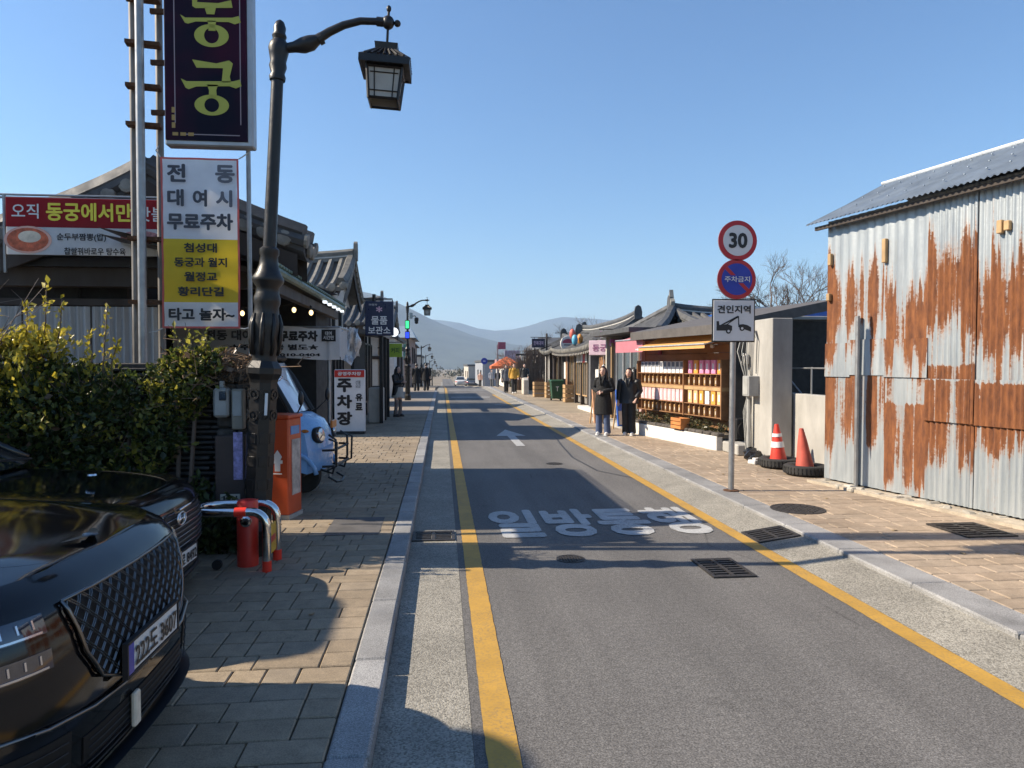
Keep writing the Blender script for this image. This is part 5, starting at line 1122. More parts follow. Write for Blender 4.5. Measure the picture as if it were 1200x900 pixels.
# long tile roof along the street
t = thing('hanok_house', 'long hanok row with ridge along the street and upturned far tip', 'building', (6.9, 26.0, .1), math.pi/2, 'tile roofed houses on the right side')
hanok(part_empty('roof', t), -1.4, 8.0, 0, 1.6, 2.25, 3.2, sp=.27, up=.16, r=.08, rafters=(1,), et=.75, rh=.9)
panel(t, 'wall', (3.3, .9, 1.2), (9.0, .12, 2.3), mat('wall_warm_grey', (.2, .185, .165), .85, var=.2)); panel(t, 'wall', (7.7, -.2, 1.2), (.12, 2.2, 2.3), M_BEIGE)
for x in (1.9, 3.3, 4.7, 6.4): panel(t, 'column', (x, 1.02, 1.15), (.18, .18, 2.3), M_WOODD)
panel(t, 'door_leaf', (6.95, 1.0, 1.05), (.8, .08, 2.0), M_WOOD); panel(t, 'notice_board', (7.6, 1.0, 1.4), (.5, .06, .8), M_PLAS); panel(t, 'sign_strip', (4.7, 1.06, 2.12), (2.6, .06, .22), M_WOODL)
for k in range(5): panel(t, 'hanging_cloth', (2.15+.45*k, 1.12, 1.95), (.38, .02, .36), (M_PLAS, M_RED, M_BANW, M_BEIGE, M_PLAS)[k])
for x in (2.6, 4.0, 5.5): window(t, (x, 1.03, 1.25), .9, 1.7, 'y', 1, M_WOODL, M_GLSB)
for k, (c, m) in enumerate((((5.42, 29.2, 3.05), mat('disc_red', (.6, .12, .08), .5)), ((5.48, 29.0, 2.8), mat('disc_sky', (.12, .4, .55), .5)), ((5.78, 29.4, 2.85), mat('disc_orange', (.6, .25, .05), .5)))):
    s = thing('round_lantern', ('red', 'sky blue', 'orange')[k]+' paper lantern hanging by the upturned roof tip', 'lantern', c, 0); q = MB(); q.ell((0, 0, 0), (.13, .13, .22), 14, 10); q.build('shade', m, s, smooth=True); q = MB(); q.cyl((0, 0, .2), (0, 0, .36), .008, n=5); q.build('cord', M_BLACK, s); q = MB(); q.lathe([(.05, -.24), (.05, -.2)], n=8); q.build('rim', M_BLKM, s)
s = thing('round_sign', 'round white sign with dark red print on a bracket', 'sign', (5.65, 31.5, 2.72)); q = MB(); q.lathe([(.34, -.05), (.36, -.03), (.36, .03), (.34, .05)], (0, 0, 0), 28, (0, -1, 0)); q.build('disc', M_PLAS, s, smooth=40)
q = MB(); q.prism([(.27*math.cos(a*.2618), .2*math.sin(a*.2618)) for a in range(13)], (0, -.051, .02), XA, ZA, .004); q.build('red_print', mat('print_dark_red', (.35, .05, .09), .5, var=0), s); q = MB(); q.box((0, -.053, -.06), (.4, .004, .05)); q.build('grey_print', M_GREYT, s); q = MB(); q.tube([(-.6, 0, .48), (1.0, 0, .48)], .018, 6); q.cyl((0, 0, .35), (0, 0, .48), .012, n=5); q.build('bracket', M_BLKM, s)
hang_sign('shop_sign', 'dark navy rectangular hanging sign at the end of the right shop row', (4.98, 36.5, 2.9), (.68, .1, .46), mat('sign_ink', (.02, .02, .045), .5), '한복대여', mat('pale_print', (.55, .4, .5), .5, var=0))
q = MB(); q.cyl((5.42, 36.5, .1), (5.42, 36.5, 3.4), .05, n=8); k_ = q.build('sign_pole', M_WOODD); tag(k_, 'dark pole holding the navy hanging sign', 'pole')
# end house with grey tile porch and white gable wall
t = thing('end_house', 'low house with grey tile porch and white end wall on the right', 'building', (6.6, 35.5, .1))
hanok(part_empty('roof', t, (0, 0, 0), math.pi/2), -1.6, 2.6, 0, 1.3, 2.3, 2.95, sp=.28, up=.15, gable=True)
panel(t, 'wall', (-.75, 2.3, 1.15), (.12, .9, 2.2), M_PLAS); panel(t, 'wall', (0, 2.7, 1.15), (2.0, .1, 2.3), M_PLAS); panel(t, 'wall', (.4, .5, 1.15), (.1, 4.0, 2.2), M_WOOD); panel(t, 'wall', (-.2, -1.5, 1.15), (1.2, .1, 2.3), mat('wall_charcoal', (.1, .1, .102), .8))
for y in (-1.4, 0, 1.4): panel(t, 'post', (-.9, y, 1.15), (.14, .14, 2.3), M_WOODD)
window(t, (-.7, .4, 1.3), 1.1, 1.5, 'x', -1, M_WOODL, M_GLSB)
# wooden planter boxes and the green bin
def planter(loc, label):
    s = thing('wooden_planter', label, 'planter', loc, 0, 'slatted wooden planters on the right pavement')
    for k in range(4):
        z = .1+k*.2
        q = MB(); q.box((0, -.3, z), (.62, .03, .17), bev=.006); q.build('slat', M_WOODL, s); q = MB(); q.box((-.3, 0, z), (.03, .57, .17), bev=.006); q.build('slat', M_WOODL, s); q = MB(); q.box((.3, 0, z), (.03, .57, .17), bev=.006); q.build('slat', M_WOODL, s)
    q = MB(); q.box((0, 0, .72), (.56, .56, .06)); q.build('soil', M_SOIL, s); rr2 = random.Random(loc[1]); q = MB()
    for k in range(60): 
        a = rr2.uniform(0, 6.28); h = rr2.uniform(.1, .3); x, y = rr2.uniform(-.2, .2), rr2.uniform(-.2, .2); q.tube([(x, y, .74), (x+.06*math.cos(a), y+.06*math.sin(a), .74+h)], [.012, .003], 3, False)
    q.build('dry_plant', mat('dry_stalk', (.14, .08, .05), .9, var=.4), s)
planter((5.72, 31.2, .1), 'slatted pine planter right of the green bin'); planter((5.05, 36.6, .1), 'slatted pine planter left of the green bin'); planter((5.5, 35.4, .1), 'darker set back pine planter behind the green bin')
s = thing('wheelie_bin', 'dark green wheeled rubbish bin between wooden planters', 'bin', (5.3, 32.6, .1))
M_BIN = mat('bin_green', (.015, .07, .035), .45)
q = MB(); q.grid([[(-a, -a, z), (a, -a, z), (a, a, z), (-a, a, z)] for a, z in ((.22, .1), (.28, .85), (.3, .86), (.3, .9))], close=True); q.add([(-.22, -.22, .1), (.22, -.22, .1), (.22, .22, .1), (-.22, .22, .1)], [(3, 2, 1, 0)]); q.build('body', M_BIN, s)
q = MB(); q.box((0, 0, .93), (.62, .62, .07), rx=.05, bev=.02); q.build('lid', M_BIN, s); q = MB(); q.tube([(-.2, .33, .88), (.2, .33, .88)], .02, 6); q.build('handle', M_BLACK, s)
for x in (-.22, .22): q = MB(); q.lathe([(.1, -.03), (.1, .03)], (x, .2, .1), 14, (1, 0, 0)); q.build('wheel', M_BLACK, s)
q = MB(); q.box((0, -.27, .55), (.03, .01, .2)); q.box((0, -.27, .65), (.14, .01, .03)); q.build('white_mark', M_WHITE, s, smooth=False)
# garden wall, reed screen, far right
t = thing('white_garden_wall', 'low row of pale stone blocks beyond the right shop row', 'wall', (6.0, 44, .1))
for k in range(9): q = MB(); q.box((-1.3+.0*k+.12*k, -4+k*1.05, .42), (.3, 1.0, .84+.05*(k % 2)), bev=.03); q.build('block', M_BEIGE, t)
t = thing('reed_screen', 'brown reed screen with flat top behind the pale stone blocks', 'fence', (7.5, 47, 0))
rr = random.Random(21); q = MB()
for k in range(700):
    x = rr.uniform(-2.6, 2.2); y = rr.uniform(-.5, .5)+(.4 if x > 0 else 0); h = 2.7+rr.uniform(-.25, .25)-(.6 if x < -2 else 0); q.tube([(x, y, 0), (x+rr.uniform(-.1, .1), y, h)], [.022, .012], 3, False)
q.build('reeds', mat('reed_brown', (.17, .115, .08), .9, var=.4, rand=.3), t)['kind'] = 'stuff'; q = MB(); q.box((-.2, 0, 2.45), (4.8, .08, .12)); q.box((-.2, 0, 1.2), (4.8, .08, .1)); q.build('rail', M_WOODD, t)
simple_house('far right low building behind the reed screen', 7.5, 14, 52, 62, 3.0, M_BEIGE, M_TILE, [('y', 8.6, 1.8, 1.0, 1.2), ('x', 55, 1.8, 1.3, 1.2), ('x', 59, 1.8, 1.3, 1.2)], 'far_house', slope=1.0)
simple_house('far right shop with pink sign down the slope', 6.4, 12, 72, 84, 2.0, M_PLAS, mat('roof_pink', (.45, .25, .25), .6), [('x', 75, .6, 1.4, 1.3), ('x', 80, .6, 1.4, 1.3)], 'far_house', .4)
simple_house('distant grey building at the bottom of the right side', 5.6, 14, 98, 120, 2.2, mat('stucco_bluegrey', (.28, .3, .33), .9), M_TILE, [('x', 102, .4, 1.8, 1.3), ('x', 110, .4, 1.8, 1.3)], 'far_house', .3)
simple_house('most distant right building beside the lane end', 4.8, 14, 130, 156, 1.6, M_BEIGE, M_TILE, [('x', 134, 0, 1.8, 1.2), ('x', 144, 0, 1.8, 1.2)], 'far_house', .3)
def at2(px, py, Y): # point down the street from a view bearing
    X = (px-518)/830*Y; return (X, Y, 1.75+(428-py)/830*Y)
hang_sign('far_billboard', 'tall far pylon sign with dark red panel on the right', at2(600, 417, 70), (1.5, .3, 1.1), mat('pylon_face', (.3, .3, .42), .5, var=.3, scale=2), None, None, False)
q = MB(); q.box((5.5, 70.3, 1.2), (.16, .16, 5.2)); q.box((7.3, 70.3, .6), (.14, .14, 3.6)); tag(q.build('pylon_post', M_ALU), 'pair of pale posts under the far pylon sign', 'post')
hang_sign('far_billboard', 'small dark red board topping the far pylon sign', at2(588, 405, 69.6), (.75, .2, .7), mat('pylon_red', (.25, .06, .1), .5), None, None, False)
s = thing('round_road_sign', 'blue round road sign on a pole far down the road', 'sign', (5.35, 90, gz(90))); q = MB(); q.cyl((0, 0, 0), (0, 0, 3.4), .05, n=8); q.build('post', M_GALV, s); q = MB(); q.lathe([(.42, -.02), (.42, .02)], (0, -.06, 3.25), 24, (0, -1, 0)); q.build('disc', M_SB, s)
q = MB(); q.box((0, -.09, 3.25), (.3, .01, .1)); q.build('white_bar', M_SW, s)
s = thing('market_tent', 'orange market parasol tent far down on the right', 'tent', (6.0, 66, gz(66))); M_TENT = mat('tent_orange', (.7, .16, .05), .6)
q = MB(); q.add([(-1.5, -1.2, 2.0), (1.5, -1.2, 2.0), (1.5, 1.2, 2.0), (-1.5, 1.2, 2.0), (0, 0, 2.9)], [(0, 1, 4), (1, 2, 4), (2, 3, 4), (3, 0, 4)]); q.grid([[(-1.5, -1.2, 2.0), (1.5, -1.2, 2.0), (1.5, 1.2, 2.0), (-1.5, 1.2, 2.0)], [(-1.5, -1.2, 1.75), (1.5, -1.2, 1.75), (1.5, 1.2, 1.75), (-1.5, 1.2, 1.75)]], close=True); q.build('canopy', M_TENT, s)
for x in (-1.4, 1.4):
    for y in (-1.1, 1.1): q = MB(); q.cyl((x, y, 0), (x, y, 2.0), .03, n=6); q.build('leg', M_ALU, s)
s2 = copy_tree(s); s2.location = (9.2, 61, gz(61)); s2.scale = (.7, .7, .8); s2['label'] = 'smaller orange market parasol nearer on the right'; s['group'] = s2['group'] = 'orange market tents'
hang_sign('shop_banner', 'pale pink banner above the far orange tent', (8.6, 74, 2.4), (3.2, .1, .7), mat('banner_pale_pink', (.65, .4, .45), .6, var=.2), None, None, False)
q = MB(); q.cyl((7.3, 73.9, gz(74)), (7.3, 73.9, 2.2), .05, n=6); q.cyl((9.9, 73.9, gz(74)), (9.9, 73.9, 2.2), .05, n=6); tag(q.build('banner_post', M_ALU), 'pair of thin posts under the far pale pink banner', 'post')
s = thing('gate_pillar', 'white gate pillar by the far right shops', 'pillar', (6.7, 58, gz(58))); q = MB(); q.box((0, 0, 1.3), (.5, .5, 2.6), bev=.02); q.build('shaft', M_PLAS, s); q = MB(); q.box((0, 0, 2.68), (.62, .62, .16), bev=.02); q.build('cap', M_PLAS, s)
# ================================================================ people
M_SKIN = mat('skin', (.6, .38, .29), .55, var=.06); M_HAIR = mat('hair black', (.014, .011, .01), .4, var=.2)
def fuse(o, vox, sm=4):
    bake(o, [('REMESH', dict(mode='VOXEL', voxel_size=vox)), ('SMOOTH', dict(factor=.5, iterations=sm))])
    o.data.polygons.foreach_set('use_smooth', [True]*len(o.data.polygons)); return o
def loft(q, secs, n=20):
    q.grid([[(cx+rx*math.cos(2*math.pi*j/n), cy+ry*math.sin(2*math.pi*j/n), z) for j in range(n)] for cx, cy, z, rx, ry in secs], close=True)
    f, l = secs[0], secs[-1]
    for s, rv in ((f, True), (l, False)):
        ring = [(s[0]+s[3]*math.cos(2*math.pi*j/n), s[1]+s[4]*math.sin(2*math.pi*j/n), s[2]) for j in range(n)]; q.add(ring, [tuple(range(n))[::-1] if rv else tuple(range(n))])
def person(label, loc, face, H, arms, feet, coat, coatlen, cm, tm, sm, hairlen, group=None, legr=.078, extra=None, bulk=1.0, hm=None, hat=None):
    """front is local -y. arms: for each side [elbow, hand]; feet: for each side foot (x,y)"""
    t = thing('person', label, 'person', loc, face, group); k = H/1.65; b = bulk
    hip = {s: Vector((s*.085, 0, .86)) for s in (-1, 1)}; sh = {s: Vector((s*.17*b, .01, 1.33)) for s in (-1, 1)}
    q = MB()
    loft(q, [(0, 0, .80, .13, .09), (0, 0, .9, .15, .1), (0, 0, 1.05, .12, .085), (0, 0, 1.2, .15, .1), (0, .0, 1.32, .15, .09), (0, .0, 1.38, .08, .06)])
    q.tube([(0, 0, 1.34), (0, -.005, 1.42), (0, -.01, 1.48)], [.055, .048, .05], 10)
    q.ell((0, -.02, 1.535), (.072, .088, .112), 16, 12); q.ell((0, -.05, 1.49), (.05, .05, .05), 10, 8)     # skull, jaw
    q.tube([(0, -.098, 1.55), (0, -.118, 1.52), (0, -.1, 1.512)], [.01, .015, .01], 6)                       # nose
    for s in (-1, 1): q.ell((s*.073, 0, 1.53), (.01, .02, .03), 8, 6)                                        # ears
    for s in (-1, 1):
        f = Vector((feet[s][0], feet[s][1], .07)); kn = (hip[s]+f)/2+Vector((0, -.03+feet[s][2] if len(feet[s]) > 2 else -.03, .0))
        q.tube([hip[s], (hip[s]+kn)/2, kn, (kn+f)/2, f], [.085, .075, .055, .052, .036], 10); q.tube([f+Vector((0, .05, -.02)), f+Vector((0, -.04, -.03)), f+Vector((0, -.15, -.045))], [.035, .04, .028], 8)
        e, h = Vector(arms[s][0]), Vector(arms[s][1]); q.tube([sh[s], (sh[s]+e)/2, e, (e+h)/2, h], [.052, .046, .038, .036, .026], 10)
        d = (h-e).normalized(); side = d.cross(Vector((0, -1, 0))); side = side.normalized() if side.length > .1 else XA
        q.tube([h, h+d*.05, h+d*.09], [.026, .036, .032], 8, flat=.55)
        for i in range(4): q.tube([h+d*.08+side*(.025-.0165*i), h+d*(.12+.008*(1-abs(i-1.3)))+side*(.027-.018*i)+Vector((0, -.008, 0)), h+d*.15+side*(.026-.018*i)+Vector((0, -.02, 0))], [.009, .008, .006], 6)
        q.tube([h+d*.03+side*.03*s, h+d*.07+side*.05*s, h+d*.1+side*.05*s+Vector((0, -.01, 0))], [.011, .01, .007], 6)
    body = fuse(q.build('body', M_SKIN, t), .011, 2); body.scale = (k, k, k)
    def part(nm, q, m, vox, smn=3):
        p = fuse(q.build(nm, m, t), vox, smn); p.scale = (k, k, k); return p
    for s in (-1, 1):
        q = MB(); q.ell((s*.03, -.098, 1.545), (.012, .008, .007), 8, 6); e_ = q.build('eye', M_BLACK, t); e_.scale = (k, k, k)
        q = MB(); q.box((s*.03, -.1, 1.563), (.034, .008, .007)); e_ = q.build('eyebrow', M_HAIR, t); e_.scale = (k, k, k)
    q = MB(); q.tube([(-.022, -.098, 1.488), (0, -.104, 1.486), (.022, -.098, 1.488)], [.004, .007, .004], 6); e_ = q.build('mouth', mat('lips', (.35, .09, .08), .5, var=0), t); e_.scale = (k, k, k)
    q = MB()                                                                                                    # trousers
    for s in (-1, 1):
        f = Vector((feet[s][0], feet[s][1], .05)); kn = (hip[s]+f)/2+Vector((0, -.03, 0)); q.tube([hip[s]+Vector((0, 0, .06)), (hip[s]+kn)/2, kn, (kn+f)/2, f+Vector((0, 0, .0))], [legr*1.12, legr*1.12, legr*1.0, legr, legr*1.08], 14)
    loft(q, [(0, 0, .82, .145*b, .1), (0, 0, .9, .155*b, .11), (0, 0, 1.02, .14*b, .1)]); part('trousers', q, tm, .012)
    for s in (-1, 1):                                                                                           # shoes
        q = MB(); fx, fy = feet[s][0], feet[s][1]; q.tube([(fx, fy+.07, .045), (fx, fy+.02, .055), (fx, fy-.07, .045), (fx, fy-.16, .03)], [.042, .05, .048, .03], 10); q.box((fx, fy-.045, .012), (.085, .25, .024), bev=.01); part('shoe', q, sm, .009, 1)
    q = MB(); zb = coatlen                                                                                       # coat
    fl = .195*b+(.9-zb)*.09
    secs = [(0, 0, zb, fl, fl*.72)]+([(0, 0, .86,   .2*b, .15)] if zb < .8 else [])+[(0, 0, 1.0, .178*b, .135), (0, 0, 1.15, .17*b, .125), (0, 0, 1.28, .18*b, .115), (0, 0, 1.36, .12, .09), (0, -.0, 1.42, .07, .065)]
    loft(q, secs)
    for s in (-1, 1):
        e, h = Vector(arms[s][0]), Vector(arms[s][1]); q.tube([sh[s]+Vector((-s*.04, 0, .02)), sh[s], (sh[s]+e)/2, e, (e+h)/2, h], [.06, .075*b, .068*b, .06*b, .055*b, .05*b], 12)
    part(coat, q, cm, .014, 3)
    q = MB()                                                                                                    # lapels / collar
    for s in (-1, 1): q.tube([(s*.06, -.05, 1.43), (s*.05, -.1, 1.36), (s*.015, -.132, 1.2)], [.02, .022, .008], 6)
    p = q.build('collar', cm, t, smooth=True); p.scale = (k, k, k)
    q = MB()                                                                                                    # hair: cap open at the face
    n = 22; rows = []
    for i in range(9):
        row = []
        for j in range(n):
            a = 2*math.pi*j/n; fr = max(0, -math.sin(a)); th = (math.radians(98)-math.radians(52)*min(1, fr*1.5))*i/8; zz = 1.545+.122*math.cos(th); rr_ = math.sin(min(th, math.pi/2))
            lim = 1.585 if fr > .55 else 1.47
            row.append((.084*rr_*math.cos(a), -.012+.1*rr_*math.sin(a), zz))
        rows.append(row)
    q.grid(rows, close=True)
    if hairlen < 1.45:
        for j in range(15):
            a = math.pi*(-.12+1.24*j/14); x, y = .08*math.cos(a), .0+.088*math.sin(a); q.tube([(x, y, 1.56), (x*1.12, y*1.05+.005, 1.46), (x*1.35, y*.95+.02 if abs(x) < .05 else y-.02, (1.4+hairlen)/2), (x*1.35, (y+.03 if abs(x) < .05 else -.06), hairlen)], [.02, .024, .024, .01], 6)
    else:
        for j in range(11):
            a = math.pi*(0+1.0*j/10); x, y = .078*math.cos(a), .0+.085*math.sin(a); q.tube([(x, y, 1.58), (x, y, hairlen)], [.016, .01], 6)
    p = q.build('hair', hm or M_HAIR, t, smooth=True); p.scale = (k, k, k)
    if hat: q = MB(); q.lathe([(.085, 1.6), (.084, 1.63), (.06, 1.66), (.01, 1.672)], (0, -.012, 0), 16); p = q.build('cap', hat, t, smooth=True); p.scale = (k, k, k)
    if extra: extra(t, k)
    return t
M_GREYC0 = mat('scarf_grey', (.3, .28, .26), .8)
M_COATB = mat('coat_black', (.006, .006, .007), .85, var=.2, scale=12, bump=.2, bscale=30); M_JACK = mat('jacket_black', (.008, .008, .009), .5, var=.2, bump=.3, bscale=14)
M_JEAN = mat('denim_blue', (.06, .085, .16), .85, var=.25, scale=10); M_TRB = mat('trousers_black', (.014, .014, .016), .8, var=.2); M_SHOEW = mat('shoe_white', (.65, .64, .62), .6, var=.08); M_SHOED = mat('shoe_dark', (.04, .035, .03), .6)
def phone(t, k):
    q = MB(); q.box((.0, -.245, 1.03), (.07, .012, .14), rx=.5, bev=.004); p = q.build('phone', M_BLACK, t); p.scale = (k, k, k)
face_cam = lambda x, y: math.atan2(-x, y)      # turns local -y towards the camera
stand = {-1: (-.11, 0), 1: (.11, 0)}; hang = {s: [(s*.235, .02, 1.06), (s*.235, -.04, .84)] for s in (-1, 1)}
clasp = {s: [(s*.24, .03, 1.1), (s*.05, -.19, 1.04)] for s in (-1, 1)}
person('woman in long black coat and blue jeans with clasped hands on the right pavement', (3.78, 16.38, .1), -.6, 1.62, clasp, stand, 'long_coat', .5, M_COATB, M_JEAN, M_SHOEW, 1.22, legr=.078, extra=lambda t, k: [setattr(MB().ell((0, 0, 1.665*k), (.035, .035, .03), 8, 6).build('hair_clip', M_SHOEW, t, smooth=True), 'scale', (1, 1, 1))])
arms2 = {-1: [(-.25, .02, 1.08), (-.26, -.02, .86)], 1: [(.27, .05, 1.1), (.2, -.06, .92)]}
person('woman in black padded jacket and black trousers beside the long coat', (4.38, 16.32, .1), -.5, 1.58, arms2, {-1: (-.08, 0), 1: (.1, -.02)}, 'padded_jacket', .78, M_JACK, M_TRB, M_SHOEW, 1.2, legr=.082, bulk=1.18)
walk = {-1: (-.09, -.2), 1: (.09, .18)}; swing = {-1: [(-.24, .08, 1.07), (-.23, .1, .85)], 1: [(.24, -.03, 1.07), (.22, -.16, .88)]}
M_MUST = mat('jacket_mustard', (.5, .27, .03), .7, var=.15); M_GREYC = mat('jacket_grey', (.12, .125, .14), .7); M_PALEJ = mat('jeans_pale', (.33, .36, .42), .85)
person('person in mustard yellow jacket walking on the right pavement', (4.2, 41.3, .1), 0, 1.74, swing, walk, 'jacket', .82, M_MUST, M_TRB, M_SHOEW, 1.5, bulk=1.15)
person('person in grey coat left of the yellow jacket', (3.85, 42.6, .1), .1, 1.66, hang, walk, 'jacket', .7, M_GREYC, M_TRB, M_SHOED, 1.3, bulk=1.1)
person('person in dark jacket and pale jeans walking near the stone blocks', (5.25, 45.0, .1), -.1, 1.74, swing, {-1: (-.09, .15), 1: (.09, -.18)}, 'jacket', .8, M_JACK, M_PALEJ, M_SHOEW, 1.5, bulk=1.1)
person('woman in black looking at a phone by the left shop posts', (-1.42, 23.0, .1), .9, 1.62, {s: [(s*.2, -.05, 1.1), (s*.04, -.2, 1.12)] for s in (-1, 1)}, stand, 'jacket', .7, M_JACK, mat('stockings', (.2, .16, .14), .8), M_SHOED, 1.2, legr=.06, extra=lambda t, k: [phone(t, k), MB().tube([(0, 0, .62), (0, 0, .74), (0, 0, .95)], [.2, .19, .15], 16).build('skirt', M_BEIGE, t, smooth=40)])
person('left one of two people in long black coats walking away', (-1.62, 45.6, .1), math.pi, 1.76, hang, walk, 'long_coat', .45, M_COATB, M_TRB, M_SHOED, 1.5, bulk=1.2)
person('right one of two people in black coats walking away', (-1.02, 46.2, .1), math.pi, 1.78, swing, walk, 'jacket', .6, M_COATB, M_TRB, M_SHOED, 1.5, bulk=1.2)
for k, (x, y, c, lb) in enumerate(((4.9, 70, M_PALEJ, 'far person in pale clothes before the orange tent'), (5.6, 71.5, M_JACK, 'far person in black beside the pale one at the orange tent'), (4.5, 84, M_SKIN, 'far person in tan coat on the right down the slope'), (-1.4, 62, M_TRB, 'far dark figure on the left beyond the crossing'))):
    person(lb, (x, y, gz(y)+.03), math.pi*(k % 2), 1.7, hang, walk, 'jacket', .75, c, M_TRB, M_SHOED, 1.5, bulk=1.15)
# ================================================================ vehicles
def paint(name, col, rough=.09, flake=0.0):
    m = mat(name, col, rough, var=0, coat=.0, spec=.55, metal=flake); return m
M_PBLK = paint('paint black', (.004, .004, .005)); M_PWHT = paint('paint white', (.6, .6, .6)); M_LENS = mat('lamp lens', (.015, .02, .04), .06, var=0, coat=1.0, spec=.8)
M_DRL = mat('lamp_reflector', (.55, .56, .6), .15, metal=.9, var=0); M_TYRE = mat('tyre_rubber', (.022, .021, .02), .8); M_RIM = mat('alloy rim', (.35, .35, .36), .3, metal=.9, var=0)
M_GRIL = mat('grille_chrome', (.2, .195, .19), .3, metal=1.0, var=0); M_PLATE = mat('plate_white', (.62, .63, .62), .4, var=.05); M_GRLB = mat('grille_black', (.004, .004, .004), .7, var=0); M_AMB = mat('amber reflector', (.5, .16, .02), .3, var=0)
HALF = [(0, 0), (-.005, .2), (-.02, .42), (-.07, .62), (-.17, .77), (-.33, .875), (-.55, .925), (-1.0, .94), (-1.8, .94), (-2.8, .94), (-3.8, .93), (-4.4, .9), (-4.75, .78), (-4.88, .5), (-4.9, 0)]
LEV = [(.16, .12, .07), (.2, .05, .03), (.26, .01, .012), (.42, 0, 0), (.58, 0, 0), (.70, .015, .0), (.78, .04, .01), (.835, .085, .03), (.87, .15, .065)]
def catmull(P, t):
    i = max(0, min(len(P)-2, int(t))); f = t-i; p = [Vector((*P[max(0, min(len(P)-1, k))], 0)) for k in (i-1, i, i+1, i+2)]
    return .5*((2*p[1])+(p[2]-p[0])*f+(2*p[0]-5*p[1]+4*p[2]-p[3])*f*f+(3*p[1]-p[0]-3*p[2]+p[3])*f**3)
class CarBody:
    def __init__(s, zs=1.0, ws=1.0, ls=1.0):
        s.zs, s.ws, s.ls = zs, ws, ls; s.tab = [(0, 0.0)]; L = 0; last = Vector((0, 0, 0))
        for k in range(1, 281):
            t = k/20; p = catmull(HALF, t); L += (p-last).length; last = p; s.tab.append((t, L))
    def param(s, arc):
        a = abs(arc)
        for (t0, l0), (t1, l1) in zip(s.tab, s.tab[1:]):
            if l1 >= a: return t0+(t1-t0)*(a-l0)/max(1e-6, l1-l0)
        return 14
    def pt(s, t, sg, z, off=0.0):
        p = catmull(HALF, t); d = catmull(HALF, min(14, t+.05))-catmull(HALF, max(0, t-.05)); n = Vector((-d.y, d.x, 0))*-1
        n = n.normalized() if n.length > 1e-6 else Vector((1, 0, 0))
        if n.dot(Vector((p.x+2.45, p.y, 0))) < 0: n = -n
        if t < .03: n = Vector((1, 0, 0))
        fi = si = 0
        for (z0, f0, s0), (z1, f1, s1) in zip(LEV, LEV[1:]):
            if z <= z1 or (z1, f1, s1) == LEV[-1]:
                k = max(0, min(1, (z-z0)/(z1-z0))); fi, si = f0+(f1-f0)*k, s0+(s1-s0)*k; break
        fw = max(0, min(1, (p.x+1.2)/.9)); bw = max(0, min(1, (-p.x-3.9)/.8))
        x = p.x-fi*fw+fi*bw; y = p.y*(1-si/.94)
        return Vector(((x+n.x*off)*s.ls, sg*(y+n.y*off)*s.ws, z*s.zs))
    def surf(s, arc, z, off=0.0): return s.pt(s.param(arc), 1 if arc >= 0 else -1, z, off)
    def patch(s, a0, a1, z0, z1, off, nm, m, parent, na=8, nz=2, skew=0.0):
        """panel following the body skin; skew raises its outer end"""
        rows = [[s.surf(a0+(a1-a0)*i/na, z0+(z1-z0)*j/nz+skew*i/na, off) for i in range(na+1)] for j in range(nz+1)]
        back = [[s.surf(a0+(a1-a0)*i/na, z0+(z1-z0)*j/nz+skew*i/na, -.02) for i in range(na+1)] for j in (0, nz)]
        q = MB(); q.grid(rows); q.grid([rows[0], back[0]]); q.grid([rows[-1], back[1]]); q.grid([[r_[0] for r_ in rows], [back[0][0]]*1+[s.surf(a0, z0+(z1-z0)*j/nz, -.02) for j in range(1, nz+1)]]); q.grid([[r_[-1] for r_ in rows], [s.surf(a1, z0+(z1-z0)*j/nz+skew, -.02) for j in range(nz+1)]])
        return q.build(nm, m, parent, smooth=40)
ZT = [(-.14, .873), (-.3, .9), (-.6, .935), (-1.0, .965), (-1.5, 1.0), (-2.5, 1.02), (-3.9, 1.03), (-4.5, 1.02), (-4.85, .9)]
def ztop(x):
    for (a, za), (c, zc) in zip(ZT, ZT[1:]):
        if x >= c: return za+(zc-za)*max(0, min(1, (a-x)/(a-c)))
    return ZT[-1][1]
def plate(parent, O, wd, ht, txt):
    p = part_empty('number_plate', parent, O); q = MB(); q.box((0, 0, 0), (.012, wd, ht), bev=.005); q.build('plate', M_PLATE, p)
    q = MB(); q.box((.007, -wd/2+.025, 0), (.003, .045, ht*.95)); q.build('blue_strip', M_SB, p); text(txt, (.008, .015, 0), YA, ZA, wd*.84, ht*.68, M_SK, p, bold=.02)
    q = MB()
    for s in (-1, 1): q.box((0, s*(wd/2+.004), 0), (.02, .01, ht+.016)); q.box((0, 0, s*(ht/2+.004)), (.02, wd+.012, .01))
    q.build('plate_frame', M_BLACK, p)
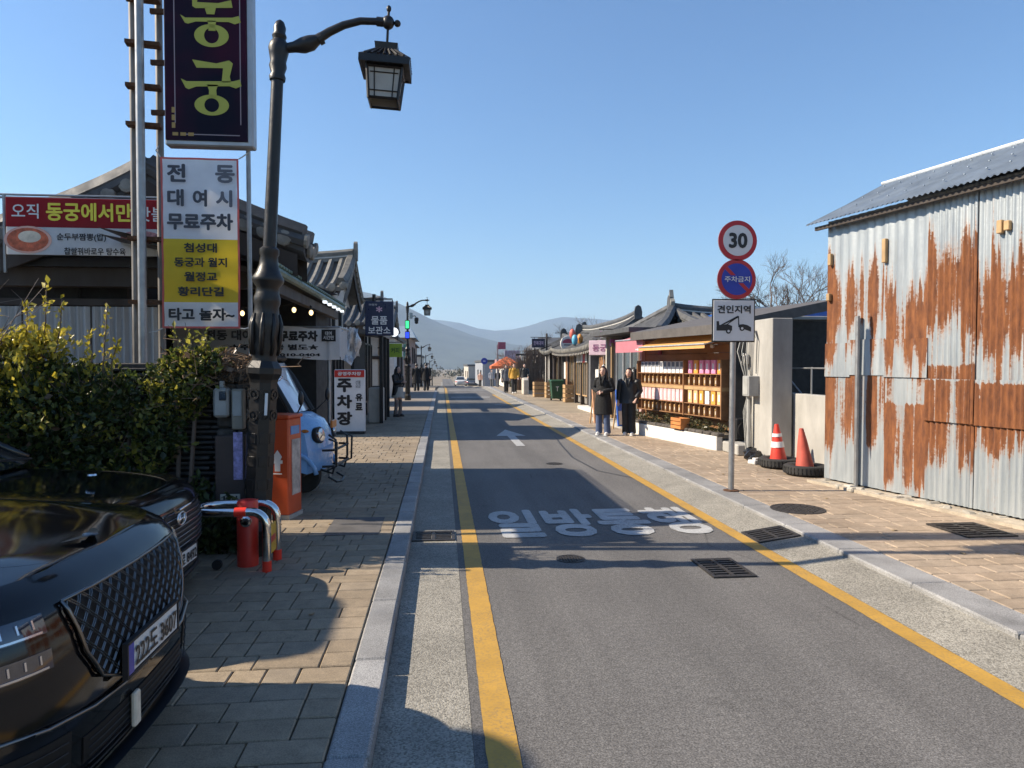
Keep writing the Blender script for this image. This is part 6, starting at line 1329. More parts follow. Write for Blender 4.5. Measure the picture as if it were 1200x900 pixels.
def make_car(label, loc, rz, pm, style, zs=1.0, group='cars parked on the left pavement', txt=None):
    cb = CarBody(zs); t = thing('parked_car', label, 'car', loc, rz, group)
    ts = [k*.25 for k in range(57)]; rows = []
    for z, f, si in LEV:
        half = [cb.pt(tt, 1, z) for tt in ts]; other = [cb.pt(tt, -1, z) for tt in ts[1:-1]][::-1]; rows.append(half+other)
    q = MB(); q.grid(rows, close=True); q.add(rows[0], [tuple(range(len(rows[0])))[::-1]])
    top = []; hump = .022 if style == 'crest' else .012
    for tt in ts[2:-1]:
        a = cb.pt(tt, 1, LEV[-1][0]); zt = ztop(a.x)*zs; e = LEV[-1][0]*zs; row = []
        for j in range(17):
            u = -1+2*j/16; au = abs(u); pr = 1-(au**3.2); cre = hump*math.exp(-((au-.55)/.09)**2)*min(1, max(0, (-a.x-.2)/.4)); row.append(Vector((a.x, -a.y*u, e+(zt-e)*pr+cre*min(1, pr*3))))
        top.append(row)
    q.grid(top); q.grid([[cb.pt(0, 1, LEV[-1][0])]*17, top[0]]); body = q.build('body', pm, t, smooth=52)
    # hood shut line
    for s in (-1, 1): 
        q = MB(); q.tube([(r_[13].x, s*abs(r_[13].y), r_[13].z-.0015) for r_ in top[3:24]], .002, 4); q.build('hood_seam', M_BLACK, t)
    # cabin
    cx = .2 if style == 'oval' else 0.0; xb0, xb1, xr0, xr1 = -1.42+cx, -4.35+cx, -2.25+cx, -3.65+cx
    def ringc(x0, x1, yw, z, n=10):
        pts = []
        for s_, x, y in ((1, x0, 0), (1, x0-.02, yw*.5), (1, x0-.09, yw*.85), (1, x0-.3, yw), (1, (x0+x1)/2, yw*1.01), (1, x1+.3, yw*.98), (1, x1+.08, yw*.8), (1, x1, 0)): pts.append((x, y, z))
        return pts+[(x, -y, z) for x, y, z in pts[1:-1]][::-1]
    hz = (1.47 if style != 'suv' else 1.62)*zs
    rws = [ringc(xb0, xb1, .80, 1.0*zs), ringc(xb0-.4, xb1+.28, .74, 1.22*zs), ringc(xr0+.08, xr1-.12, .64, hz-.06)]
    q = MB(); q.grid(rws, close=True); q.build('window_glass', M_GLS, t, smooth=50)
    rf = [ringc(xr0+.1, xr1-.14, .645, hz-.075), ringc(xr0+.02, xr1-.06, .62, hz-.02), ringc(xr0-.25, xr1+.2, .45, hz)]
    q = MB(); q.grid(rf, close=True); q.add(rf[-1], [tuple(range(14))]); q.build('roof', pm, t, smooth=50)
    for s in (-1, 1):
        for pts in ([(xb0-.12, s*.72, 1.02*zs), (xb0-.5, s*.68, 1.23*zs), (xr0+.03, s*.59, hz-.05)], [(-2.9, s*.81, 1.0*zs), (-2.92, s*.66, hz-.06)], [(xb1+.2, s*.72, 1.0*zs), (xr1-.08, s*.56, hz-.06)]):
            q = MB(); q.tube(pts, .035, 6); q.build('pillar', pm, t, smooth=True)
        q = MB(); q.tube([(-1.75, s*.84, 1.0*zs), (-1.78, s*.95, 1.03*zs)], .02, 6); q.ell((-1.8, s*1.02, 1.06*zs), (.07, .11, .075), 12, 8); q.build('wing_mirror', pm, t, smooth=True)
        q = MB(); q.tube([(xb0+.02, s*.5, 1.045*zs), (xb0-.1, s*.1, 1.075*zs), (xb0-.14, s*-.1, 1.09*zs)], .008, 5); q.build('wiper', M_BLACK, t)
        for x in (-.95, -3.85):
            wh = part_empty('wheel', t, (x, s*.84, .34)); q = MB(); q.lathe([(.22, -.11), (.3, -.115), (.335, -.09), (.34, 0), (.335, .09), (.3, .115), (.22, .11)], (0, 0, 0), 32, (0, s, 0)); q.build('tyre', M_TYRE, wh, smooth=40)
            q = MB(); q.lathe([(.225, .06), (.225, .1), (.2, .1), (.19, .07)], (0, 0, 0), 28, (0, s, 0))
            for k in range(10): a = k*math.pi/5; q.tube([(.03*math.cos(a), s*.09, .03*math.sin(a)), (.2*math.cos(a), s*.1, .2*math.sin(a))], .016, 5)
            q.build('rim', M_RIM, wh); q = MB(); q.lathe([(.385, .095), (.385, .102), (.34, .104)], (0, 0, 0), 32, (0, s, 0)); q.build('arch_liner', M_BLACK, wh)
    if style == 'crest':
        poly = [(-.48, .80), (.48, .80), (.43, .63), (.36, .53), (.22, .475), (0, .46), (-.22, .475), (-.36, .53), (-.43, .63)]
        def inside(a, z):
            c = False; n = len(poly)
            for i in range(n):
                (x1, y1), (x2, y2) = poly[i], poly[(i+1) % n]
                if (y1 > z) != (y2 > z) and a < (x2-x1)*(z-y1)/(y2-y1)+x1: c = not c
            return c
        gr = part_empty('grille', t); q = MB(); rowsg = []
        for j in range(13):
            z = .462+(.798-.462)*j/12; xs = [a/200 for a in range(-115, 116) if inside(a/200, z)]
            if len(xs) > 2: rowsg.append([cb.surf(xs[0]+(xs[-1]-xs[0])*i/24, z, .006) for i in range(25)])
        q.grid(rowsg); q.build('grille_back', M_GRLB, gr)
        for sg in (-1, 1):
            for k in range(-17, 18):
                for d in (0, .012):
                    run = []; q = MB()
                    for i in range(61):
                        z = .455+.36*i/60; a = k*.066+d+sg*(z-.63)*1.15
                        if inside(a, z): run.append(cb.surf(a, z, .016 if sg > 0 else .019))
                        elif len(run) > 2: break
                    if len(run) > 2: q.tube(run[::3]+[run[-1]], .0022, 4, False); q.build('mesh_bar', M_GRIL, gr)
        q = MB(); out = []
        for (a, z), (a2, z2) in zip(poly, poly[1:]+poly[:1]):
            for i in range(6): out.append(cb.surf(a+(a2-a)*i/6, z+(z2-z)*i/6, .018))
        q.tube(out+[out[0]], .006, 6); q.build('grille_surround', M_GRIL, gr, smooth=True)
        for s in (-1, 1):
            for z0, z1 in ((.735, .79), (.635, .69)):
                hl = part_empty('headlight', t); cb.patch(s*.56, s*1.25, z0, z1, .004, 'lens', M_LENS, hl, 12, 2, .012)
                cb.patch(s*.58, s*1.2, z0+.004, z0+.01, .008, 'light_bar', M_DRL, hl, 12, 1, .012)
                for k in range(11): cb.patch(s*(.6+k*.05), s*(.606+k*.05), z0+.022, z1-.008, .007, 'reflector', M_DRL, hl, 1, 1)
            cb.patch(s*.5, s*1.15, .215, .42, .004, 'side_intake', M_GRLB, t, 10, 2, .03); [MB().tube([cb.surf(s*(.52+.62*i/10), .235+.032*k+.03*i/10, .009) for i in range(11)], .003, 4, False).build('intake_bar', M_TYRE, t) for k in range(6)]; cb.patch(s*.6, s*1.05, .455, .475, .012, 'bumper_blade', pm, t, 8, 1, .02); cb.patch(s*.7, s*.78, .225, .25, .01, 'reflector', M_AMB, t, 2, 1)
            q = MB(); q.tube([cb.surf(s*a, .44+(a-.3)*.1 if a > .3 else .44, .012) for a in (.02, .2, .4, .6, .8, 1.0)], .008, 5); q.build('chrome_line', M_GRIL, t, smooth=True)
        cb.patch(-.44, .44, .235, .37, .004, 'lower_intake', M_GRLB, t, 14, 2)
        for k in range(5): q = MB(); q.tube([cb.surf(-.42+.84*i/14, .255+k*.024, .008) for i in range(15)], .003, 4, False); q.build('intake_bar', M_TYRE, t)
        q = MB(); sec = [[cb.surf(a, .2, .02), cb.surf(a, .21, .07), cb.surf(a, .185, .075), cb.surf(a, .17, .03)] for a in [-1.1+2.2*i/24 for i in range(25)]]; q.grid(sec, close=True); q.build('front_lip', mat('lip_gloss_grey', (.035, .038, .045), .3, var=0), t, smooth=40)
        q = MB(); q.box(cb.surf(-.12, .32, .02), (.02, .05, .13), bev=.006); q.build('hanging_tag', M_CREAM, t)
        plate(t, tuple(cb.surf(0, .525, .03)), .48, .115, txt)
        em = part_empty('emblem', t, (-.2, 0, .895*zs)); q = MB()
        for s in (-1, 1): q.grid([[(-.02, 0, .005), (.02, 0, .008)], [(-.03, s*.05, .006), (.012, s*.05, .008)], [(-.05, s*.12, .004), (-.03, s*.11, .005)]])
        q.ell((0, 0, .006), (.03, .025, .008), 10, 6); q.build('wings', M_GRIL, em)
    elif style == 'oval':
        cb.patch(-.62, .62, .40, .70, .003, 'grille_back', M_BLACK, t, 16, 3)
        for k in range(8): q = MB(); q.tube([cb.surf(-.6+1.2*i/16, .42+k*.036, .01) for i in range(17)], .006, 4, False); q.build('grille_bar', M_GRIL if k % 2 == 0 else M_LENS, t, smooth=True)
        for s in (-1, 1):
            hl = part_empty('headlight', t); cb.patch(s*.64, s*1.3, .62, .73, .004, 'lens', M_LENS, hl, 12, 2, .03); cb.patch(s*.66, s*1.15, .63, .645, .008, 'light_bar', M_DRL, hl, 10, 1, .03); cb.patch(s*1.12, s*1.2, .66, .7, .007, 'indicator', M_AMB, hl, 2, 1)
            cb.patch(s*.62, s*1.0, .24, .38, .003, 'side_intake', M_BLACK, t, 8, 2); q = MB(); q.tube([cb.surf(s*a, .715+.01*a, .01) for a in (.05, .3, .6, .9, 1.2)], .008, 5); q.build('chrome_line', M_CHROME, t, smooth=True)
        q = MB(); q.tube([cb.surf(-1.0+2*i/20, .2, .03) for i in range(21)], .018, 6); q.build('front_lip', M_BLACK, t, smooth=True)
        em = part_empty('emblem', t, tuple(cb.surf(0, .665, .03))); q = MB(); n = 28
        q.tube([(0, .075*math.cos(2*math.pi*i/n), .042*math.sin(2*math.pi*i/n)) for i in range(n+1)], .007, 6); q.build('ring', M_CHROME, em, smooth=True)
        q = MB(); q.tube([(0, -.05, -.028), (0, -.028, .03)], .008, 6); q.tube([(0, .03, -.03), (0, .052, .028)], .008, 6); q.tube([(0, -.036, -.006), (0, .036, .006)], .007, 6); q.build('letter', M_CHROME, em, smooth=True)
        plate(t, tuple(cb.surf(0, .37, .035)), .46, .11, txt)
        q = MB(); q.lathe([(.03, 0), (.025, .012), (.001, .016)], (-.55, 0, .985*zs), 10); q.build('hood_mark', M_CHROME, t)
    else:                                             # plain rear-view car
        cb.patch(-.5, .5, .5, .62, .006, 'plate_panel', M_PLATE, t, 8, 1)
        for s in (-1, 1): cb.patch(s*.62, s*1.1, .62, .76, .006, 'rear_lamp', M_RED, t, 8, 1)
        cb.patch(-.8, .8, .18, .34, .01, 'bumper', M_BLACK, t, 12, 1)
    return t
make_car('near glossy black car with diamond mesh grille and long number plate', (-1.17, 2.9, .1), 0, M_PBLK, 'crest', 1.1, txt='222도 3607')
make_car('second black car with oval chrome badge behind the near one', (-1.77, 4.95, .1), 0, M_PBLK, 'oval', .93, txt='31로 8492')
make_car('small white car far down the road', (3.1, 118, gz(118)+.01), -math.pi/2, M_PWHT, 'plain', 1.05, group='cars far down the road')
make_car('dark far car right of the white one', (5.3, 128, gz(128)+.02), -math.pi/2, paint('paint grey', (.08, .1, .13)), 'plain', 1.0, group='cars far down the road')

# ---------------------------------------------------------------- blue electric tricycle
t = thing('blue_tricycle', 'light blue three wheeled electric cart with black bull bar beside the orange cabinet', 'tricycle', (-1.43, 9.3, .1), R(-6))
M_TBL = mat('tricycle_blue', (.22, .44, .75), .3, var=.08, coat=.5)
prof = [(0.0, .34), (.02, .6), (-.02, .82), (-.1, .95), (-.26, 1.04), (-.42, 1.06)]
rows = []
for x, z in prof:
    rows.append([Vector((x-.16*abs(u)**3-.02, u*.46*(1-.1*max(0, z-.9)), z-.03*abs(u)**4)) for u in [-1+2*i/14 for i in range(15)]])
q = MB(); q.grid(rows); q.build('nose_cowl', M_TBL, t, smooth=60)
for s in (-1, 1):
    q = MB(); e = [r_[0] if s < 0 else r_[-1] for r_ in rows]
    side = [[p, Vector((-.55, s*.47, max(.42, p.z*.9+.05))), Vector((-.9, s*.47, max(.36, min(.98, p.z)))), Vector((-2.3, s*.47, max(.36, min(.95, p.z))))] for p in e]
    q.grid(side); q.build('side_panel', M_TBL, t, smooth=50)
    q = MB(); q.tube([(-.36+.31*math.cos(a), s*.475, .26+.31*math.sin(a)) for a in [math.pi*.05+math.pi*.9*i/10 for i in range(11)]], .03, 6); q.build('fender_lip', M_TBL, t, smooth=True)
    q = MB(); q.tube([(-.36, s*.43, 1.05), (-.62, s*.42, 1.5), (-.78, s*.4, 1.7)], .035, 8); q.tube([(-.78, s*.4, 1.7), (-2.1, s*.42, 1.72)], .03, 6); q.tube([(-2.1, s*.42, .95), (-2.1, s*.42, 1.72)], .03, 6); q.build('pillar', M_BLKM, t, smooth=40)
    hl = part_empty('headlight', t, (-.07, s*.31, .78)); q = MB(); q.lathe([(.085, -.03), (.09, .02), (.08, .045), (.001, .06)], (0, 0, 0), 16, (1, s*.25, .15)); q.build('lens', M_DRL, hl, smooth=40); q = MB(); q.lathe([(.1, -.04), (.105, .02), (.09, .025)], (0, 0, 0), 16, (1, s*.25, .15)); q.build('bezel', M_BLACK, hl)
    q = MB(); q.ell((-.2, s*.45, .84), (.05, .02, .022), 10, 6); q.build('indicator', M_AMB, t, smooth=True)
    q = MB(); q.tube([(-.3, s*.42, 1.06), (-.2, s*.56, 1.18)], .01, 5); q.ell((-.2, s*.6, 1.25), (.03, .06, .09), 10, 8); q.build('mirror', M_BLKM, t, smooth=True)
q = MB(); q.grid([[Vector((-.36-.3*k, u*.42, 1.06+.62*k/1.0*.95)) + Vector((-.05*u*u, 0, 0)) for u in [-1+.25*i for i in range(9)]] for k in (0, .5, 1.05)]); q.build('windscreen', mat('windscreen_glass', (.6, .68, .78), .08, var=.3, scale=2, coat=.8), t, smooth=True)
q = MB(); q.tube([(-.42, -.1, 1.1), (-.6, .1, 1.42)], .008, 5); q.build('wiper', M_BLACK, t)
q = MB(); q.box((-1.42, 0, 1.74), (1.45, .92, .07), bev=.03); q.build('roof', M_BLKM, t); q = MB(); q.box((-1.3, 0, .75), (.5, .8, .5), bev=.05); q.build('seat', M_DARK, t)
q = MB()
for s in (-1, 1): q.tube([(-.05, s*.3, .35), (.1, s*.3, .3), (.14, s*.3, .45), (.14, s*.3, .72), (.05, s*.28, .78)], .016, 6)
for z in (.4, .6): q.tube([(.0, -.42, z), (.13, -.38, z), (.14, 0, z), (.13, .38, z), (.0, .42, z)], .016, 6)
for s in (-1, 1): q.tube([(.06, s*.4, .35), (.17, s*.4, .4), (.18, s*.4, .7), (.08, s*.4, .74)], .014, 6)
q.tube([(.02, -.2, .24), (.12, -.2, .18), (.14, 0, .16), (.12, .2, .18), (.02, .2, .24)], .014, 6); q.build('bull_bar', M_BLKM, t, smooth=40)
for c in ((-.36, 0, .24), (-1.9, -.4, .24), (-1.9, .4, .24)):
    wh = part_empty('wheel', t, c); q = MB(); q.lathe([(.15, -.05), (.22, -.055), (.24, 0), (.22, .055), (.15, .05)], (0, 0, 0), 24, (0, 1, 0)); q.build('tyre', M_TYRE, wh, smooth=40); q = MB(); q.lathe([(.15, -.03), (.15, .03)], (0, 0, 0), 16, (0, 1, 0)); q.build('rim', M_RIM, wh)
q = MB(); q.box((.035, 0, .9), (.03, .22, .1), bev=.01); q.build('front_badge', M_AMB, t)
q = MB(); q.box((-1.25, 0, .32), (2.0, .7, .12)); q.build('chassis', M_BLACK, t)

# unseen boards added behind the parked cars to cast the shadows on the paving
def board(label, y, wd, h):
    s = thing('shadow_board', label, 'sign', (-6.25, y, .1), 0, 'added shadow boards behind the parked cars'); r = .32; P_ = [(-wd/2, .3)]
    P_ += [(-wd/2+r-r*math.cos(a*math.pi/10), h-r+r*math.sin(a*math.pi/10)) for a in range(6)]+[(wd/2-r+r*math.sin(a*math.pi/10), h-r+r*math.cos(a*math.pi/10)) for a in range(6)]+[(wd/2, .3)]
    q = MB(); q.prism(P_, (0, 0, 0), YA, ZA, .12); q.build('shadow_board_panel', M_BEIGE, s)
    for k in (-1, 1): q = MB(); q.box((-.08, k*wd*.35, .5), (.08, .08, 1.0)); q.build('leg', M_GALV, s)
board('added unseen round cornered shadow board behind the second car', 5.13, 1.24, 4.06); board('added unseen taller round cornered shadow board behind the near car', 3.35, 1.3, 4.75)
# ================================================================ vegetation
def leaf_mat(name, c0, c1, c2, tr=.3):
    m = bpy.data.materials.new(name); nt, ns, lk, b = nodes(m); ge = N(nt, 'NewGeometry')
    c = ramp(nt, ge.outputs['Random Per Island'], [(0, c0), (.5, c1), (1, c2)]); lk.new(c, b.inputs['Base Color']); b.inputs['Roughness'].default_value = .38
    t = N(nt, 'BsdfTranslucent'); lk.new(c, t.inputs[0]); mx = N(nt, 'MixShader'); mx.inputs[0].default_value = tr
    lk.new(b.outputs[0], mx.inputs[1]); lk.new(t.outputs[0], mx.inputs[2]); lk.new(mx.outputs[0], ns['Material Output'].inputs[0]); return m
M_LG = leaf_mat('leaf_green', (.02, .035, .01), (.045, .07, .016), (.10, .125, .028), .42); M_LY = leaf_mat('leaf_golden', (.3, .27, .03), (.5, .4, .04), (.6, .5, .09), .4); M_LYG = leaf_mat('leaf_yellow_green', (.12, .14, .025), (.22, .22, .035), (.36, .32, .05), .5); M_LDRY = leaf_mat('leaf_brown', (.09, .05, .025), (.15, .09, .05), (.22, .15, .08)); M_LD = leaf_mat('leaf_dull', (.05, .05, .02), (.09, .085, .035), (.13, .11, .05))
M_BARK = mat('bark', (.10, .08, .062), .9, var=.35, scale=14, bump=.5); M_TWIG = mat('twig', (.14, .10, .075), .9, var=.3)
def leaves(name, m, pts, size, rr, parent, up=.3):
    V = []; F = []
    for p in pts:
        d = Vector((rr.gauss(0, 1), rr.gauss(0, 1), rr.gauss(0, 1)+up)).normalized(); s = d.cross(Vector((rr.gauss(0, 1), rr.gauss(0, 1), rr.gauss(0, 1)))).normalized(); nn = d.cross(s)
        L = size*rr.uniform(.5, 1.5); W = L*rr.uniform(.22, .36); n = len(V)
        V += [p, p+d*L*.5+s*W+nn*L*.08, p+d*L, p+d*L*.5-s*W+nn*L*.08]; F += [(n, n+1, n+2), (n, n+2, n+3)]
    me = bpy.data.meshes.new(name); me.from_pydata([tuple(v) for v in V], [], F); me.materials.append(m); me.update()
    o = bpy.data.objects.new(name, me); C.objects.link(o); o.parent = parent
    if parent is not None: o['kind'] = 'stuff'
    return o
def blob(rr, c, r, n, shell=.75):
    out = []
    for _ in range(n):
        d = Vector((rr.gauss(0, 1), rr.gauss(0, 1), rr.gauss(0, 1))).normalized(); k = (shell+(1-shell)*rr.random()) if rr.random() < .75 else rr.random()
        k *= 1+.22*mnoise.noise(Vector((c[0]+d.x*2, c[1]+d.y*2, c[2]+d.z*2))*1.7); out.append(Vector((c[0]+d.x*r[0]*k, c[1]+d.y*r[1]*k, c[2]+d.z*r[2]*k)))
    return out
def shrub(name, label, loc, blobs, n, size, seed, m=None, gold=(), stems=6, group=None, gm=None, shoots=()):
    rr = random.Random(seed); t = thing(name, label, 'shrub', loc, 0, group); o = Vector(loc); tot = sum(b_[1][0]*b_[1][1]*b_[1][2] for b_ in blobs)
    pts = []
    for c, r in blobs: pts += blob(rr, Vector(c)-o, r, int(n*r[0]*r[1]*r[2]/tot))
    leaves('foliage', m or M_LG, [p for p in pts if p.z > -.05 and (mnoise.noise((p+o)*4.2) > -.28 or rr.random() < .25)], size, rr, t)
    tw = MB(); sp_ = []
    for k in range(int(n/110)):                    # loose sprigs standing out of the outline
        c, r = rr.choice(blobs); d = Vector((rr.gauss(0, 1), rr.gauss(0, 1)-.3, rr.gauss(.5, .8))).normalized(); c = Vector(c)-o
        p0 = c+Vector((d.x*r[0]*.8, d.y*r[1]*.8, d.z*r[2]*.8)); p1 = p0+(d+Vector((0, 0, .5))).normalized()*rr.uniform(.12, .3)
        if p0.z < .1: continue
        tw.tube([p0, p1], [.004, .002], 3, False); sp_ += [p0.lerp(p1, rr.random())+Vector((rr.gauss(0, .02), rr.gauss(0, .02), rr.gauss(0, .02))) for _ in range(12)]
    if tw.v: tw.build('twigs', M_TWIG, t)['kind'] = 'stuff'; leaves('sprigs', M_LYG if gold else (m or M_LG), sp_, size, rr, t, .6)
    if gold: leaves('dead_leaves', M_LDRY, [p for p in pts if rr.random() < .05], size, rr, t)
    up_ = [p for p in pts if p.z > 1.15 and rr.random() < .45]
    if up_ and gold: leaves('young_foliage', M_LYG, up_, size*1.05, rr, t, .8)
    gp = []
    for c, r, k in gold: gp += blob(rr, Vector(c)-o, r, k, .3)
    q = MB()
    for (b0, b1) in shoots:
        b0, b1 = Vector(b0)-o, Vector(b1)-o; q.tube([b0, (b0+b1)/2+Vector((rr.uniform(-.03, .03), 0, 0)), b1], [.008, .006, .003], 4)
        for k in range(46):
            f = rr.random(); gp.append(b0.lerp(b1, f)+Vector((rr.gauss(0, .028), rr.gauss(0, .028), rr.gauss(0, .02)))*(1.3-f))
    if gp: leaves('golden_tips', gm or M_LY, gp, size, rr, t, 1.2)
    for c, r in blobs[:stems]:
        c = Vector(c)-o; q.tube([(c.x*.6, c.y*.6, 0), (c.x*.8, c.y*.8, c.z*.5), c, c+Vector((r[0]*.4, 0, r[2]*.5))], [.025, .02, .014, .006], 5)
    if q.v: q.build('stems', M_TWIG, t)
    return t
shrub('euonymus_hedge', 'tall green hedge shrub with golden shoots at the left edge', (-3.55, 6.3, .1), [((-3.75, 6.3, 1.35), (.55, .32, .62)), ((-3.3, 6.3, 1.2), (.45, .3, .7)), ((-3.6, 6.25, .6), (.6, .3, .5)), ((-4.2, 6.35, 1.2), (.5, .35, .8))], 15000, .055, 1,
      gold=[((-3.8, 6.28, 1.9), (.5, .25, .16), 620), ((-3.35, 6.25, 1.92), (.34, .24, .16), 460), ((-3.6, 6.08, 1.6), (.5, .1, .3), 330), ((-4.2, 6.2, 1.9), (.4, .2, .2), 300)], shoots=[((-3.32, 6.25, 1.8), (-3.25, 6.22, 2.42)), ((-3.42, 6.25, 1.8), (-3.40, 6.22, 2.25)), ((-3.22, 6.25, 1.8), (-3.13, 6.22, 2.3)), ((-3.6, 6.25, 1.8), (-3.66, 6.2, 2.2)), ((-3.9, 6.25, 1.8), (-3.95, 6.2, 2.18))])
shrub('euonymus_hedge', 'rounded green hedge shrub beside the steel sign pipes', (-2.95, 6.35, .1), [((-2.98, 6.35, 1.3), (.32, .24, .46)), ((-2.98, 6.35, .65), (.34, .24, .5)), ((-2.68, 6.45, 1.5), (.18, .16, .2))], 5600, .05, 2, shoots=[((-2.86, 6.3, 1.6), (-2.80, 6.28, 2.25)), ((-2.96, 6.3, 1.6), (-2.95, 6.28, 2.05)), ((-2.78, 6.3, 1.6), (-2.72, 6.28, 1.95))])
shrub('wall_creeper', 'glossy green creeper spilling down the tile wall', (-2.45, 6.5, .1), [((-2.3, 6.52, 1.55), (.26, .16, .3)), ((-2.5, 6.5, 1.15), (.24, .15, .3)), ((-2.65, 6.48, .8), (.22, .15, .26)), ((-2.15, 6.52, 1.75), (.2, .14, .14))], 4500, .055, 3, gold=[((-2.25, 6.42, 1.55), (.2, .08, .25), 70), ((-2.5, 6.4, 1.1), (.18, .08, .25), 60)], gm=leaf_mat('leaf_pale_green', (.12, .16, .04), (.2, .23, .07), (.26, .28, .1)))
shrub('ground_ivy', 'dark ivy along the foot of the stone pier', (-2.15, 6.45, .1), [((-2.2, 6.45, .4), (.4, .16, .35)), ((-1.95, 6.45, .25), (.2, .14, .25))], 1800, .07, 4)
shrub('brown_leaf_litter_shrub', 'low dark bush behind the second car bonnet', (-3.0, 6.2, .1), [((-3.0, 6.2, .4), (.8, .22, .4))], 2600, .08, 14)
# dead vines on the pier
t = thing('dead_vine', 'tangle of dry brown vines on top of the stone pier', 'vine', (-1.92, 6.65, 1.7)); rr = random.Random(9); q = MB()
for k in range(190):
    p = Vector((rr.gauss(-.06, .2), rr.gauss(0, .1), rr.uniform(-.12, .14))); pts = [p]
    for j in range(6): p = p+Vector((rr.gauss(0, .07), rr.gauss(0, .05), rr.gauss(-.005, .045))); pts.append(p)
    q.tube(pts, [.006, .006, .005, .005, .004, .003, .002], 3, False)
q.build('stems', mat('dry_vine', (.2, .13, .08), .9, var=.4), t); leaves('dry_leaves', leaf_mat('leaf_dry', (.1, .06, .03), (.17, .11, .06), (.25, .17, .1)), blob(rr, (-.06, 0, .0), (.34, .17, .16), 420), .05, rr, t)
# bare twigs at the left edge
t = thing('bare_shrub', 'thin bare twigs reaching up at the left edge', 'shrub', (-4.05, 6.1, .1)); rr = random.Random(12); q = MB()
for k in range(7):
    p = Vector((rr.uniform(-.1, .1), 0, 1.2)); d = Vector((rr.uniform(-.1, .55), rr.uniform(-.1, .1), 1)).normalized(); pts = [p]
    for j in range(8): d = (d+Vector((rr.gauss(.03, .08), rr.gauss(0, .05), -.02))).normalized(); p = p+d*.17; pts.append(p)
    q.tube(pts, [.008-.0008*i for i in range(9)], 4, False)
    for j in (3, 5, 6): q.tube([pts[j], pts[j]+Vector((rr.gauss(.1, .1), 0, .12)), pts[j]+Vector((rr.gauss(.2, .15), 0, .2))], [.004, .003, .0015], 3, False)
q.build('twigs', mat('twig_grey', (.2, .16, .14), .8, var=.2), t)
# bare trees
def bare_tree(label, loc, h, spread, seed, depth=6, r0=.14):
    rr = random.Random(seed); t = thing('bare_tree', label, 'tree', loc, 0, 'bare winter trees'); tr = MB(); cr = MB()
    def grow(p, d, L, r, lv):
        pts = [p]; k = 4
        for i in range(k): d = (d+Vector((rr.gauss(0, .12), rr.gauss(0, .12), rr.gauss(.03, .06)))).normalized(); p = p+d*L/k; pts.append(p)
        (tr if lv < 2 else cr).tube(pts, [r*(1-.4*i/k) for i in range(k+1)], 6 if lv < 2 else (4 if lv < 4 else 3), False)
        if lv >= depth: return
        for i in range((rr.choice((2, 3, 3)) if lv < 3 else rr.choice((3, 3, 4))) if lv else 5):
            a = rr.uniform(0, 6.28); tl = rr.uniform(.35, .85)*spread; u = d.orthogonal().normalized(); v = d.cross(u)
            nd = (d*math.cos(tl)+(u*math.cos(a)+v*math.sin(a))*math.sin(tl)).normalized(); st = pts[-1] if i == 0 else pts[rr.choice((2, 3, 4))]
            grow(st, nd, L*rr.uniform(.62, .85), r*(.62 if lv else .55), lv+1)
    grow(Vector((0, 0, 0)), Vector((0, 0, 1)), h*.27, r0, 0); tr.build('trunk', M_BARK, t, smooth=True); cr.build('crown', M_TWIG, t); return t
bare_tree('large spreading bare tree behind the rusty shed', (16.1, 30, .0), 7.6, .8, 5, 7, .15)
bare_tree('slim bare tree behind the upturned roof tip', (10.2, 52, .0), 6.2, .7, 8, 6, .09)
bare_tree('bare tree left of the slim one behind the right shops', (8.3, 56, -.1), 5.2, .8, 9, 6, .08)
bare_tree('small leaning bare tree above the reed screen', (7.0, 60, -.2), 4.6, 1.0, 17, 6, .07)
shrub('green_bush', 'olive green bush beside the reed screen', (5.7, 55, 0), [((5.8, 55, .9), (1.0, .8, .9)), ((6.7, 55.5, 1.2), (.9, .8, 1.0))], 2600, .16, 6, M_LD, group='bushes along the right shops')
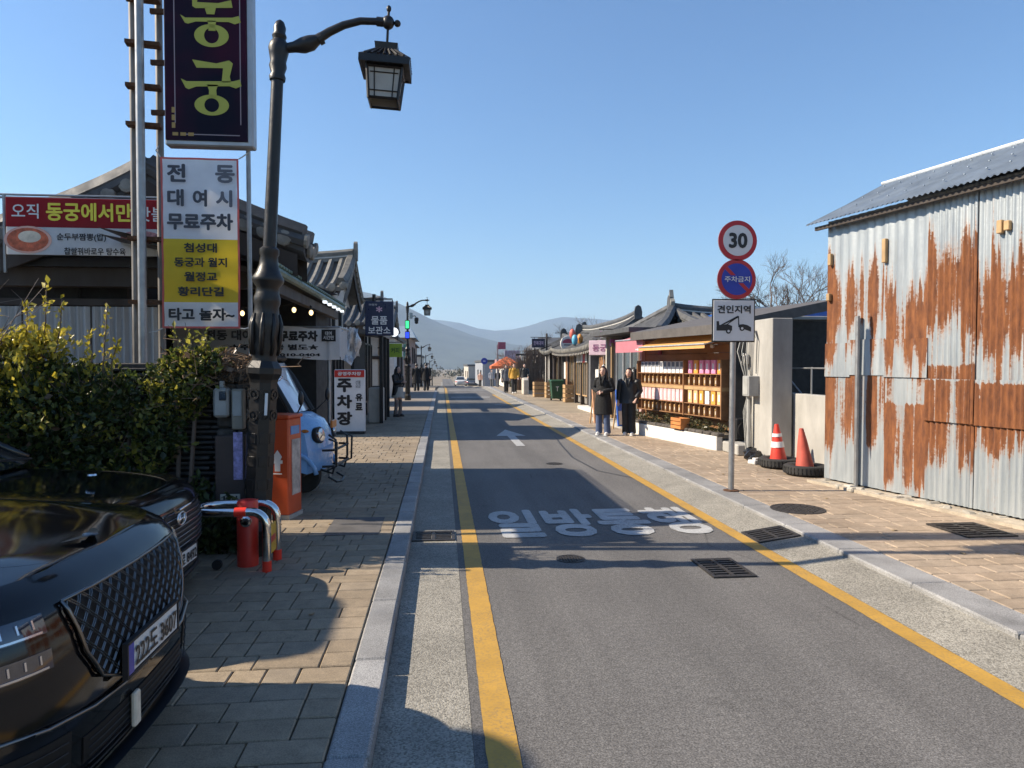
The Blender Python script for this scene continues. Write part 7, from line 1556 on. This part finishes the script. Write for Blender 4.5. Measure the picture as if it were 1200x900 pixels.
shrub('potted_bush', 'leafy green bush beside the dark brick column', (5.35, 21.5, .1), [((5.35, 21.5, 1.7), (.3, .3, .55)), ((5.3, 21.4, 1.1), (.25, .25, .4))], 1400, .1, 7, group='bushes along the right shops')
p = DM @ Vector((1.9, .2, .3)); rr = random.Random(31); t = thing('planter_plants', 'low straggly plants in the white planter under the display', 'plants', p, DR); pts = []
for k in range(26): pts += blob(rr, (rr.uniform(-1.95, 1.95), rr.uniform(-.0, .2), rr.uniform(.05, .12)), (.14, .1, .12), 55)
leaves('foliage', M_LD, pts, .06, rr, t)
# tree line on the plain beyond the street
rr = random.Random(41); pts = []
for k in range(330):
    y = rr.uniform(170, 420); x = rr.uniform(-.3, .4)*y; r = rr.uniform(1.2, 2.6)
    if abs(x-1.5) < 4 and y < 250: continue
    pts += blob(rr, (x, y, gz(y)+r*.8), (r, r, r), 70)
o_ = leaves('far_tree_line', leaf_mat('leaf_far', (.05, .055, .03), (.075, .075, .045), (.1, .09, .06), .1), pts, .8, rr, None); tag(o_, 'far off belt of trees on the plain', 'trees', kind='stuff')
# fallen scraps on the paving
rr = random.Random(51); q = MB()
for k in range(26):
    x, y = (rr.uniform(3.9, 5.3), rr.uniform(4.5, 15)) if k % 2 else (rr.uniform(-1.2, -.5), rr.uniform(3.5, 12)); s = rr.uniform(.012, .03); q.box((x, y, .108), (s*1.6, s, .006), rz=rr.uniform(0, 3))
tag(q.build('litter', mat('litter_leaf', (.3, .22, .13), .9, var=.4)), 'scattered dry leaves on the paving', 'leaves', kind='stuff')
# ================================================================ haze
m = bpy.data.materials.new('haze_air'); m.use_nodes = True; nt = m.node_tree; nt.nodes.clear()
out = nt.nodes.new('ShaderNodeOutputMaterial'); pv = nt.nodes.new('ShaderNodeVolumePrincipled')
pv.inputs['Color'].default_value = (.55, .74, 1.0, 1); pv.inputs['Density'].default_value = .00019; pv.inputs['Anisotropy'].default_value = .25
nt.links.new(pv.outputs[0], out.inputs['Volume'])
q = MB(); q.box((0, 3050, 160), (13400, 7100, 390)); hz = q.build('haze', m); hz['kind'] = 'stuff'; hz['label'] = 'thin blue air haze over the plain'
bpy.data.scenes.remove(_tmp)
